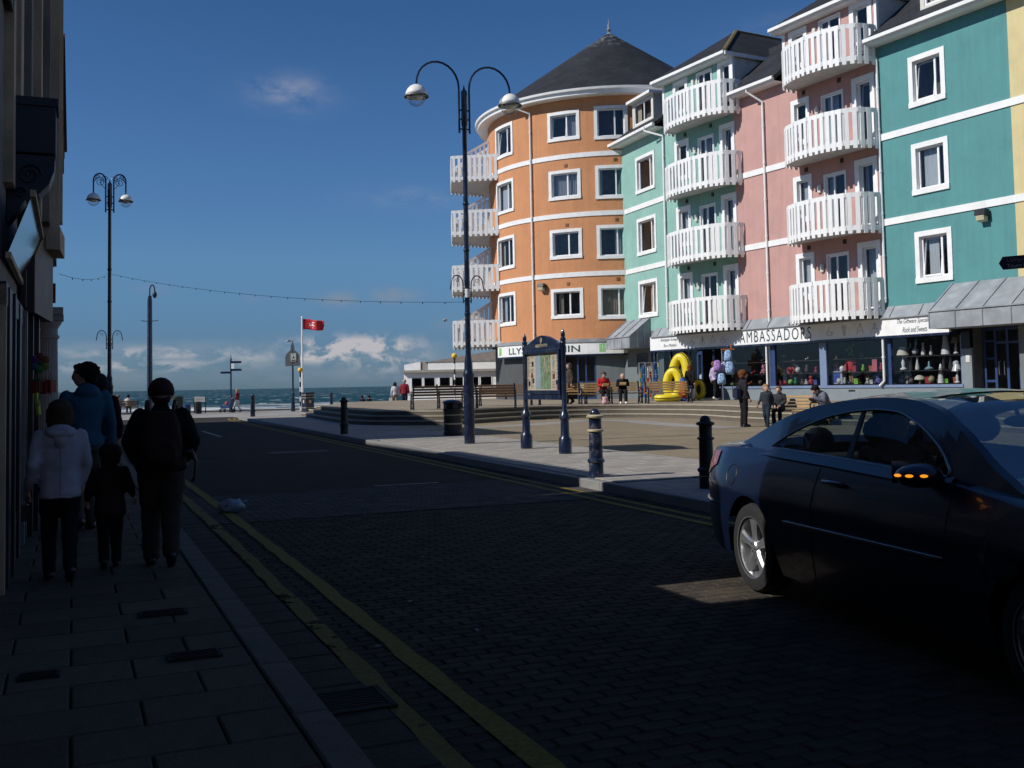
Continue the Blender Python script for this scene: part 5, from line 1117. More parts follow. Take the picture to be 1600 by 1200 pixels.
# camera post
cb = at_depth(234, 600, 62); t = thing('camera_post', 'slim navy post with a hooked top and hanging camera beyond the hat', 'post', (cb.x, cb.y, 0)); zt = at_depth(236, 462, 62).z
mb = MB(); mb.lathe((0, 0, 0), [(.2, 0), (.18, 1), (.16, 2), (.14, zt-.3), (.10, zt)], 16); obj('pole', mb, navy, t, world=False, auto=40)
mb = MB(); mb.tube([(0, 0, zt)]+[(.12-.12*cos(pi*i/10)*1.0+.06*i/10, 0, zt+.35+sin(pi*i/10)*.3) for i in range(11)]+[(.30, 0, zt+.2)], .04, 6); obj('hook', mb, navy, t, world=False)
mb = MB(); mb.ball((.30, 0, zt+.05), .14, 10, sc=(1, 1, 1.5)); obj('camera_housing', mb, blackm, t, world=False, smooth=True)
zc = at_depth(236, 501, 62).z; mb = MB(); mb.tube([(-.52, 0, zc+.0), (-.2, 0, zc-.03), (.2, 0, zc-.03), (.52, 0, zc-.0)], .025, 5); obj('cross_bar', mb, navy, t, world=False)
# bollards
def bollard(label, px, py, H_, z=PZ, worn=False, m=None, Y=None):
    b = G(px, py, z) if Y is None else at_depth(px, py, Y); t = thing('bollard', label, 'bollard', (b.x, b.y, z), 0, 'navy and black bollards along the kerb'); k = H_/1.0; m = m or navy
    mb = MB(); mb.lathe((0, 0, 0), [(r*k, z_*k) for r, z_ in ((.105, 0), (.105, .22), (.125, .235), (.125, .265), (.10, .29), (.095, .60), (.09, .72), (.088, .80))], 24); obj('shaft', mb, navy2 if worn else m, t, world=False, auto=35)
    for pr_ in (((.10, .665), (.118, .675), (.118, .695), (.10, .705)), ((.09, .855), (.125, .875), (.128, .895), (.10, .915))): mb = MB(); mb.lathe((0, 0, 0), [(r*k, z_*k) for r, z_ in pr_], 24); obj('collar', mb, gold if worn else m, t, world=False, auto=35)
    mb = MB(); mb.lathe((0, 0, 0), [(r*k, z_*k) for r, z_ in ((.09, .79), (.09, .86), (.10, .905), (.075, .92), (.075, .945), (.062, .975), (.035, .995), (.004, 1.0))], 20); obj('cap', mb, m, t, world=False, auto=35); return t
bollard('navy bollard with worn gold collars on the sunlit kerb', 932, 747, 1.0, worn=True)
bollard('black bollard just behind the boot of the dark car', 1105, 770, .93, m=blackm, Y=13.2)
bollard('dark bollard in the shade in front of the curved steps', 538, 678, 1.09, m=blackm)
bollard('navy bollard at the sunlit end of the kerb right of the fingerpost', 395, 651, 1.12)
bollard('distant navy bollard standing against the sea beyond the steps', 518, 636, 1.1, z=.1, Y=66)
# square litter bin with gold bands
b = at_depth(481, 640, 62); t = thing('litter_bin', 'square navy litter bin with gold bands and a crest by the flagpole', 'litter bin', (b.x, b.y, .05), R(40))
mb = MB(); mb.box((0, 0, .55), (.56, .56, 1.1)); mb.box((0, 0, 1.14), (.62, .62, .08)); mb.box((0, 0, .04), (.60, .60, .08)); obj('body', mb, navy, t, world=False, bevel=.02)
mb = MB(); 
for z in (.25, .85, 1.02): mb.box((0, 0, z), (.575, .575, .03))
obj('gold_bands', mb, gold, t, world=False); mb = MB(); mb.ball((0, -.285, .62), .09, 10, sc=(1, .1, 1.2)); mb.ball((-.285, 0, .62), .09, 10, sc=(.1, 1, 1.2)); obj('crest', mb, gold, t, world=False)
# round litter bin
b = G(708, 680, PZ); t = thing('litter_bin', 'round black litter bin with a domed hood at the foot of the steps', 'litter bin', (b.x, b.y, PZ))
mb = MB(); mb.lathe((0, 0, 0), [(.25, 0), (.265, .02), (.265, .10), (.25, .12), (.25, .66), (.27, .68), (.27, .72), (.24, .74), (.2, .73)], 28); obj('drum', mb, blackm, t, world=False, auto=35)
mb = MB(); mb.lathe((0, 0, 0), [(.2, .70), (.19, .73), (.19, .88)], 20); obj('liner', mb, joint, t, world=False)
mb = MB()
for i in range(4): a = i*pi/2+.4; mb = MB(); mb.box((cos(a)*.215, sin(a)*.215, .80), (.05, .16, .16), rz=a); obj('strut', mb, blackm, t, world=False)
mb = MB(); mb.lathe((0, 0, 0), [(.23, .87), (.285, .885), (.285, .91), (.24, .945), (.15, .97), (.01, .985)], 28); obj('hood', mb, navy, t, world=False, auto=35)
mb = MB(); mb.lathe((0, 0, 0), [(.266, .30), (.268, .31), (.268, .33), (.266, .34)], 28); mb.lathe((0, 0, 0), [(.266, .55), (.268, .555), (.268, .565), (.266, .57)], 28); obj('gold_bands', mb, gold, t, world=False)
# benches
oak = mat('pale_oak', (.34, .21, .08), .7, var=.3, nscale=5, stretch=(1, 8, 8)); oakd = mat('weathered_oak', (.13, .07, .035), .7, var=.3, nscale=5, stretch=(1, 8, 8)); cast = mat('bench_casting', (.010, .016, .032), .45, var=.2)  # paler oak for one set of benches, darker oak for the other
def bench(label, p, yaw, w=1.8, wood=oak, group='slatted benches round the square', mids=0):
    t = thing('park_bench', label, 'bench', p, yaw, group)
    sl_ = MB().box((0, 0, 0), (w, .075, .03)).mesh('slat', wood)
    for i in range(5): put('slat', sl_, t, (0, -.10+i*.092, .43+(-.012 if i in (1, 2, 3) else 0)))
    sb_ = MB().box((0, 0, 0), (w, .026, .072)).mesh('slat', wood)
    for i in range(4): put('slat', sb_, t, (0, .345+i*.035, .54+i*.098), rot=(R(-18), 0, 0))
    def frame(x, c=-1):
        mb = MB()
        for y0, y1, z0, z1 in ((-.20, -.14, 0, .40), ):
            mb.beam((x, -.20, 0), (x, -.13, .42), .05, .045, up=(0, 1, 0)); mb.beam((x, .42, 0), (x, .28, .42), .05, .045, up=(0, 1, 0)); mb.beam((x, -.16, .405), (x, .34, .405), .05, .04); mb.beam((x, .30, .38), (x, .47, .92), .05, .045, up=(0, 1, 0))
        mb.tube([(x, -.16+cos(a)*0+.24+.15*cos(a*pi/8), .16+.13*sin(a*pi/8)) for a in range(16)], .016, 5, closed=True)
        mb.tube([(x, -.13, .42), (x, -.17, .62), (x, -.08, .67), (x, .18, .655), (x, .36, .66)], .024, 6)
        mb.tube([(x, -.05, .43), (x, .02, .55), (x, .10, .60), (x, .16, .53), (x, .12, .47)], .012, 5)
        return mb
    for x in (-w/2+.04, w/2-.04): obj('end_frame', frame(x), cast, t, world=False)
    for i in range(mids): obj('end_frame', frame(-w/2+w*(i+1)/(mids+1)), cast, t, world=False)
    return t
def bp(px, py, z=TZ, Y=None): p = G(px, py, z) if Y is None else at_depth(px, py, Y); return (p.x, p.y, z)
def face(p, q): return atan2(q[1]-p[1], q[0]-p[0])+pi/2      # bench front (-y) turned towards q
p = bp(668, 641.5); q = bp(752, 635.5)
bench('dark bench nearest the road at the left end of the steps', ((p[0]*.8+q[0]*.2)-.1, (p[1]*.8+q[1]*.2)+.5, TZ), R(195), 2.0, oakd)
bench('long dark bench behind the litter bin and lamp post', ((p[0]+q[0])/2+.8, (p[1]+q[1])/2+.1, TZ), R(176), 3.0, oakd, mids=1)
bench('dark bench left of the information board', bp(790, 634), R(-6), 2.2, oakd)
bench('pale sunlit bench right behind the information board', bp(880, 633, Y=42.4), R(4), 2.0)
bD = bp(955, 632.5, Y=42.0); bench('pale sunlit bench with the two men eating', bD, R(8), 2.6, mids=1)
bE = bp(1046, 632.5, Y=41.3); bench('pale sunlit bench in front of the yellow inflatables', bE, R(6), 1.85)
bF = bp(1236, 664, PZ); bench('slatted bench beside the seated boy near the car roof', bF, R(-42), 1.5)
bG = bp(1300, 664, PZ); bH = at_depth(192, 640, 66); bench('far promenade bench facing the sea with two people at the left', (bH.x, bH.y, .0), R(200), 1.9, oakd)
# information board
bl = G(823, 702, PZ); br_ = G(883.5, 710, PZ); mid = (bl+br_)/2; dr = (br_-bl); yw = atan2(dr.y, dr.x); Wb = dr.length
t = thing('information_board', 'navy town map board with arched top on two posts in the square', 'information board', (mid.x, mid.y, PZ), yw)
for sx in (-Wb/2, Wb/2):
    mb = MB(); mb.lathe((sx, 0, 0), [(.125, 0), (.125, .30), (.10, .34)], 8, a0=pi/8); mb.lathe((sx, 0, 0), [(.10, .33), (.085, .36), (.08, .66), (.105, .68), (.105, .74), (.085, .78), (.05, .86), (.048, 2.14), (.06, 2.17), (.048, 2.2), (.06, 2.24), (.035, 2.28), (.045, 2.31), (.04, 2.36), (.004, 2.44)], 16); obj('post', mb, navy, t, world=False, auto=40)
a = Wb/2-.06; mb = MB(); 
mb.box((0, 0, 1.10), (2*a, .10, .10)); mb.box((0, 0, 1.20), (2*a, .14, .07)); mb.box((0, 0, 2.02), (2*a, .14, .07)); mb.box((-a+.04, 0, 1.61), (.08, .14, .75)); mb.box((a-.04, 0, 1.61), (.08, .14, .75)); mb.box((0, .05, 1.61), (2*a, .03, .75)); obj('case', mb, navy, t, world=False, bevel=.008)
mb = MB(); mb.box((0, .09, 1.12), (2*a, .04, .12)); obj('lower_rail', mb, navy, t, world=False)
arch = [(-a, 2.06), (a, 2.06), (a, 2.16)]+[(x*a, 2.16+.19*(.5+.5*cos(pi*x))**.8) for x in [1-i/10 for i in range(1, 20)]]+[(-a, 2.16)]
mb = MB(); mb.prism([(x, -.04, z) for x, z in arch], (0, .08, 0)); obj('arched_top', mb, navy, t, world=False)
mapc = mat('map_paper', (.50, .44, .33), .6, var=.06); grn = mat('map_green', (.16, .24, .14), .6, var=.5, nscale=14); sea_ = mat('map_sea', (.28, .34, .40), .6, var=.1); txtm = mat('map_print', (.20, .17, .14), .7, var=.3)
mb = MB(); mb.box((0, -.0, 1.61), (2*a-.16, .02, .74)); P0 = obj('map_panel', mb, mapc, t, world=False)
def flatm(name, x0, x1, z0, z1, m, y=-.013): mb = MB(); mb.box(((x0+x1)/2, y, (z0+z1)/2), (x1-x0, .004, z1-z0)); return obj(name, mb, m, P0, world=False)
flatm('map_sea', -.38, -.12, 1.27, 1.95, sea_); flatm('map_town', -.12, .36, 1.27, 1.95, grn, -.014)
mb = MB()
for i in range(9): x = -.08+random.random()*.3; mb.tube([(x, -.018, 1.30+random.random()*.3), (x+random.uniform(-.05, .15), -.018, 1.6), (x+random.uniform(0, .2), -.018, 1.93)], .005, 4)
obj('map_roads', mb, mapc, P0, world=False)
mb = MB()
for cx_, n in ((-.66, 2), (.60, 2)):
    for r_i in range(22):
        z = 1.92-r_i*.030
        for c_i in range(n):
            if random.random() < .15: continue
            x = cx_-.12+c_i*.2; mb.box((x+.02, -.013, z), (random.uniform(.10, .16), .004, .011))
obj('map_text', mb, txtm, P0, world=False)
for x, z, m_ in ((-.52, 1.78, navy), (-.56, 1.55, redp), (.52, 1.52, redp), (.66, 1.40, navy), (-.7, 1.38, navy), (-.5, 1.44, navy), (.5, 1.8, sea_), (.7, 1.3, redp)): flatm('map_picture', x-.04, x+.04, z-.045, z+.045, m_, -.016)
q = text_mesh('ABERYSTWYTH', .085, align='CENTER', bold=.001); q.v = [(x, -.044, 2.115+y) for x, y, z in q.v]; obj('lettering', q, gold, t, world=False)
mb = MB(); mb.tube([(.035*cos(k*pi/6), -.046, 2.25+.05*sin(k*pi/6)) for k in range(12)], .007, 5, closed=True); mb.ball((0, -.044, 2.25), .018, 8, sc=(1, .3, 1.4)); mb.tube([(-.03, -.046, 2.195), (.03, -.046, 2.195)], .006, 4); obj('crest', mb, gold, t, world=False)
mb = MB(); mb.quad((-a+.08, -.055, 1.24), (a-.08, -.055, 1.24), (a-.08, -.055, 1.98), (-a+.08, -.055, 1.98)); obj('cover_glass', mb, glass_mat('cover_glass', (.93, .94, .95), .5, .02, .01), t, world=False)
# fingerpost at the far promenade
f_ = at_depth(361, 640, 67); t = thing('fingerpost', 'dark three-armed fingerpost on the promenade against the sea', 'signpost', (f_.x, f_.y, 0)); s67 = 67/1600
zt = at_depth(361, 562, 67).z; mb = MB(); mb.lathe((0, 0, 0), [(.12, 0), (.09, 1.0), (.055, 1.1), (.055, zt), (.08, zt+.03), (.03, zt+.12), (.005, zt+.4)], 12); obj('pole', mb, navy, t, world=False)
for x0, x1, py, lab in ((0, .66, 566, 1), (0, .66, 578, 1), (-.64, 0, 582, 1)):
    z = at_depth(361, py, 67).z; mb = MB(); mb.prism([(x0, -.02, z-.07), (x1, -.02, z-.07), (x1+.06*(1 if x1 > 0 else 0), -.02, z), (x1, -.02, z+.07), (x0, -.02, z+.07), (x0-.06*(1 if x0 < 0 else 0), -.02, z)], (0, .04, 0)); obj('finger', mb, navy, t, world=False)
z = at_depth(361, 572, 67).z; mb = MB(); mb.box((.13, -.03, z), (.20, .03, .34)); obj('poster', mb, white, t, world=False)
# shield sign back
f_ = at_depth(458, 640, 66); t = thing('warning_sign', 'back of an arched triangular road sign on a navy post with a small white label', 'sign', (f_.x, f_.y, 0)); zz = lambda py: at_depth(458, py, 66).z
mb = MB(); mb.lathe((0, 0, 0), [(.14, 0), (.10, 1.2), (.06, 1.3), (.055, zz(545)), (.05, zz(536)), (.004, zz(532))], 12); obj('pole', mb, navy, t, world=False)
w = .47; zb_, zm_, zt_ = zz(572), zz(558), zz(536); mb = MB(); mb.prism([(-w, -.05, zb_), (w, -.05, zb_), (w, -.05, zm_+.02), (w*.85, -.05, zm_+.2), (w*.3, -.05, zt_-.45), (.08, -.05, zt_-.1), (0, -.05, zt_+.05), (-.08, -.05, zt_-.1), (-w*.3, -.05, zt_-.45), (-w*.85, -.05, zm_+.2), (-w, -.05, zm_+.02)], (0, .04, 0)); sp_ = obj('sign_plate', mb, mat('sign_back_grey', (.10, .11, .11), .6), t, world=False)
mb = MB(); mb.box((.06, -.07, (zz(552)+zz(565))/2), (.36, .02, .52)); obj('label', mb, mat('paper_grey', (.45, .45, .42), .7), t, world=False); mb = MB(); mb.prism([(.0, -.085, zz(560)), (.13, -.085, zz(560)), (.065, -.085, zz(556))], (0, .004, 0)); mb.box((.06, -.085, zz(563)), (.26, .004, .05)); obj('label_print', mb, blackm, t, world=False)
# flagpole and flag
fp = at_depth(473, 640, 68); t = thing('flagpole', 'white flagpole standing on the promenade against the sea', 'flagpole', (fp.x, fp.y, 0)); zt = at_depth(473, 497, 68).z
mb = MB(); mb.lathe((0, 0, 0), [(.09, 0), (.085, .3), (.07, 2.0), (.05, zt), (.07, zt+.02), (.05, zt+.1), (.005, zt+.12)], 12); obj('pole', mb, white, t, world=False)
z1 = at_depth(473, 498.5, 68).z; z0 = at_depth(473, 515, 68).z; fl = thing('flag', 'red flag with a white three-legged emblem flying from the flagpole', 'flag', (fp.x+.06, fp.y, z0))
mb = MB(); nx_, nz_ = 24, 8; vs = []; fy = lambda x: .10*sin(x*5.2)*min(1, x*2)+.05*sin(x*11+1)*x
fz = lambda x, v: v*(z1-z0)*(1-.05*x)-.05*x*x*(1-v)*0-.06*x+.03*sin(x*5)
for i in range(nx_+1):
    x = 1.40*i/nx_
    for j in range(nz_+1): vs.append((x-.05*(j/nz_ < .3)*(x > 1.3), fy(x), fz(x, j/nz_)))
mb.add(vs, [(i*(nz_+1)+j, (i+1)*(nz_+1)+j, (i+1)*(nz_+1)+j+1, i*(nz_+1)+j+1) for i in range(nx_) for j in range(nz_)]); ck = obj('cloth', mb, mat('red_flag', (.55, .02, .03), .8), fl, world=False, smooth=True); sm_ = ck.modifiers.new('thickness', 'SOLIDIFY'); sm_.thickness = .006
mb = MB(); cx_, cv = .62, .5
for k in range(3):
    a0 = pi/2+k*2*pi/3; hip = (0, 0); knee = (.16*cos(a0), .16*sin(a0)); ft = (knee[0]+.17*cos(a0-1.9), knee[1]+.17*sin(a0-1.9)); toe = (ft[0]+.07*cos(a0-.6), ft[1]+.07*sin(a0-.6))
    for (p0, p1, w0, w1) in ((hip, knee, .07, .055), (knee, ft, .055, .035), (ft, toe, .035, .02)):
        dx, dz = p1[0]-p0[0], p1[1]-p0[1]; L_ = sqrt(dx*dx+dz*dz); nx2, nz2 = -dz/L_, dx/L_
        for yy in (-.02, .02): mb.add([(cx_+p0[0]+nx2*w0/2, fy(cx_+p0[0])+yy, .31+p0[1]+nz2*w0/2), (cx_+p1[0]+nx2*w1/2, fy(cx_+p1[0])+yy, .31+p1[1]+nz2*w1/2), (cx_+p1[0]-nx2*w1/2, fy(cx_+p1[0])+yy, .31+p1[1]-nz2*w1/2), (cx_+p0[0]-nx2*w0/2, fy(cx_+p0[0])+yy, .31+p0[1]-nz2*w0/2)], [(0, 1, 2, 3)])
obj('emblem', mb, white, fl, world=False)
# belisha beacons
for px_, pg, Y, zb_, lab in ((469.5, 578, 66.5, 0, 'yellow globe crossing beacon on a striped pole beside the flagpole'), (711, 556, 58, TZ, 'yellow globe crossing beacon in front of the seafront shelter')):
    p = at_depth(px_, 620, Y); zg = at_depth(px_, pg, Y).z; t = thing('crossing_beacon', lab, 'beacon', (p.x, p.y, zb_)); hh = zg-zb_-.16
    mb = MB(); n = 8
    for i in range(n): z0 = hh*i/n; z1 = hh*(i+1)/n; mb.lathe((0, 0, 0), [(.045, z0), (.045, z1)], 12, m=(i % 2))
    obj('pole', mb, [white, blackm], t, world=False); mb = MB(); mb.ball((0, 0, hh+.16), .165, 18); obj('globe', mb, mat('amber_globe', (.75, .50, .05), .3, emit=0), t, world=False, smooth=True); mb = MB(); mb.lathe((0, 0, 0), [(.05, hh-.04), (.09, hh), (.09, hh+.03)], 12); obj('collar', mb, blackm, t, world=False)
# promenade notice board, bins
p = at_depth(312.5, 645, 66); t = thing('notice_board', 'small white notice board on two legs at the edge of the promenade', 'notice board', (p.x, p.y, 0)); z1, z0 = at_depth(312, 620, 66).z, at_depth(312, 628, 66).z
for sx in (-.36, .36): mb = MB(); mb.box((sx, 0, z1/2), (.05, .05, z1)); obj('leg', mb, blackm, t, world=False)
mb = MB(); mb.box((0, -.04, (z0+z1)/2), (.68, .03, z1-z0)); obj('panel', mb, mat('paper_grey', (.45, .45, .42), .7), t, world=False)
mb = MB(); 
for i in range(3): mb.box((0, -.058, z1-.1-.08*i), (.5, .004, .02))
obj('print', mb, txtm, t, world=False)
for px_, Y, w, h_, c, lab in ((310, 65, .42, .75, blackm, 'small black round bin under the promenade notice board'), (292, 66, .5, .6, framebl, 'low blue bin left of the promenade notice board'), (277, 64, .7, 1.15, mat('dark_green_bin', (.02, .035, .025), .6), 'dark green bin beside the man in the hat')):
    p = at_depth(px_, 645, Y); t = thing('bin', lab, 'bin', (p.x, p.y, 0)); mb = MB(); mb.lathe((0, 0, 0), [(w*.42, 0), (w*.5, h_*.1), (w*.5, h_*.9)], 14); obj('body', mb, c, t, world=False, auto=40); mb = MB(); mb.lathe((0, 0, 0), [(w*.53, h_*.88), (w*.53, h_*.95), (w*.3, h_), (.01, h_*1.01)], 14); obj('lid', mb, c, t, world=False, auto=40)
# fingerpost arm at the right edge
t0 = at_depth(1640, 412, 13); t = thing('fingerpost', 'navy direction sign pointing left at the right edge, reading Town Library', 'signpost', (t0.x, t0.y, PZ)); tip = at_depth(1561, 412, 13.4)
d = (Vector((t0.x, t0.y, 0))-Vector((tip.x, tip.y, 0))); L_ = d.length; yw = atan2(d.y, d.x); t.rotation_euler = (0, 0, yw); zc = tip.z-PZ; 
mb = MB(); mb.lathe((0, 0, 0), [(.08, 0), (.07, .9), (.045, 1.0), (.045, zc+.5), (.06, zc+.55), (.01, zc+.7)], 14); obj('pole', mb, navy, t, world=False)
mb = MB(); mb.prism([(-L_, -.015, 0+zc), (-L_+.05, -.015, zc-.085), (-.04, -.015, zc-.085), (-.04, -.015, zc+.085), (-L_+.05, -.015, zc+.085)], (0, .03, 0)); fg = obj('finger', mb, navy, t, world=False)
q = text_mesh('Llyfrgell y Dref', .075); q.v = [(x-L_+.10, -.018, zc+.012+y) for x, y, z in q.v]; obj('lettering', q, mat('faded_gilt', (.14, .13, .10), .6), fg, world=False)
q = text_mesh('Town Library', .075); q.v = [(x-L_+.10, -.018, zc-.068+y) for x, y, z in q.v]; obj('lettering', q, mat('cream_letter', (.40, .38, .30), .6), fg, world=False)
# carrier bag
bg = G(362, 801, .0); mb = MB(); mb.ball((0, 0, .07), .13, 22, sc=(1.25, .8, .62)); import mathutils.noise as mnz
vs = []
for v in mb.v:
    V = Vector(v); nz_ = mnz.noise(V*14)*.035+mnz.noise(V*35+Vector((3, 1, 2)))*.016; n_ = (V-Vector((0, 0, .07))).normalized(); V += n_*nz_; V.z = max(.004, V.z); vs.append(tuple(V))
mb.v = vs; o = obj('body', mb, mat('carrier_plastic', (.26, .30, .34), .35, var=.1), tb := thing('carrier_bag', 'crumpled white plastic carrier bag lying on the double yellow lines', 'bag', (bg.x, bg.y, .008), R(15)), world=False, smooth=True)
mb = MB(); mb.tube([(.10, 0, .10), (.17, .03, .13), (.20, .06, .07), (.14, .05, .05)], [.02, .012, .012, .02], 6); obj('handle', mb, MATS['carrier_plastic'], tb, world=False, smooth=True)
mb = MB(); mb.box((-.03, -.085, .08), (.10, .006, .03), rz=.1); obj('print', mb, framebl, tb, world=False)
# litter crumbs on the road and gulls
for i, (a, b_) in enumerate(((470, 760), (640, 940), (705, 742), (590, 1010), (660, 870), (745, 985), (520, 865), (380, 860))):
    p = G(a, b_, .006); mb = MB(); mb.box((p.x, p.y, .008), (.03+.01*(i % 3), .018, .008), rz=i); tag(obj('litter_scrap', mb, mat('paper_scrap', (.22, .23, .25), .8)), 'tiny pale scrap of litter on the shaded road, '+['left of the crossing setts', 'towards the lower middle', 'near the far yellow lines', 'lowest of all beside the yellow lines', 'in the middle of the paved road', 'right of the lower middle', 'just before the crossing setts', 'nearest the carrier bag'][i], 'litter', 'scraps of litter on the shaded road')
def gull(label, px, py, Y, s=1, bank=.3):
    p = at_depth(px, py, Y); t = thing('gull', label, 'bird', p, R(20)); gm = mat('gull_white', (.5, .5, .5), .8); gg = mat('gull_grey', (.10, .10, .11), .8)
    mb = MB(); mb.tube([(-.26, 0, 0), (-.15, 0, .0), (0, 0, .0), (.15, 0, .02), (.24, 0, .03), (.29, 0, .02)], [.01, .05, .075, .06, .04, .008], 8); obj('body', mb, gm, t, world=False, smooth=True)
    for sg_ in (-1, 1): mb = MB(); mb.prism([(.10, sg_*.04, .03), (.12, sg_*.3, .03+bank*.3), (.02, sg_*.62, .0+bank*.5), (-.06, sg_*.3, .02+bank*.3), (-.06, sg_*.04, .03)], (0, 0, .015)); obj('wing', mb, gg, t, world=False)
    return t
gull('small gull flying left of the lamp post above the shelter', 696, 499, 110, .8, -.6); gull('pale gull hovering just above the arched road sign', 451, 533, 85, 1, .1)
# ------------------------------------------------------------------ people
def limb(mb, pts, rs, n=12, flat=None):
    """closed tapering tube with rounded ends; flat=(a, b) squashes it across local x / forward"""
    P = [Vector(p) for p in pts]; d0 = (P[0]-P[1]).normalized(); d1 = (P[-1]-P[-2]).normalized(); r0, r1 = rs[0], rs[-1]
    Q = [P[0]+d0*r0*.95, P[0]+d0*r0*.6]+P+[P[-1]+d1*r1*.6, P[-1]+d1*r1*.95]; RR = [r0*.15, r0*.75]+list(rs)+[r1*.75, r1*.15]
    mb.tube(Q, RR, n)
def trunk(mb, rings, n=18):
    """rings: (centre, half width x, half depth, lean) stacked upward"""
    vs = []; fs = []
    for (c, rx, ry, yaw) in rings:
        for k in range(n):
            a = 2*pi*k/n; x = rx*abs(cos(a))**.85*(1 if cos(a) > 0 else -1); y = ry*abs(sin(a))**.85*(1 if sin(a) > 0 else -1)
            vs.append(Vector(c)+Matrix.Rotation(yaw, 3, 'X') @ Vector((x, y, 0)))
    m = len(rings)
    for i in range(m-1):
        for k in range(n): fs.append((i*n+k, i*n+(k+1) % n, (i+1)*n+(k+1) % n, (i+1)*n+k))
    fs.append(tuple(range(n-1, -1, -1))); fs.append(tuple((m-1)*n+k for k in range(n))); mb.add(vs, fs)
def solid(name, mb, mats, parent, vox, smooth=3, wrinkle=0, wscale=9, extra=None, pick=None):
    me = mb.mesh(name, mats if isinstance(mats, list) else [mats]); o = bpy.data.objects.new(name, me); COL.objects.link(o)
    r = o.modifiers.new('r', 'REMESH'); r.mode = 'VOXEL'; r.voxel_size = vox
    dg = bpy.context.evaluated_depsgraph_get(); me2 = bpy.data.meshes.new_from_object(o.evaluated_get(dg)); bpy.data.objects.remove(o)
    b = bmesh.new(); b.from_mesh(me2)
    for _ in range(smooth): bmesh.ops.smooth_vert(b, verts=b.verts, factor=.5, use_axis_x=True, use_axis_y=True, use_axis_z=True)
    b.normal_update()
    if wrinkle:
        for v in b.verts:
            p = v.co; w = mn.noise(Vector((p.x*wscale*.8, p.y*wscale*.8, p.z*wscale*1.5)))+.5*mn.noise(Vector((p.x*wscale*2+7, p.y*wscale*2, p.z*wscale*3)))
            v.co = p+v.normal*w*wrinkle
    if pick:
        for f in b.faces: f.material_index = pick(f.calc_center_median())
    for f in b.faces: f.smooth = True
    b.to_mesh(me2); b.free(); me2.name = name
    if extra is not None:
        m3_ = extra.mesh('x', me2.materials[0], smooth=True); b = bmesh.new(); b.from_mesh(me2); b.from_mesh(m3_); b.to_mesh(me2); b.free(); bpy.data.meshes.remove(m3_)
    me2.materials.clear() if False else None
    if not me2.materials:
        for m_ in (mats if isinstance(mats, list) else [mats]): me2.materials.append(m_)
    o = bpy.data.objects.new(name, me2); COL.objects.link(o); o.parent = parent; return o
skin = mat('skin', (.42, .24, .17), .55, var=.08); skinp = mat('pale_skin', (.50, .31, .24), .55, var=.08)
eyem = mat('eye_dark', (.02, .015, .012), .3)
def cloth(name, c, **k): return mat(name, c, .9, var=.14, nscale=14, bump=.25, bscale=120, spec=.2, **k)
def hand(mb, wrist, d, side, palm_n, s=1.0, curl=.5):
    """palm plus four fingers of different length and a thumb, as one set of tapering tubes"""
    W = Vector(wrist); d = Vector(d).normalized(); nrm = Vector(palm_n).normalized(); nrm = (nrm-d*nrm.dot(d)).normalized(); ac = d.cross(nrm)*side
    L_ = .085*s
    mb.add(*(lambda B: (B.v, B.f))(MB().ball((0, 0, 0), 1, 10, ax if False else 0))) if False else None
    limb(mb, [W, W+d*L_*.5, W+d*L_], [.022*s, .030*s, .030*s], 8)
    for i, (off_, ln) in enumerate(((-.030, .062), (-.010, .074), (.010, .070), (.028, .054))):
        b0 = W+d*L_*.85+ac*off_*s; k = ln*s; dirs = [d*cos(curl*j)+nrm*sin(curl*j) for j in (.5, 1.2, 2.0)]
        p1 = b0+dirs[0]*k*.45; p2 = p1+dirs[1]*k*.32; p3 = p2+dirs[2]*k*.25; limb(mb, [b0, p1, p2, p3], [.0105*s, .0098*s, .009*s, .0075*s], 7)
    t0 = W+d*L_*.25-ac*.026*s; t1 = t0+(d*.6-ac*.75+nrm*.25).normalized()*.036*s; t2 = t1+(d*.9-ac*.2+nrm*.3).normalized()*.028*s; limb(mb, [t0, t1, t2], [.014*s, .011*s, .009*s], 7)
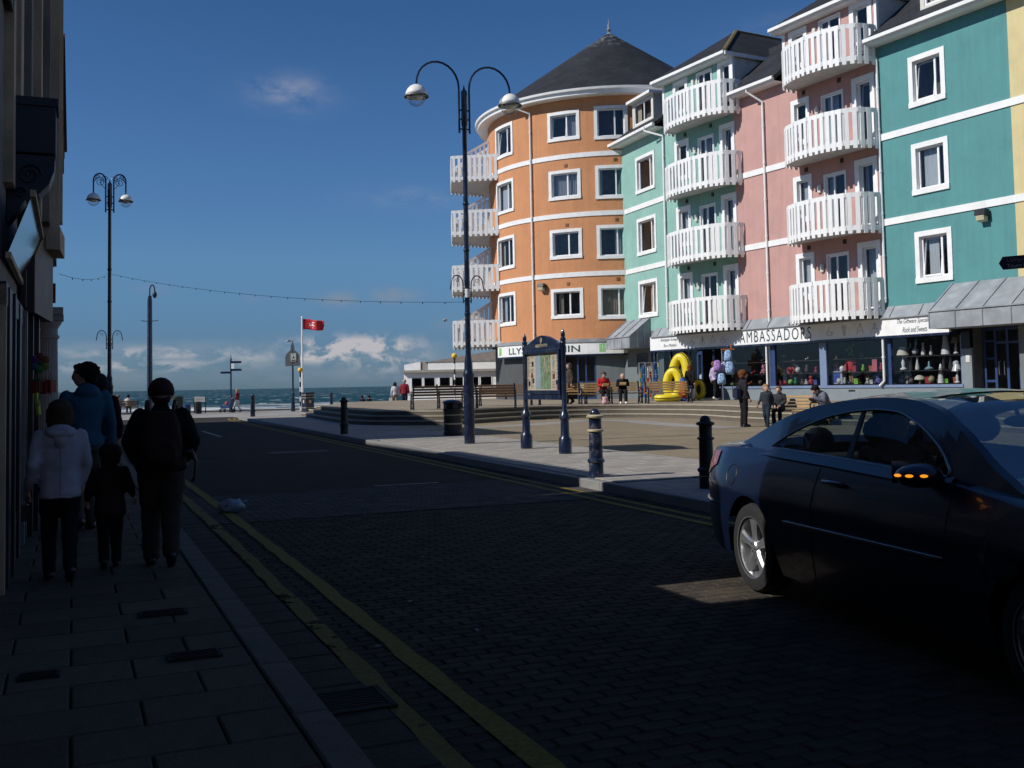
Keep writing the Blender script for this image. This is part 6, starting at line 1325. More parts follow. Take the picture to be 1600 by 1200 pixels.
def person(label, loc, H, yaw, J=None, top=None, legs=None, hairc=None, shoe=None, vox=.03, lean=0, hood=False, hat=None, hair='short', head_yaw=0, head_pitch=0, longcoat=0, bulk=1.0, arms=None, group=None, seated=False, skin_m=None, topstripe=None):
    t = thing('person', label, 'person', loc, yaw, group); sk = skin_m or skinp; h = H
    P = dict(pel=(0, 0, .53), che=(0, .0, .72), nek=(0, .005, .835), sl=(-.108, 0, .805), sr=(.108, 0, .805), el=(-.145, -.02, .64), er=(.145, -.02, .64), wl=(-.15, .035, .50), wr=(.15, .035, .50),
             hl=(-.05, 0, .515), hr=(.05, 0, .515), kl=(-.055, .01, .285), kr=(.055, .01, .285), al=(-.06, -.01, .045), ar=(.06, -.01, .045), fl=0.0, fr=0.0)
    if J: P.update(J)
    V = {k: (Vector(v)*h if isinstance(v, tuple) else v) for k, v in P.items()}
    up = (V['nek']-V['pel']).normalized(); pit = -atan2(up.y, up.z)*1.0
    Hd = V['nek']+Matrix.Rotation(pit*.8-head_pitch, 3, 'X') @ Vector((0, .012*h, .082*h)); HM = Matrix.Rotation(head_yaw, 3, 'Z') @ Matrix.Rotation(pit*.3-head_pitch, 3, 'X'); hs_ = h*.105 if h > 1.3 else h*.125
    def hp(x, y, z): return Hd+HM @ Vector((x, y, z))*hs_/.5*.5*2
    b = MB(); 
    # head: skull, jaw, nose, brow, lips, ears, neck
    s_ = MB(); s_.ball((0, 0, 0), 1, 20)
    def ell(c, r, m=0): q = MB(); q.ball((0, 0, 0), 1, 16); b.add([Hd+HM @ (Vector((v[0]*r[0]+c[0], v[1]*r[1]+c[1], v[2]*r[2]+c[2]))*hs_) for v in q.v], q.f)
    ell((0, -.06, .12), (.56, .70, .60)); ell((0, .10, -.20), (.44, .52, .50)); ell((0, .26, -.46), (.24, .24, .20)); ell((0, .62, -.10), (.085, .16, .17)); ell((0, .52, .12), (.34, .12, .08)); ell((0, .50, -.34), (.17, .10, .05)); ell((0, .50, -.40), (.14, .09, .04))
    for sx in (-1, 1): ell((sx*.56, -.04, -.06), (.06, .15, .20)); ell((sx*.26, .38, -.14), (.14, .14, .12))
    limb(b, [V['nek']-up*.03*h, Hd-HM @ Vector((0, .15*hs_, .3*hs_))], [.036*h, .034*h], 12)
    def tr(mb, k, lo=0):
        pel, che, nek = V['pel'], V['che'], V['nek']; q = pit
        trunk(mb, [(pel-up*.055*h, .062*h*k, .05*h*k, q), (pel-up*.02*h, .088*h*k, .068*h*k, q), (pel+up*.03*h, .085*h*k, .066*h*k, q), (pel.lerp(che, .45), .078*h*k, .060*h*k, q), (che, .092*h*k, .068*h*k, q), (che.lerp(nek, .45), .098*h*k, .064*h*k, q), (che.lerp(nek, .75), .088*h*k, .052*h*k, q), (nek-up*.005*h, .040*h*k, .038*h*k, q)])
    tr(b, .9)
    for s, sx in (('l', -1), ('r', 1)):
        limb(b, [V['s'+s], V['e'+s], V['w'+s]], [.030*h, .024*h, .016*h], 10); limb(b, [V['h'+s], V['k'+s], V['a'+s]], [.05*h, .033*h, .022*h], 10)
    hx = MB()
    for s, sx in (('l', -1), ('r', 1)):
        d = (V['w'+s]-V['e'+s]); hand(hx, V['w'+s], d, sx, (-sx, .35, 0) if abs(d.normalized().z) > .5 else (0, 0, -1), s=h/1.75*(1.05), curl=.55)
    body = solid('body', b, sk, t, vox*.8, 2, extra=hx)
    em = MB()
    for sx in (-1, 1): q = MB(); q.ball((0, 0, 0), 1, 8); em.add([Hd+HM @ (Vector((v[0]*.085+sx*.24, v[1]*.05+.505, v[2]*.055+.0))*hs_) for v in q.v], q.f)
    obj('eyes', em, eyem, t, world=False, smooth=True)
    # clothes
    tp, tc_ = top
    c = MB(); tr(c, 1.12*bulk)
    for s in 'lr': 
        limb(c, [V['s'+s], V['s'+s].lerp(V['e'+s], .5), V['e'+s], V['e'+s].lerp(V['w'+s], .55), V['w'+s].lerp(V['e'+s], .05)], [.033*h*bulk, .034*h*bulk, .031*h*bulk, .028*h*bulk, .023*h*bulk], 12)
    if longcoat: 
        p = V['pel']; trunk(c, [(p-Vector((0, 0, longcoat*h)), .108*h*bulk, .085*h*bulk, 0), (p-Vector((0, 0, longcoat*h*.5)), .106*h*bulk, .084*h*bulk, 0), (p+up*.02*h, .10*h*bulk, .078*h*bulk, pit*.5)])
    cl = V['nek']; limb(c, [cl-up*.02*h, cl+up*.012*h], [.048*h, .044*h], 12)
    if hood == 'down': q = MB(); q.ball((0, 0, 0), 1, 14); c.add([cl+Vector((v[0]*.075*h, v[1]*.045*h-.045*h, v[2]*.045*h-.012*h)) for v in q.v], q.f)
    if hood == 'up': q = MB(); q.ball((0, 0, 0), 1, 16); c.add([Hd+HM @ (Vector((v[0]*.72, v[1]*.78-.14, v[2]*.82+.06))*hs_) for v in q.v], q.f)
    solid(tp, c, tc_, t, vox, 4 if vox < .02 else 2, wrinkle=(.006 if vox < .02 else .010)*h/1.7, wscale=6)
    c = MB(); lg = 1.0*bulk
    trunk(c, [(V['pel']-up*.06*h, .078*h*bulk, .066*h*bulk, pit), (V['pel'], .096*h*bulk, .076*h*bulk, pit), (V['pel']+up*.04*h, .088*h*bulk, .068*h*bulk, pit)])
    for s in 'lr': limb(c, [V['h'+s], V['h'+s].lerp(V['k'+s], .5), V['k'+s], V['k'+s].lerp(V['a'+s], .5), V['a'+s].lerp(V['k'+s], .03)], [.060*h*lg, .052*h*lg, .043*h*lg, .038*h*lg, .036*h*lg], 12)
    solid(legs[0], c, legs[1], t, vox, 2, wrinkle=.010*h/1.7, wscale=9)
    for s in 'lr':
        a = V['a'+s]; f = P['f'+s]; c = MB(); dirv = Matrix.Rotation(f if isinstance(f, float) else 0, 3, 'X') @ Vector((0, 1, 0)); dn = Matrix.Rotation(f if isinstance(f, float) else 0, 3, 'X') @ Vector((0, 0, -1))
        heel = a+dn*.018*h-dirv*.018*h; toe = a+dn*.022*h+dirv*.088*h
        limb(c, [heel, a.lerp(toe, .4)+dn*.006*h, toe], [.027*h, .029*h, .022*h], 10); limb(c, [a+Vector((0, 0, .015*h)), a+dn*.01*h], [.027*h, .028*h], 10)
        m_ = c.mesh('shoe', shoe or blackm, smooth=True); o = bpy.data.objects.new('shoe', m_); COL.objects.link(o); o.parent = t
    if hat:
        c = MB(); 
        def he(cc, r): q = MB(); q.ball((0, 0, 0), 1, 18, z0=-.25); c.add([Hd+HM @ (Vector((v[0]*r[0]+cc[0], v[1]*r[1]+cc[1], v[2]*r[2]+cc[2]))*hs_) for v in q.v], q.f)
        he((0, -.05, .12), (.66, .78, .74)); 
        q = MB(); q.tube([(cos(k*pi/9)*.61, sin(k*pi/9)*.73-.05, -.05) for k in range(18)], .045, 6, closed=True); q.ball((0, -.30, -.22), .40, 12, sc=(1.2, .8, 1)); c.add([Hd+HM @ (Vector(v)*hs_) for v in q.v], q.f); obj('hat', c, hat, t, world=False, smooth=True)
    elif hood != 'up':
        c = MB()
        def ee(cc, r): q = MB(); q.ball((0, 0, 0), 1, 16); c.add([Hd+HM @ (Vector((v[0]*r[0]+cc[0], v[1]*r[1]+cc[1], v[2]*r[2]+cc[2]))*hs_) for v in q.v], q.f)
        if hair == 'bald': ee((0, -.28, -.05), (.50, .42, .34))
        else:
            ee((0, -.14, .20), (.63, .72, .60)); ee((0, -.34, -.10), (.54, .42, .48)); ee((0, .28, .52), (.40, .30, .18))
            for sx in (-1, 1): ee((sx*.46, -.12, .08), (.16, .34, .34))
            if hair in ('bob', 'long'): ee((0, -.36, -.35), (.60, .38, .55 if hair == 'bob' else .8)); [ee((sx*.52, -.05, -.22), (.18, .36, .52)) for sx in (-1, 1)]
            if hair == 'curly': ee((0, -.2, .25), (.74, .80, .66)); ee((0, -.38, -.2), (.66, .46, .5))
        solid('hair', c, hairc, t, vox*.7, 1, wrinkle=.012*h/1.7, wscale=28)
    return t, V, Hd
# poses (fractions of the height)
def walk(ph=1, st_=.13, arm=.09):
    a = ph
    return dict(kl=(-.05, .05+.045*a, .285), kr=(.05, .05-.045*a, .28), al=(-.05, .0+st_*a-.0, .045+(.0 if a > 0 else .03)), ar=(.05, .0-st_*a, .045+(.03 if a > 0 else 0)), el=(-.14, -.02-arm*.5*a, .64), er=(.14, -.02+arm*.5*a, .64), wl=(-.145, .03-arm*a, .50), wr=(.145, .03+arm*a, .50), fl=(.0 if a > 0 else -.5), fr=(-.5 if a > 0 else 0.0))
def sit(seat=.27, fwd=.02, knee=.0, lean_=0.0, hands=(.12, .43)):
    z = seat; L1 = .245
    return dict(pel=(0, 0, z+.045), che=(0, .03+lean_*.55, z+.235-lean_*.12), nek=(0, .035+lean_, z+.345-lean_*.3), sl=(-.108, .03+lean_*.92, z+.315-lean_*.3), sr=(.108, .03+lean_*.92, z+.315-lean_*.3), hl=(-.05, .02, z+.03), hr=(.05, .02, z+.03), kl=(-.065, .25, z+.02), kr=(.065, .25, z+.02), al=(-.065, .26+knee, .045), ar=(.065, .26+knee, .045),
                el=(-.135, .06+lean_*.7, z+.17-lean_*.15), er=(.135, .06+lean_*.7, z+.17-lean_*.15), wl=(-.055, hands[0]+lean_*.6, hands[1]), wr=(.055, hands[0]+lean_*.6, hands[1]))
def pl(px, py, z, Y=None): p = G(px, py, z) if Y is None else at_depth(px, py, Y); return (p.x, p.y, z)
HEAD = RZ-pi/2                  # walking away down the street
jb = cloth('lilac_jacket', (.42, .39, .44)); 
o, V, Hd = person('woman in a pale lilac hooded jacket walking away on the left pavement', pl(93, 908, .05), 1.40, HEAD+R(3), dict(walk(1, .08, .05), wl=(-.16, .06, .50), wr=(.12, .05, .53)), ('jacket', jb), ('trousers', cloth('black_trousers', (.012, .012, .014))), cloth('brown_hair', (.055, .038, .026)), vox=.018, hood='down', hair='bob', longcoat=.075, bulk=1.05)
lilac = MATS['lilac_jacket']; q = MB(); q.tube([(cos(a*pi/9)*.125+.0, sin(a*pi/9)*.105-.015, .652+.005*sin(a*2)) for a in range(18)], .011, 6, closed=True); obj('hem', q, lilac, o, world=False, smooth=True)
q = MB(); q.tube([(.0, -.127, .66), (.002, -.118, .85), (-.002, -.108, 1.02), (0, -.098, 1.10)], .004, 5); obj('back_seam', q, cloth('dark_lilac', (.30, .29, .36)), o, world=False)  # seam line in a darker lilac than the jacket
q = MB(); q.tube([(cos(pi+a*pi/12)*.088, sin(pi+a*pi/12)*.085-.02, 1.165-.035*sin(a*pi/12)) for a in range(13)], [.012]+[.03+.008*sin(a) for a in range(11)]+[.012], 8); q.prism([(-.06, -.11, 1.14), (.06, -.11, 1.14), (.03, -.135, 1.03), (-.03, -.135, 1.03)], (0, .03, 0)); obj('hood', q, lilac, o, world=False, smooth=True)
c = MB(); w = V['wl']; c.box((w.x-.02, w.y+.01, w.z-.17), (.05, .13, .12)); c.tube([(w.x-.02, w.y-.04, w.z-.12), (w.x, w.y, w.z-.05), (w.x-.02, w.y+.06, w.z-.12)], .006, 5); hb = obj('handbag', c, mat('shiny_black', (.02, .02, .02), .2), None, world=False, bevel=.012); hb.location = o.location; hb.rotation_euler = o.rotation_euler; tag(hb, 'small shiny dark handbag carried low in the left hand of the woman in lilac', 'handbag')
o, V, Hd = person('small child in a dark maroon coat walking between the two adults', pl(172, 888, .05), 1.0, HEAD, dict(walk(-1, .07, .05), el=(-.16, 0, .64), wl=(-.175, .05, .56), er=(.16, 0, .64), wr=(.18, .02, .58)), ('coat', cloth('maroon_coat', (.035, .018, .018))), ('trousers', cloth('black_trousers', (.012, .012, .014))), cloth('dark_brown_hair', (.035, .025, .018)), vox=.016, hood='down', hair='curly', longcoat=.10, bulk=1.2)
o, V, Hd = person('man in a knitted hat and black jacket with a rucksack walking away', pl(252, 885, .05), 1.56, HEAD-R(4), dict(walk(1, .07, .03), el=(-.165, -.03, .66), er=(.165, -.03, .66), wl=(-.13, .08, .555), wr=(.13, .08, .555), che=(0, .015, .72), nek=(0, .03, .83)), ('jacket', cloth('black_jacket', (.010, .010, .011))), ('trousers', cloth('brown_trousers', (.05, .040, .034))), None, vox=.018, hat=cloth('maroon_knit', (.045, .022, .02)), bulk=1.28, longcoat=.02)
c = MB(); k = MB(); trunk(c, [((0, -.20, .80), .13, .07, 0), ((0, -.22, .84), .155, .10, 0), ((0, -.22, 1.02), .165, .11, 0), ((0, -.20, 1.18), .145, .095, 0), ((0, -.18, 1.28), .10, .06, 0)]); trunk(c, [((0, -.30, .86), .10, .05, 0), ((0, -.31, .9), .12, .06, 0), ((0, -.30, 1.04), .115, .05, 0), ((0, -.28, 1.07), .09, .03, 0)])
rk = thing('rucksack', 'large dark rucksack on the back of the man in the knitted hat', 'rucksack', o.location, o.rotation_euler.z); solid('body', c, cloth('dark_rucksack', (.030, .016, .015)), rk, .014, 2, wrinkle=.008, wscale=12)
for sx in (-1, 1): q = MB(); q.tube([(sx*.09, -.16, 1.27), (sx*.11, -.06, 1.36), (sx*.115, .06, 1.33), (sx*.12, .13, 1.15), (sx*.14, .08, .95), (sx*.12, -.10, .88)], .018, 6); obj('strap', q, blackm, rk, world=False, smooth=True)
q = MB(); q.tube([(.15, -.2, .93), (.23, -.19, .95), (.27, -.18, .86), (.26, -.18, .74), (.24, -.18, .70)], [.02, .028, .012, .012, .02], 6); obj('hanging_strap', q, blackm, rk, world=False, smooth=True)
person('man in a bright blue jacket looking left by the shop column', pl(133, 830, .05), 1.77, HEAD+R(14), dict(walk(-1, .06, .03), wl=(-.10, .10, .60)), ('jacket', cloth('blue_jacket', (.03, .10, .16))), ('trousers', cloth('khaki_trousers', (.08, .07, .05))), cloth('black_hair', (.010, .009, .008)), vox=.02, hood='down', head_yaw=R(62), longcoat=.03, bulk=1.0)
person('hooded figure in a dark coat half hidden behind the man in blue', (pl(155, 700, .05, 13.2)), 1.68, HEAD-R(6), walk(1, .06, .03), ('coat', cloth('dark_coat', (.02, .015, .02))), ('trousers', cloth('black_trousers', (.012, .012, .014))), None, vox=.028, hood='up', bulk=1.0, longcoat=.06)
# people on the square
o, V, Hd = person('woman with curly auburn hair in a dark coat standing on the plaza facing right', pl(1163, 667, PZ), 1.66, R(-78), dict(wr=(.13, .05, .50), wl=(-.12, .07, .55)), ('coat', cloth('charcoal_coat', (.018, .018, .022))), ('trousers', cloth('black_trousers', (.012, .012, .014))), cloth('auburn_hair', (.14, .05, .02)), vox=.022, hair='curly', bulk=1.05, longcoat=.05)
c = MB(); c.box((.0, -.20, .98), (.30, .13, .26)); c.tube([(.10, -.16, 1.1), (.06, -.05, 1.4), (-.08, .04, 1.42), (-.10, .12, 1.2)], .014, 5); hb = obj('shoulder_bag', c, cloth('navy_bag', (.015, .02, .045)), None, world=False, bevel=.03); hb.location = o.location; hb.rotation_euler = o.rotation_euler; tag(hb, 'dark shoulder bag hanging behind the auburn-haired woman', 'bag')
person('blond boy in a grey jacket walking towards the seated boy', pl(1199, 667, PZ), 1.22, R(150), dict(walk(1, .11, .08), wr=(.20, .06, .52)), ('jacket', cloth('slate_jacket', (.030, .036, .045))), ('jeans', cloth('dark_jeans', (.018, .028, .045))), cloth('blond_hair', (.32, .20, .09)), vox=.022, hood='down', head_yaw=R(40), bulk=1.1)
person('boy in a grey coat sitting on the slatted bench facing the camera', (bF[0]-.25, bF[1]+.25, PZ), 1.45, R(150), sit(.30, hands=(.20, .40)), ('coat', cloth('grey_coat', (.036, .038, .044))), ('trousers', cloth('black_trousers', (.012, .012, .014))), cloth('sandy_hair', (.16, .09, .05)), vox=.022, hood='down', bulk=1.15)
person('man in a grey and blue jacket bending forward just above the car roof', (bG[0]-.15, bG[1]-.1, PZ), 1.75, R(112), sit(.25, lean_=.13, hands=(.24, .46)), ('jacket', cloth('grey_blue_jacket', (.13, .14, .18))), ('jeans', cloth('dark_jeans', (.018, .028, .045))), cloth('black_hair', (.010, .009, .008)), vox=.024, hood='down', bulk=1.15, head_pitch=.5)
zd = TZ
def chips(t, V, c, lab):
    m = (V['wl']+V['wr'])/2; q = MB(); q.box((m.x, m.y+.04, m.z-.03), (.26, .16, .05)); q.box((m.x, m.y+.12, m.z+.02), (.26, .02, .10)); o = obj('takeaway_box', q, c, None, world=False, bevel=.008); o.location = t.location; o.rotation_euler = t.rotation_euler; tag(o, lab, 'food box')
cardm = mat('tan_card', (.50, .30, .12), .7); 
o, V, Hd = person('man in a red jacket eating from a box on the pale bench', (bD[0]-.32, bD[1]-.03, zd), 1.72, R(188), sit(.28, hands=(.20, .45), lean_=.03), ('jacket', cloth('red_jacket', (.42, .02, .025))), ('trousers', cloth('black_trousers', (.012, .012, .014))), cloth('grey_brown_hair', (.07, .055, .045)), vox=.024, shoe=whiteg, bulk=1.12, head_pitch=.25); chips(o, V, cardm, 'open takeaway box on the lap of the man in red')
o, V, Hd = person('balding man in a black jacket hunched over food on the pale bench', (bD[0]+.48, bD[1]-.03, zd), 1.68, R(176), sit(.28, hands=(.18, .48), lean_=.08), ('jacket', cloth('black_jacket', (.010, .010, .011))), ('trousers', cloth('black_trousers', (.012, .012, .014))), cloth('grey_hair', (.12, .10, .09)), vox=.024, shoe=whiteg, hair='bald', bulk=1.15, head_pitch=.4); chips(o, V, cardm, 'open takeaway box held by the balding man in black')
q = MB(); q.lathe((0, 0, 0), [(.09, 0), (.14, .03), (.15, .12), (.11, .25), (.13, .30), (.10, .28)], 10); q.v = [(x+mn.noise(Vector((x*20, y*20, z*20)))*.03, y+mn.noise(Vector((y*20, x*20, z*20)))*.03, z) for x, y, z in q.v]; cb_ = obj('carrier_bag', q, mat('pink_white_plastic', (.60, .35, .38), .5, var=.4, nscale=12), None, world=False, smooth=True); cb_.location = (bD[0]-.30, bD[1]-.62, zd); tag(cb_, 'crumpled pink and white carrier bag between the feet of the man in red', 'bag')
person('grey-haired man in a brown jacket and blue shirt walking by the tower door', pl(891, 633, TZ, 43), 1.72, R(100), dict(walk(1, .08, .04)), ('jacket', cloth('brown_jacket', (.06, .048, .038))), ('trousers', cloth('brown_cords', (.05, .03, .02))), cloth('grey_hair', (.12, .10, .09)), vox=.026, bulk=1.15, head_yaw=R(30))
person('person in a long black coat and white socks by the yellow inflatables', pl(1079, 626, TZ, 45), 1.6, R(-40), dict(walk(-1, .05, .03)), ('coat', cloth('black_jacket', (.010, .010, .011))), ('leggings', cloth('white_leggings', (.6, .6, .62))), cloth('auburn_hair', (.14, .05, .02)), vox=.026, hair='long', longcoat=.2, bulk=1.05)
person('shopper in a white and purple top browsing beside the rucksack rack', pl(1117, 625, TZ, 45.2), 1.72, R(-70), dict(walk(1, .04, .03), wr=(.13, .12, .66), er=(.15, .03, .68)), ('top', mat('purple_white_print', (.40, .34, .50), .9, var=.7, nscale=12)), ('trousers', cloth('black_trousers', (.012, .012, .014))), cloth('sandy_hair', (.16, .09, .05)), vox=.026, shoe=whiteg)
# sea front
person('woman in a white top with a handbag looking at the sea beside the shelter', pl(617, 600, .1, 64.5), 1.66, R(12), dict(walk(1, .03, .03)), ('top', cloth('white_top', (.62, .62, .66))), ('trousers', cloth('beige_trousers', (.28, .24, .18))), cloth('dark_brown_hair', (.035, .025, .018)), vox=.035, hair='bob')
q = MB(); q.box((-.26, 0, .55), (.22, .10, .24)); hb = obj('shopping_bag', q, mat('cream_bag', (.5, .48, .38), .8), None, world=False, bevel=.02); hb.location = pl(617, 600, .1, 64.5); tag(hb, 'cream shopping bag hanging from the left hand of the woman in white', 'bag')
person('man in a maroon shirt and dark trousers standing beside the woman in white', pl(632, 600, .1, 64.3), 1.84, R(-8), dict(), ('shirt', cloth('maroon_shirt', (.22, .02, .03))), ('trousers', cloth('navy_trousers', (.015, .02, .035))), cloth('grey_hair', (.12, .10, .09)), vox=.035, hair='bald', bulk=1.1)
o, V, Hd = person('woman in a maroon top and white trousers pushing a buggy on the promenade', pl(371, 640, .0, 66.5), 1.52, R(70), dict(walk(1, .14, .05), wl=(-.08, .2, .6), wr=(.08, .2, .6)), ('top', cloth('maroon_shirt', (.22, .02, .03))), ('trousers', cloth('white_leggings', (.6, .6, .62))), cloth('blond_hair', (.32, .20, .09)), vox=.035)
bx = pl(354, 640, .0, 66.2); t = thing('pushchair', 'blue and red pushchair in front of the woman in maroon', 'pushchair', bx, R(75))
q = MB(); q.prism([(-.22, -.3, .3), (-.22, .3, .25), (-.22, .35, .45), (-.22, -.25, .5), (-.22, -.35, .9), (-.22, -.45, .88)], (.44, 0, 0)); obj('seat', q, framebl, t, world=False); q = MB(); q.tube([(-.2, -.8, 1.0), (-.2, .1, .35), (-.2, .3, .1)], .02, 5); q.tube([(.2, -.8, 1.0), (.2, .1, .35), (.2, .3, .1)], .02, 5); q.tube([(-.2, -.8, 1.0), (.2, -.8, 1.0)], .02, 5); obj('frame', q, blackm, t, world=False); q = MB(); q.ball((0, -.05, .55), .17, 10, sc=(1, 1, 1.2)); obj('blanket', q, redp, t, world=False, smooth=True)
wm = MB().lathe((0, 0, 0), [(.10, -.02), (.12, 0), (.10, .02)], 12, ax=Matrix.Rotation(pi/2, 3, 'Y')).mesh('wheel', blackm)
for x, y in ((-.24, .3), (.24, .3), (-.24, -.4), (.24, -.4)): put('wheel', wm, t, (x, y, .12))
for i, (x, c_, hc, lab) in enumerate(((-.35, (.30, .24, .16), (.22, .14, .07), 'person in a tan top sitting on the far promenade bench nearer the lamp post'), (.3, (.55, .53, .45), (.03, .02, .02), 'person in a cream top and dark coat sitting on the far promenade bench'))):
    person(lab, (bH[0]+x, bH[1]+.1, 0), 1.65, R(15), sit(.28), ('top', cloth('top_%s' % ('tan', 'cream')[i], c_)), ('trousers', cloth('black_trousers', (.012, .012, .014))), cloth('hair_%s' % ('fair', 'dark')[i], hc), vox=.035)
for i, (px_, lab) in enumerate(((567, 'person in dark clothes sitting low on the sea wall, left of a pair'), (579, 'person in dark clothes sitting upright on the sea wall, right of a pair'))):
    person(lab, pl(px_, 636, .05, 67), 1.45, R(20+i*30), sit(.12, hands=(.2, .3), lean_=.04), ('top', cloth('dark_coat', (.02, .015, .02))), ('trousers', cloth('navy_trousers', (.015, .02, .035))), cloth('black_hair', (.010, .009, .008)), vox=.04)
# ------------------------------------------------------------------ shop goods outside and in the windows
yelr = mat('yellow_rubber', (.70, .55, .015), .4, var=.1); 
def ring_boat(label, px, py, Y, w, h_, tilt, yaw, tube_r=.2):
    """inflatable dinghy stood on end: fat oval tube with black bands and a dark floor"""
    p = at_depth(px, py, Y); t = thing('inflatable_boat', label, 'inflatable boat', (p.x, p.y, TZ+.01), yaw, 'yellow inflatable boats outside the gift shop')
    def pt(a, k=1.0): x = cos(a)*(w/2-tube_r)*k; z = h_/2+sin(a)*(h_/2-tube_r)*k; return Vector((x, -z*sin(tilt)*.0+(z*tan(tilt)), z))
    mb = MB(); mb.tube([pt(2*pi*i/36) for i in range(36)], tube_r, 14, closed=True); body = obj('tube', mb, yelr, t, world=False, smooth=True)
    for off_ in (-.55, .0, .55):
        q = MB(); 
        for side in (0,):
            pts = []
            for i in range(25): a = -0.25+ (pi+.5)*i/24; c_ = pt(a); r = Vector((cos(a), 0, sin(a))); pts.append(c_+r*tube_r*cos(off_)*1.01+Vector((0, -1, 0))*tube_r*sin(off_)*1.01)
        q.tube(pts, .018, 5); obj('black_band', q, blackm, body, world=False)
    q = MB(); q.poly([pt(2*pi*i/36, .98)+Vector((0, .05, 0)) for i in range(36)]); obj('floor', q, mat('dark_rubber', (.03, .03, .035), .6), t, world=False)
    return t
ring_boat('largest yellow inflatable boat standing upright behind the smaller one', 1061, 600, 45.6, 1.15, 2.15, .12, R(-35), .22)
ring_boat('medium yellow inflatable boat leaning in front of the largest', 1051, 600, 44.9, 1.0, 1.50, .10, R(-30), .20)
ring_boat('small yellow inflatable boat near the shop door', 1091, 604, 45.8, .7, .95, .08, R(-20), .13)
p = at_depth(1043, 624, 44.2); t = thing('inflatable_boat', 'yellow inflatable boat lying flat under the pale bench', 'inflatable boat', (p.x, p.y, TZ), R(10), 'yellow inflatable boats outside the gift shop'); mb = MB(); mb.tube([(cos(a*pi/12)*.45, sin(a*pi/12)*.30, .16) for a in range(24)], .15, 12, closed=True); obj('tube', mb, yelr, t, world=False, smooth=True); mb = MB(); mb.tube([(cos(a*pi/12)*.60, sin(a*pi/12)*.45, .16) for a in range(24)], .015, 5, closed=True); obj('rope', mb, blackm, t, world=False)
# rack of windbreaks and spades
p = at_depth(1015, 610, 47.5); t = thing('display_rack', 'grey metal rack standing by the shop corner full of beach goods', 'rack', (p.x, p.y, TZ)); 
steel = mat('grey_tube', (.45, .46, .48), .4, metal=.6); mb = MB()
for x in (-.45, -.15, .15, .45): mb.tube([(x, 0, 0), (x, 0, 1.75)], .015, 5); mb.tube([(x, .35, 0), (x, .35, 1.75)], .015, 5)
for z in (.3, .75, 1.2, 1.75): mb.tube([(-.45, 0, z), (.45, 0, z)], .012, 5); mb.tube([(-.45, .35, z), (.45, .35, z)], .012, 5)
obj('frame', mb, steel, t, world=False)
cols = [((.05, .12, .40), 'blue'), ((.60, .48, .05), 'yellow'), ((.50, .05, .04), 'red'), ((.55, .55, .55), 'white'), ((.05, .35, .35), 'turquoise'), ((.08, .2, .5), 'bright blue')]
for i in range(10):
    c, nm = cols[(i*5+1) % 6]; x = -.42+i*.093; k = 1.35+.35*((i*7) % 5)/5; mb = MB(); ax_ = Matrix.Identity(3); mb.tube([(x, .15, .15), (x+.02, .12, k)], .045, 8, m=0); mb.tube([(x+.003, .149, .35), (x+.008, .142, .62)], .049, 8, m=1); mb.tube([(x+.012, .135, .85), (x+.016, .13, 1.05)], .05, 8, m=2); mb.tube([(x+.02, .12, k), (x+.022, .118, k+.18)], .012, 5, m=2)
    c2 = cols[(i*3+2) % 6]; c3 = cols[(i+4) % 6]
    o = obj('rolled_windbreak', mb, [mat('beach_'+nm.replace(' ', '_'), c, .8), mat('beach_'+c2[1].replace(' ', '_'), c2[0], .8), mat('beach_'+c3[1].replace(' ', '_'), c3[0], .8)], None, world=False, auto=40); o.location = t.location
    tag(o, ['leftmost', 'second', 'third', 'fourth', 'fifth', 'sixth', 'seventh', 'eighth', 'ninth', 'rightmost'][i]+' striped rolled windbreak in the beach rack, mainly '+nm, 'windbreak', 'rolled windbreaks in the rack')
# spades on the rack: red blue column next to the door
p = at_depth(1068, 622, 44.6); t = thing('float_roll', 'upright red roll with yellow print and blue ends beside the bench', 'beach float', (p.x, p.y, TZ)); mb = MB(); mb.lathe((0, 0, 0), [(.13, .12), (.13, .85)], 14); obj('roll', mb, mat('beach_red', (.50, .05, .04)), t, world=False, smooth=True)
mb = MB(); mb.lathe((0, 0, 0), [(.135, 0), (.135, .12)], 14); mb.lathe((0, 0, 0), [(.135, .85), (.135, 1.0)], 14); obj('ends', mb, mat('beach_blue', (.05, .12, .4)), t, world=False); mb = MB()
for i in range(4): mb.box((0, -.13, .3+i*.13), (.10, .02, .05), rz=.1*i)
obj('print', mb, mat('beach_yellow', (.6, .48, .05)), t, world=False)
mb = MB(); q = at_depth(1072, 608, 44.8); mb.box((q.x, q.y, TZ+.62), (.22, .2, .3)); tag(obj('red_bucket_pile', mb, mat('beach_red', (.5, .05, .04)), None, bevel=.05), 'small red goods bundle hanging behind the red roll', 'beach goods')
q = at_depth(1075, 568, 46); mb = MB(); mb.box((q.x, q.y, q.z), (.30, .04, .26), m=0); mb.box((q.x, q.y-.03, q.z+.10), (.32, .02, .04), m=1); tag(obj('postcard_panel', mb, [mat('beach_red', (.5, .05, .04)), white]), 'small red and white panel above the person in the black coat', 'sign')
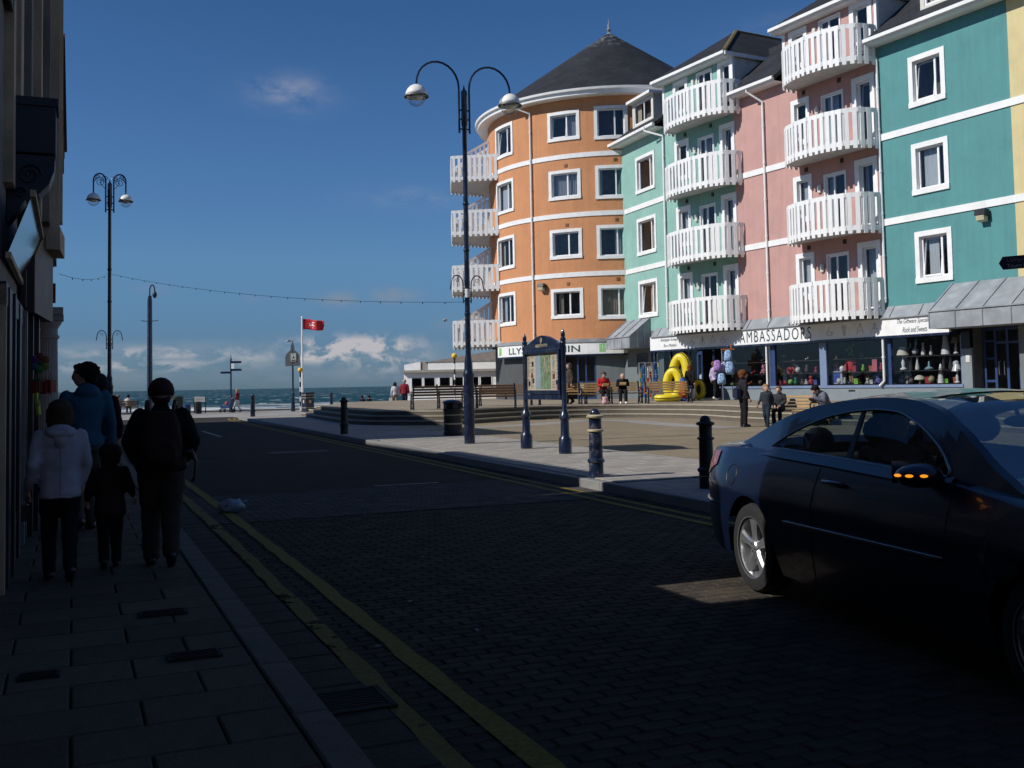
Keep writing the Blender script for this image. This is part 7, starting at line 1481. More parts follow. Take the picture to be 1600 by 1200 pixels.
# rucksacks hanging in the doorway
def rucksack(label, px, py, Y, w, h_, m_):
    p = at_depth(px, py, Y); t = thing('rucksack', label, 'rucksack', p, R(-15), 'rucksacks hanging at the shop door'); c = MB(); trunk(c, [((0, 0, -h_/2), w*.40, .08, 0), ((0, -.02, -h_*.4), w*.5, .13, 0), ((0, -.02, 0), w*.5, .14, 0), ((0, 0, h_*.35), w*.42, .11, 0), ((0, 0, h_*.5), w*.22, .05, 0)]); trunk(c, [((0, -.12, -h_*.35), w*.34, .07, 0), ((0, -.13, -h_*.1), w*.36, .07, 0), ((0, -.11, h_*.02), w*.28, .04, 0)]); solid('body', c, m_, t, .025, 2)
    q = MB(); q.tube([(-.05, 0, h_*.48), (0, 0, h_*.6), (.05, 0, h_*.48)], .012, 5); obj('handle', q, blackm, t, world=False)
bluep = mat('blue_white_print', (.22, .34, .52), .8, var=.85, nscale=16); wp = mat('white_lilac_print', (.45, .42, .55), .8, var=.6, nscale=18)
rucksack('blue and white patterned rucksack hanging highest at the door', 1137.5, 556, 45, .36, .52, bluep)
rucksack('blue and white patterned rucksack hanging in the middle at the door', 1140, 575, 44.9, .42, .58, bluep)
rucksack('blue and white patterned rucksack hanging lowest at the door', 1127.5, 592, 44.8, .36, .50, bluep)
rucksack('purple flowered rucksack left of the middle blue one', 1121, 572, 44.9, .36, .52, mat('purple_print', (.28, .16, .40), .8, var=.8, nscale=16))
rucksack('white and lilac rucksack between the purple and blue ones', 1131, 573, 45.1, .24, .46, wp)
rucksack('plain black rucksack hanging under the blue ones', 1141, 590, 45.2, .40, .50, cloth('black_bag', (.012, .012, .014)))
rucksack('black and brown rucksack at the right of the hanging bags', 1149, 590, 45.4, .36, .5, mat('black_brown', (.05, .028, .018), .8, var=.5))
p = at_depth(1137, 546, 45); t = thing('hanging_rail', 'orange brown rail holding up the rucksacks', 'rail', p); mb = MB(); mb.tube([(-.3, 0, 0), (.3, 0, 0)], .03, 6); mb.tube([(.15, 0, 0), (.15, 0, .25)], .03, 6); obj('rail', mb, mat('orange_wood', (.40, .12, .03), .6), t, world=False); mb = MB(); mb.tube([(.18, .05, 0), (.18, .05, TZ-p.z)], .02, 6); mb.tube([(-.25, .05, 0), (-.25, .05, TZ-p.z)], .02, 6); obj('leg', mb, steel, t, world=False)
# display pieces behind the glass; W(px, z, d) sits them on the shelves
ceram = mat('white_ceramic', (.75, .74, .70), .25); creamc = mat('cream_shade', (.62, .56, .44), .7); greenc = mat('green_glaze', (.03, .22, .09), .3); darkc = mat('dark_glaze', (.06, .05, .05), .3); pinkc = mat('pink_goods', (.5, .12, .16), .6)
def place(o, px, z, d, label, cat, group=None, rz=0):
    u = F.uz(px, 580, d)[0]; p = F.M(u, z, d); o.location = p; o.rotation_euler = (0, 0, F.rz()+rz); return tag(o, label, cat, group)
def lathe_item(name, prof, m_, px, z, d, label, cat, group=None, parts=None):
    if parts is None: mb = MB().lathe((0, 0, 0), prof, 16); o = obj(name, mb, m_, None, world=False, auto=50); return place(o, px, z, d, label, cat, group)
    t = bpy.data.objects.new(name, None); COL.objects.link(t); place(t, px, z, d, label, cat, group)
    for (nm, pr, mm) in parts: obj(nm, MB().lathe((0, 0, 0), pr, 16), mm, t, world=False, auto=50)
    return t
def tlamp(px, z, d, label, s=1, sh=creamc): return lathe_item('table_lamp', None, None, px, z, d, label, 'lamp', 'table lamps in the right shop window', parts=[('lamp_base', [(.09*s, 0), (.10*s, .03*s), (.04*s, .08*s), (.06*s, .2*s), (.03*s, .3*s), (.02*s, .46*s)], ceram), ('lamp_shade', [(.19*s, .42*s), (.10*s, .66*s), (.095*s, .66*s)], sh)])
tlamp(1412, 1.75, .4, 'table lamp with the big cream shade at the left of the right window', 1.3); tlamp(1495, 2.28, .45, 'small beige shaded lamp on the top shelf at the right', .9, mat('beige_shade', (.42, .33, .22), .8)); tlamp(1495.5, 1.24, .4, 'white urn lamp at the bottom right of the window', 1.0, ceram)
bot = [(.07, 0), (.09, .05), (.03, .35), (.05, .42), (.03, .46)]
lighth = [(.12, 0), (.06, .52), (.09, .54), (.05, .56), (.045, .64), (.01, .70)]
for px_, z, pr, m_, lab in ((1444, 2.27, bot, ceram, 'tall white vase at the left of the top shelf'), (1456, 2.27, [(a*.8, b*.75) for a, b in bot], ceram, 'shorter white vase on the top shelf beside the tall one'), (1479, 2.27, [(a*1.35, b*1.15) for a, b in lighth], ceram, 'largest white bell-shaped vase on the top shelf'), (1434, 1.74, bot, ceram, 'white figurine on the middle shelf of the right window'), (1452, 1.74, [(.15, 0), (.17, .04), (.04, .12), (.03, .26), (.01, .30)], mat('blue_glass_goods', (.25, .40, .45), .2), 'pale blue glass bowl on the middle shelf'), (1424, 1.74, bot, darkc, 'dark bottle beside the cream lamp'), (1475, 1.74, bot, darkc, 'dark bottle in the middle of the right window'), (1486, 1.74, bot, darkc, 'dark bottle right of the middle of the right window'),
                            (1470, 1.24, lighth, ceram, 'white lighthouse ornament low in the right window'), (1437, 1.24, [(.04, 0), (.04, .10), (.20, .14), (.17, .24), (.08, .30), (.01, .31)], creamc, 'mushroom shaped glass lamp on the bottom shelf'), (1418, 1.24, [(.10, 0), (.06, .1), (.12, .2), (.04, .32), (.02, .36)], darkc, 'dark ornament at the lower left of the right window'), (1455, 1.24, [(.02, 0), (.10, .05), (.13, .14), (.10, .23), (.02, .28)], mat('olive_globe', (.34, .32, .14), .4), 'olive globe ornament on the bottom shelf'),
                            (1226, 1.24, lighth, ceram, 'white and blue lighthouse at the lower left of the middle window'), (1431.5, 2.30, [(.01, 0), (.09, .04), (.12, .12), (.09, .2), (.01, .24)], mat('pale_globe', (.55, .57, .58), .3), 'pale round globe lamp high in the right window'), (1494.5, 1.80, [(.01, 0), (.09, .04), (.12, .12), (.09, .2), (.01, .24)], MATS['pale_globe'], 'pale round globe lamp on the right of the middle shelf')):
    lathe_item('ornament', pr, m_, px_, z, .42 if z > 1.3 else .5, lab, 'ornament')
# heart, mannequin, suitcase, cushions
def blobs(name, lst, m_, px, z, d, label, cat): 
    mb = MB()
    for (c, r, sc) in lst: mb.ball(c, r, 10, sc=sc)
    o = obj(name, mb, m_, None, world=False, smooth=True); return place(o, px, z, d, label, cat)
hp_ = [(.2*(16*sin(a)**3)/16, 0, .2*(13*cos(a)-5*cos(2*a)-2*cos(3*a)-cos(4*a))/16) for a in [i*2*pi/24 for i in range(24)]]
mb = MB(); mb.tube(hp_, .05, 8, closed=True); place(obj('heart_wreath', mb, mat('red_tinsel', (.40, .015, .02), .6, var=.4, nscale=20), None, world=False, smooth=True), 1236, 1.80, .4, 'red heart shaped wreath in the middle shop window', 'wreath')
t = bpy.data.objects.new('mannequin', None); COL.objects.link(t); place(t, 1330, ZS+.04, .45, 'mannequin in a red top with a pink flower hat in the window', 'mannequin'); q = MB()
for sx in (-1, 1): limb(q, [(sx*.05, 0, .05), (sx*.06, 0, .3), (sx*.07, 0, .6)], [.03, .045, .06], 10)
solid('body', q, mat('tan_dummy', (.35, .24, .15), .6), t, .02, 1); q = MB(); trunk(q, [((0, 0, .55), .13, .08, 0), ((0, 0, .75), .14, .09, 0), ((0, 0, .95), .16, .09, 0), ((0, 0, 1.02), .06, .05, 0)]); limb(q, [(-.16, 0, .95), (-.24, 0, .82)], [.06, .05]); limb(q, [(.16, 0, .95), (.24, 0, .85)], [.06, .05]); solid('red_top', q, mat('red_flower_top', (.45, .03, .04), .8, var=.5, nscale=12), t, .02, 1)
q = MB(); 
for i in range(9): q.ball((.12*cos(i*2.4), .05*sin(i), 1.15+.05*i), .05, 8)
obj('garland', q, mat('lime_garland', (.20, .38, .05), .7, var=.6, nscale=12), t, world=False, smooth=True)
mb = MB(); mb.box((0, 0, .28), (.55, .25, .52), m=0); mb.box((0, -.13, .28), (.34, .02, .40), m=1); mb.tube([(-.12, 0, .54), (-.12, 0, .62), (.12, 0, .62), (.12, 0, .54)], .015, 5, m=1); place(obj('suitcase', mb, [mat('silver_case', (.55, .55, .60), .3, metal=.3), mat('blue_case', (.06, .10, .35), .4)], None, world=False, bevel=.04), 1311, ZS+.03, .4, 'white and blue suitcase standing in the wide middle window', 'suitcase')
blobs('skull_ornament', [((0, 0, .10), .11, (1, 1, 1.1))], ceram, 1316, 1.76, .42, 'round white ornament above the suitcase', 'ornament')
mb = MB(); mb.box((0, 0, .25), (.24, .03, .50)); place(obj('pink_towel', mb, pinkc, None, world=False, bevel=.01), 1367, 1.68, .3, 'pink towel hanging in the wide middle window', 'towel')
pal = [((.42, .10, .04), 'orange'), ((.35, .03, .05), 'crimson'), ((.04, .20, .08), 'green'), ((.10, .06, .05), 'brown'), ((.5, .5, .46), 'white'), ((.10, .10, .30), 'violet'), ((.45, .16, .20), 'rose'), ((.2, .45, .06), 'lime')]
# loose soft toys and small goods along the shelves, each its own piece
shapes = ['teddy', 'ball', 'box', 'vase', 'shoe']
def small(kind, mb, s):
    if kind == 'teddy': mb.ball((0, 0, .10*s), .10*s, 10); mb.ball((0, -.01, .24*s), .075*s, 10); [mb.ball((sx*.055*s, 0, .31*s), .03*s, 6) for sx in (-1, 1)]; [mb.ball((sx*.08*s, -.06*s, .04*s), .04*s, 6) for sx in (-1, 1)]
    elif kind == 'ball': mb.ball((0, 0, .11*s), .11*s, 12)
    elif kind == 'box': mb.box((0, 0, .09*s), (.2*s, .12*s, .18*s)); mb.box((0, 0, .19*s), (.22*s, .14*s, .03*s))
    elif kind == 'vase': mb.lathe((0, 0, 0), [(.06*s, 0), (.09*s, .1*s), (.04*s, .22*s), (.06*s, .28*s)], 10)
    else: mb.ball((0, -.03*s, .05*s), .07*s, 8, sc=(.7, 1.6, .7)); mb.ball((0, .08*s, .12*s), .06*s, 8, sc=(.7, .8, 1.3))
rows = [('window by the shop door', 1140, 1200, 7), ('window with the red heart', 1216, 1280, 8), ('wide middle window', 1300, 1384, 10), ('right window with the lamps', 1402, 1502, 7)]
random.seed(11); nm_shelf = {ZS+.04: 'bottom', 1.73: 'middle', 2.26: 'top'}
for (wn, a, b_, n) in rows:
    for z in (ZS+.04, 1.73, 2.26):
        if wn.startswith('right') and z > 1.3: continue
        nn = n if z < 1.3 else n*2//3
        for i in range(nn):
            if z > 2 and wn[0] != 'f': 
                if i % 3: continue
            c, cn = random.choice(pal if z < 2 else pal[3:6]); kd = random.choice(shapes); mb = MB(); small(kd, mb, random.uniform(.7, 1.25)); pxx = a+(b_-a)*(i+.5)/nn+random.uniform(-1.5, 1.5)
            o = obj({'teddy': 'soft_toy', 'ball': 'toy_ball', 'box': 'gift_box', 'vase': 'small_vase', 'shoe': 'slipper'}[kd], mb, mat('goods_'+cn, c, .6, var=.3, nscale=12), None, world=False, smooth=kd != 'box'); pos = ['far left', 'second from left', 'third from left', 'fourth from left', 'fifth from left', 'sixth from left', 'seventh from left', 'eighth from left', 'ninth from left', 'far right'][i]
            place(o, pxx, z, random.uniform(.32, .65), '%s %s on the %s shelf, %s, %s' % (cn, {'teddy': 'soft toy', 'ball': 'ball', 'box': 'gift box', 'vase': 'vase', 'shoe': 'slipper'}[kd], nm_shelf[z], pos, wn), 'gift', 'small goods in the gift shop windows')
blobs('witch_hat', [((0, 0, 0), .26, (1, 1, .12)), ((0, 0, .08), .13, (1, 1, 1)), ((0, 0, .24), .07, (1, 1, 1.6))], blackm, 1229, 2.45, .4, 'black pointed hat hanging high in the window with the red heart', 'hat')
blobs('dark_garland', [((.1*i, 0, -.12*i+.05*(i % 2)), .12, (1, .6, 1)) for i in range(5)], mat('dark_tinsel', (.03, .04, .03), .7, var=.5), 1240, 2.2, .45, 'dark garland hanging beside the black pointed hat', 'garland')
# ------------------------------------------------------------------ dark blue coupe
paint = bpy.data.materials.new('dark_blue_paint'); paint.use_nodes = True
pb = paint.node_tree.nodes['Principled BSDF']; pb.inputs['Base Color'].default_value = (.004, .009, .030, 1); pb.inputs['Roughness'].default_value = .32; pb.inputs['Metallic'].default_value = .2; pb.inputs['Coat Weight'].default_value = .6; pb.inputs['Coat Roughness'].default_value = .035
tn = paint.node_tree; n_ = N(tn, 'ShaderNodeTexNoise'); n_.inputs['Scale'].default_value = 2.2; n_.inputs['Detail'].default_value = 8; tcn = N(tn, 'ShaderNodeTexCoord'); tn.links.new(tcn.outputs['Object'], n_.inputs['Vector']); tn.links.new(MA(tn, 'MULTIPLY_ADD', n_.outputs[0], .14, .0, clamp=True), pb.inputs['Coat Roughness'])
trim = mat('black_trim', (.010, .010, .011), .5, var=.1); chrome = mat('chrome_trim', (.55, .56, .58), .18, metal=1, var=.05); rubber = mat('tyre_rubber', (.014, .014, .015), .85, var=.2, bump=.3); alloy = mat('alloy_wheel', (.62, .63, .66), .28, metal=.85, var=.05)
cglass = glass_mat('car_glass', (.55, .62, .62), .35, .01, .02); cint = mat('car_interior', (.014, .014, .016), .8, var=.2)
redl = mat('tail_lamp_red', (.30, .008, .012), .15, coat=1, var=.05); amb = mat('amber_indicator', (1.0, .33, .015), .3, emit=1.1, var=0)
X0, LH, HW, WB = 1.215, 2.505, .87, 2.86
cp0 = Vector((1.65, 7.33, 0)); hd = Vector((.228, -.974, 0)).normalized(); left = Vector((-hd.y, hd.x, 0))
car = thing('parked_coupe', 'dark blue two-door coupe turning out of the square with its amber mirror light lit', 'car', tuple(cp0+left*HW), atan2(hd.y, hd.x))
def interp(x, xs, ys):
    if x <= xs[0]: return ys[0]
    for i in range(len(xs)-1):
        if x <= xs[i+1]:
            t = (x-xs[i])/(xs[i+1]-xs[i]); t = t; return ys[i]+(ys[i+1]-ys[i])*t
    return ys[-1]
def sm(x, xs, ys): return (interp(x-.06, xs, ys)+2*interp(x, xs, ys)+interp(x+.06, xs, ys)+interp(x-.03, xs, ys)+interp(x+.03, xs, ys))/6
# body sections
def belt(x): return sm(x, [-1.2, -1.08, -.75, -.3, .2, 1.0, 2.1, 2.4, 3.0, 3.45, 3.7], [.88, .945, .985, 1.0, 1.0, .985, .955, .925, .85, .72, .62])
def zlow(x):
    z = sm(x, [-1.25, -1.05, -.6, -.3, 3.0, 3.3, 3.7], [.36, .28, .22, .185, .185, .22, .30])
    for xa in (0, WB):
        if abs(x-xa) < .365: z = max(z, .31+sqrt(.365**2-(x-xa)**2))
    return z
def shell(th, v):
    """th round the plan (0 = nose, pi = tail), v from sill to shoulder"""
    n = 5.6; c, s = cos(th), sin(th); x = X0+LH*(1 if c > 0 else -1)*abs(c)**(2/n); yy = (1 if s > 0 else -1)*abs(s)**(2/n)
    zl, zb = zlow(x), belt(x); z = zl+(zb-zl)*v; rel = (z-.20)/.78
    sec = 1.0-.10*max(0, .30-rel)**1.0*1.2-.05*abs(rel-.45)**2*1.0-.11*max(0, rel-.66)**1.5*4.2
    # shoulder crease and waist line
    sec += .008*exp(-((rel-.62)/.05)**2)
    flare = sum(.022*exp(-((x-xa)/.36)**2)*exp(-((rel-.45)/.35)**2) for xa in (0, WB))
    ends = 1.0-.07*max(0, (-.55-x)/.45)-.06*max(0, (x-3.0)/.6)
    y = HW*yy*(sec+flare)*ends
    # tail: bumper stands out, boot lid edge tucks in
    if x < X0: x += (.05-.11*exp(-((z-.52)/.14)**2) + .16*max(0, z-.72)**1.3)*abs(c)**6
    else: x -= (.02+.30*max(0, z-.50)**1.1)*abs(c)**6
    return Vector((x, y, z))
def onorm(q): a = (q.x-X0)/LH; b = q.y/HW; v = Vector(((1 if a > 0 else -1)*min(1, abs(a))**4.2/LH, (1 if b > 0 else -1)*min(1, abs(b))**4.2/HW, 0)); return v.normalized()
NT, NV = 220, 22
ths = []
for i in range(NT):
    ths.append(2*pi*i/NT)
# spend the stations evenly along the outline
TH = []
for i in range(600):
    e = (i+.5)/600; TH += [math.acos(min(1, e**2.8)), math.asin(min(1, e**2.8))]
TH = sorted(TH); TH = TH+[pi-t for t in reversed(TH)]; TH = TH+[pi+t for t in TH]
P_ = [shell(t, .5) for t in TH]; acc = [0]
for i in range(1, len(TH)): acc.append(acc[-1]+(P_[i]-P_[i-1]).length)
tot = acc[-1]+(P_[0]-P_[-1]).length; ths = []; j = 0
for i in range(NT):
    w = tot*i/NT
    while j < len(acc)-2 and acc[j+1] < w: j += 1
    f_ = min(1, (w-acc[j])/max(1e-9, acc[j+1]-acc[j])); ths.append(TH[j]+(TH[j+1]-TH[j])*f_)
extra_ = []
mb = MB(); vs = [shell(t, k/NV) for k in range(NV+1) for t in ths]
fs = [(k*NT+i, k*NT+(i+1) % NT, (k+1)*NT+(i+1) % NT, (k+1)*NT+i) for k in range(NV) for i in range(NT)]; mb.add(vs, fs)
body = obj('body', mb, paint, car, world=False, smooth=True)
# decks: boot and bonnet
mb = MB(); topr = [shell(t, 1.0) for t in ths]; rg = []
for s in (1.0, .965, .9, .7, .45, .2, 0):
    rg.append([Vector((p.x, p.y*s, p.z+(.055*(1-s*s)+.012*(1 if s < .97 else 0)) if not (-.30 < p.x < 2.30) else p.z+.02*(1-s))) for p in topr])
vs = [p for r in rg for p in r]; fs = []
for k in range(len(rg)-1):
    for i in range(NT):
        a, b_, c_, d_ = k*NT+i, k*NT+(i+1) % NT, (k+1)*NT+(i+1) % NT, (k+1)*NT+i
        m_ = (vs[a]+vs[b_]+vs[c_]+vs[d_])/4
        if -.25 < m_.x < 2.2 and abs(m_.y) < .66: continue
        fs.append((a, b_, c_, d_))
mb.add(vs, fs); obj('deck', mb, paint, car, world=False, smooth=True)
# greenhouse
def zr(x): return sm(x, [-.62, -.4, -.15, .15, .45, .75, 1.05, 1.35, 1.6, 1.85, 2.1, 2.35, 2.62], [.99, 1.05, 1.13, 1.225, 1.30, 1.345, 1.37, 1.378, 1.362, 1.31, 1.20, 1.05, .925])
def arch(x): return sm(x, [.05, .2, .45, .75, 1.03, 1.26, 1.5, 1.76, 1.98, 2.14], [1.0, 1.065, 1.165, 1.25, 1.292, 1.305, 1.295, 1.22, 1.11, .955])
def sidey(x, z):
    zb = .95; k = .40; w = .765-(z-zb)*k-.10*max(0, (z-1.22))*2
    return w-.12*max(0, -x+.3)**1.3-.06*max(0, x-1.9)**1.2
GX = [-.52+3.14*i/90 for i in range(91)]
for sg_ in (1, -1):
    mb = MB()
    for i in range(90):
        for (a0, a1) in ((0, .33), (.33, .66), (.66, 1)):
            q = []
            for x, a in ((GX[i], a0), (GX[i+1], a0), (GX[i+1], a1), (GX[i], a1)):
                lo = max(arch(x) if .05 < x < 2.10 else 0, belt(x)-.03); lo = min(lo, zr(x)-.001); z = lo+(zr(x)-lo)*a; q.append(Vector((x, sg_*sidey(x, z), z)))
            mb.quad(*q)
    # sill strip under the side glass
    for i in range(90):
        if .03 < GX[i] < 2.12: 
            z0, z1 = belt(GX[i])-.03, belt(GX[i])+.03; w0, w1 = belt(GX[i+1])-.03, belt(GX[i+1])+.03
            mb.quad((GX[i], sg_*(sidey(GX[i], z0)+.05), z0), (GX[i+1], sg_*(sidey(GX[i+1], w0)+.05), w0), (GX[i+1], sg_*(sidey(GX[i+1], w1)), w1), (GX[i], sg_*(sidey(GX[i], z1)), z1))
    obj('roof_pillar', mb, paint, car, world=False, smooth=True)
    for (xa, xb, nm) in ((.07, 1.08, 'rear_side_window'), (1.13, 2.09, 'door_window')):
        mb = MB(); n = 30
        for i in range(n):
            x_0, x_1 = xa+(xb-xa)*i/n, xa+(xb-xa)*(i+1)/n
            for a0, a1 in ((0, .5), (.5, 1)):
                q = []
                for x, a in ((x_0, a0), (x_1, a0), (x_1, a1), (x_0, a1)): lo = min(belt(x)+.02, arch(x)); z = lo+(arch(x)-lo)*a; q.append(Vector((x, sg_*(sidey(x, z)-.012), z)))
                mb.quad(*q)
        obj(nm, mb, cglass, car, world=False, smooth=True)
    mb = MB(); pts = [(x, sg_*(sidey(x, belt(x)+.02)+.004), belt(x)+.018) for x in [.05+2.03*i/20 for i in range(21)]]; pts += [(x, sg_*(sidey(x, arch(x))+.003), arch(x)) for x in [2.08-2.02*i/30 for i in range(31)]]; mb.tube(pts, .009, 6, closed=True); obj('window_trim', mb, mat('dark_chrome', (.25, .26, .28), .25, metal=1, var=.05), car, world=False, smooth=True)
    mb = MB(); mb.prism([(1.075, sg_*(sidey(1.1, .97)-.005), .96), (1.135, sg_*(sidey(1.1, .97)-.005), .96), (1.125, sg_*(sidey(1.1, 1.28)-.005), 1.29), (1.085, sg_*(sidey(1.1, 1.28)-.005), 1.29)], (0, -sg_*.012, 0)); obj('pillar_trim', mb, trim, car, world=False)
    # rub strip, door shut lines, handle, sill
    def sp(x, z, o_=.004):
        # nearest shell point on this flank
        zl, zb = zlow(x), belt(x); v = (z-zl)/(zb-zl); c = max(-1, min(1, (x-X0)/LH)); c = (1 if c > 0 else -1)*abs(c)**2.8; th = math.acos(max(-1, min(1, c))); p = shell(th, v); return Vector((x, sg_*(abs(p.y)+o_), z))
    mb = MB(); mb.tube([sp(.53+1.66*i/24, .555+.018*i/24, .003) for i in range(25)], .013, 6); st_ = obj('rub_strip', mb, trim, car, world=False, smooth=True)
    mb = MB(); mb.tube([sp(.53+1.66*i/24, .567+.018*i/24, .012) for i in range(25)], .004, 5); obj('strip_chrome', mb, chrome, st_, world=False, smooth=True)
    mb = MB(); mb.tube([sp(.86+.04*z_, .22+.72*z_, -.001) for z_ in [i/14 for i in range(15)]], .005, 4); obj('door_seam', mb, trim, car, world=False); mb = MB(); mb.tube([sp(2.2, .22+.66*i/10, -.001) for i in range(11)], .005, 4); obj('door_seam', mb, trim, car, world=False)
    h_ = MB(); h_.tube([sp(1.0, .865, .010), sp(1.02, .867, .03), sp(1.20, .862, .03), sp(1.23, .858, .010)], .014, 8); hn = obj('door_handle', h_, paint, car, world=False, smooth=True); h_ = MB(); h_.tube([sp(1.01, .877, .036), sp(1.22, .872, .036)], .005, 5); obj('handle_chrome', h_, chrome, hn, world=False, smooth=True)
    # mirror
    m0 = Vector((2.02, sg_*.80, .975)); mb = MB(); mb.ball(m0+Vector((.06, sg_*.12, .015)), .12, 18, sc=(.85, 1.05, .52)); mb.beam(m0+Vector((0, -sg_*.06, -.03)), m0+Vector((.01, sg_*.05, .0)), .08, .05); mr = obj('door_mirror', mb, paint, car, world=False, smooth=True)
    mb = MB(); 
    for k in range(3):
        a_ = R(18+34*k); mb.ball(m0+Vector((.06+.102*cos(a_), sg_*(.12+.126*sin(a_)), .022)), .014, 8, sc=(1.5, 1.5, .6))
    obj('mirror_indicator', mb, amb if sg_ < 0 else mat('amber_unlit', (.5, .2, .02), .3), mr, world=False, smooth=True)
    mb = MB(); mb.quad(m0+Vector((-.055, sg_*.02, -.03)), m0+Vector((-.055, sg_*.20, -.03)), m0+Vector((-.055, sg_*.20, .085)), m0+Vector((-.055, sg_*.02, .085))); obj('mirror_glass', mb, chrome, mr, world=False)
    # tail lamp wrapping round the corner
    mb = MB(); tl_ = [t for t in [pi*(.62+.36*i/60) for i in range(61)]]; col_ = []
    for t in tl_:
        p5 = shell(t*1.0 if sg_ > 0 else -t, .8)
        if p5.x < -.66 and abs(p5.y) > .42: col_.append(t)
    n = len(col_)
    def cp_(i, v): 
        t = col_[i] if sg_ > 0 else -col_[i]; q = shell(t, v); return q+onorm(q)*.009
    for i in range(n-1):
        f0, f1 = i/(n-1), (i+1)/(n-1); lo0 = .70+.12*abs(1-f0*3)*(f0 < .33); lo1 = .70+.12*abs(1-f1*3)*(f1 < .33)
        for a0, a1 in ((0, .5), (.5, 1)): mb.quad(cp_(i, lo0+(.96-lo0)*a0), cp_(i+1, lo1+(.96-lo1)*a0), cp_(i+1, lo1+(.96-lo1)*a1), cp_(i, lo0+(.96-lo0)*a1))
    obj('tail_lamp', mb, redl, car, world=False, smooth=True)
# bumper strip and fuel flap on the near side
mb = MB(); pts = []
for i in range(46):
    t = pi-(.34*pi)*(i-22.5)/22.5; q = shell(t, .0)
    v_ = (.56-zlow(q.x))/(belt(q.x)-zlow(q.x)); q = shell(t, v_)
    if q.x < -.42: pts.append(q+onorm(q)*.006)
mb.tube(pts, .009, 6); obj('bumper_trim', mb, chrome, car, world=False, smooth=True)
mb = MB(); mb.tube([(lambda p: Vector((p.x, p.y-.002, p.z)))(sp(-.30+.085*cos(a*pi/10), .80+.075*sin(a*pi/10), -.001)) for a in range(20)], .0035, 4, closed=True); obj('fuel_flap_seam', mb, trim, car, world=False)
mb = MB(); mb.tube([(-1.24+.0*k, -.75+1.5*k/12, .70) for k in range(13)], .004, 4); obj('boot_seam', mb, trim, car, world=False)
mb = MB(); mb.box((-1.31, 0, .60), (.02, .52, .11)); obj('number_plate', mb, mat('plate_yellow', (.6, .48, .05), .5), car, world=False)
# roof skin and front / rear screens
def cross(x, s): zz_ = zr(x); yr = sidey(x, zz_); return Vector((x, yr*s, zz_+.045*(1-s*s)))
S_ = [-1, -.93, -.6, -.3, 0, .3, .6, .93, 1]
mr_ = MB(); mw = MB(); mg = MB()
for i in range(90):
    xm = (GX[i]+GX[i+1])/2
    for k in range(8):
        q = [cross(GX[i], S_[k]), cross(GX[i], S_[k+1]), cross(GX[i+1], S_[k+1]), cross(GX[i+1], S_[k])]
        edge = k in (0, 7)
        if edge or .52 < xm < 1.58: mr_.quad(*q)
        elif xm <= .52: mg.quad(*[p-Vector((0, 0, .006)) for p in q])
        else: mw.quad(*[p-Vector((0, 0, .006)) for p in q])
obj('roof', mr_, paint, car, world=False, smooth=True); obj('rear_screen', mg, cglass, car, world=False, smooth=True); obj('windscreen', mw, cglass, car, world=False, smooth=True)
mb = MB(); mb.ball((1.72, 0, 1.235), .1, 12, sc=(.25, 1.2, .36)); mb.tube([(1.66, 0, 1.36), (1.70, 0, 1.26)], .012, 6); obj('rear_view_mirror', mb, trim, car, world=False, smooth=True)
# cabin
mb = MB(); mb.box((.95, 0, .42), (2.6, 1.40, .1)); mb.box((2.12, 0, .82), (.42, 1.36, .16)); mb.box((-.25, 0, .88), (.5, 1.25, .12)); 
for sg_ in (-1, 1): mb.box((1.0, sg_*.68, .66), (2.3, .06, .48))
obj('cabin', mb, cint, car, world=False, bevel=.02)
def seat(x, y, hd_=1.16):
    mb = MB(); trunk(mb, [((x, y, .48), .24, .26, 0), ((x, y, .62), .25, .27, 0), ((x+.02, y, .66), .22, .24, 0)], 14); trunk(mb, [((x-.22, y, .58), .25, .08, 0), ((x-.28, y, .85), .25, .08, 0), ((x-.33, y, hd_-.16), .20, .06, 0), ((x-.33, y, hd_-.13), .16, .04, 0)], 14); mb.ball((x-.34, y, hd_), .12, 12, sc=(.45, 1.05, .8)); obj('seat', mb, cint, car, world=False, smooth=True)
seat(1.25, -.38); seat(1.25, .38); seat(.45, -.36, 1.06); seat(.45, .36, 1.06)
mb = MB(); mb.tube([(1.72+.06*sin(a*pi/10)*-1, -.38+.18*cos(a*pi/10), .90+.17*sin(a*pi/10)) for a in range(20)], .014, 6, closed=True); mb.tube([(1.74, -.56, .9), (1.74, -.2, .9)], .012, 5); obj('steering_wheel', mb, cint, car, world=False, smooth=True)
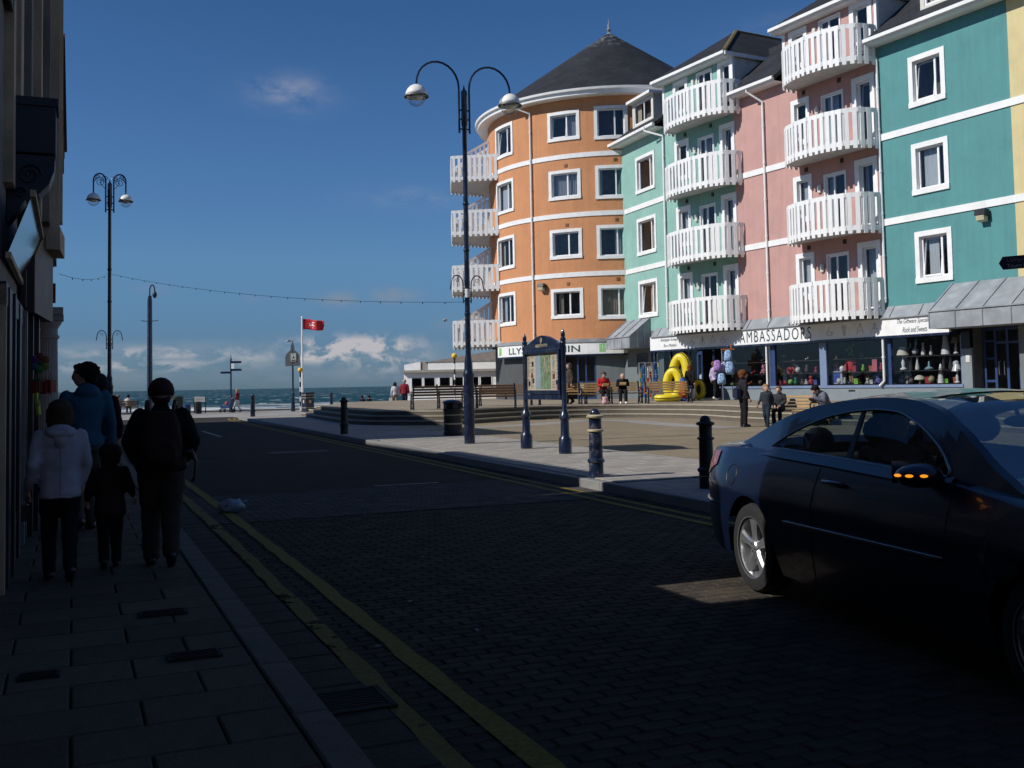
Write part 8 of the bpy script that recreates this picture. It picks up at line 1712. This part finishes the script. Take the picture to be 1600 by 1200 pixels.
# wheels
def wheel(x, y, sg_):
    ax = Matrix.Rotation(-sg_*pi/2, 3, 'X'); w = bpy.data.objects.new('wheel', None); COL.objects.link(w); w.parent = car; w.location = (x, y, .312)
    q = MB(); q.lathe((0, 0, 0), [(.205, -.10), (.27, -.105), (.298, -.095), (.310, -.06), (.312, 0), (.310, .06), (.298, .09), (.27, .10), (.215, .098), (.205, .08)], 64, ax=ax, caps=False); obj('tyre', q, rubber, w, world=False, auto=30)
    q = MB(); q.lathe((0, 0, 0), [(.210, .098), (.218, .100), (.216, .090), (.200, .080), (.192, .03), (.185, -.06), (.18, -.09)], 64, ax=ax, caps=False); q.lathe((0, 0, 0), [(.05, .02), (.05, .075), (.04, .085), (.012, .088)], 32, ax=ax)
    for k in range(5):
        a = 2*pi*k/5+.35; c, s = cos(a), sin(a); L = []
        for (r, w_, z) in ((.035, .036, .075), (.08, .028, .078), (.13, .034, .080), (.175, .046, .082), (.205, .060, .080)):
            L.append([ax @ Vector((c*r-s*e, s*r+c*e, z+zz_)) for e, zz_ in ((-w_, -.015), (-w_*.6, .0), (w_*.6, 0), (w_, -.015), (w_*.8, -.04), (-w_*.8, -.04))])
        vs = [p for l in L for p in l]; q.add(vs, [(i*6+j, i*6+(j+1) % 6, (i+1)*6+(j+1) % 6, (i+1)*6+j) for i in range(4) for j in range(6)])
    obj('rim', q, alloy, w, world=False, auto=35)
    q = MB(); q.lathe((0, 0, 0), [(.185, -.02), (.01, -.02)], 32, ax=ax); obj('brake_disc', q, trim, w, world=False)
    q = MB()
    for k in range(5): a = 2*pi*k/5+.35+pi/5; q.lathe(ax @ Vector((cos(a)*.028, sin(a)*.028, .086)), [(.007, 0), (.006, .003)], 8, ax=ax)
    obj('wheel_bolts', q, trim, w, world=False)
    return w
for x in (0, WB):
    for sg_ in (-1, 1): wheel(x, sg_*(HW-.115), sg_)
mb = MB()
for x in (0, WB): mb.box((x, 0, .50), (.76, 1.36, .40))
mb.box((1.35, 0, .28), (4.2, 1.5, .14)); obj('underbody', mb, trim, car, world=False)
for xa in (0, WB):
    for sg_ in (-1, 1):
        q = MB(); pts = [(xa+cos(a)*.352, sg_*(HW-.02-.03), .31+sin(a)*.352) for a in [pi*i/16 for i in range(17)]]
        for i in range(16): q.quad(pts[i], pts[i+1], (pts[i+1][0], sg_*.60, pts[i+1][2]), (pts[i][0], sg_*.60, pts[i][2]))
        obj('wheel_arch_liner', q, trim, car, world=False, smooth=True)
# driver
dl = car.matrix_basis @ Vector((1.10, -.38, .0)) if False else None
cz = atan2(hd.y, hd.x); Mc = Matrix.Rotation(cz, 4, 'Z'); dp = Vector(car.location)+(Mc @ Vector((1.03, -.38, .17)))
person('driver in a grey top sitting behind the wheel of the dark coupe', tuple(dp), 1.66, cz-pi/2, dict(sit(.20, lean_=-.03), wl=(-.10, .27, .40), wr=(.10, .27, .40), el=(-.13, .12, .36), er=(.13, .12, .36), kl=(-.06, .22, .25), kr=(.06, .22, .25), al=(-.06, .40, .12), ar=(.06, .40, .12)), ('top', cloth('grey_driver_top', (.12, .12, .12))), ('trousers', cloth('black_trousers', (.012, .012, .014))), cloth('dark_brown_hair', (.035, .025, .018)), vox=.022)
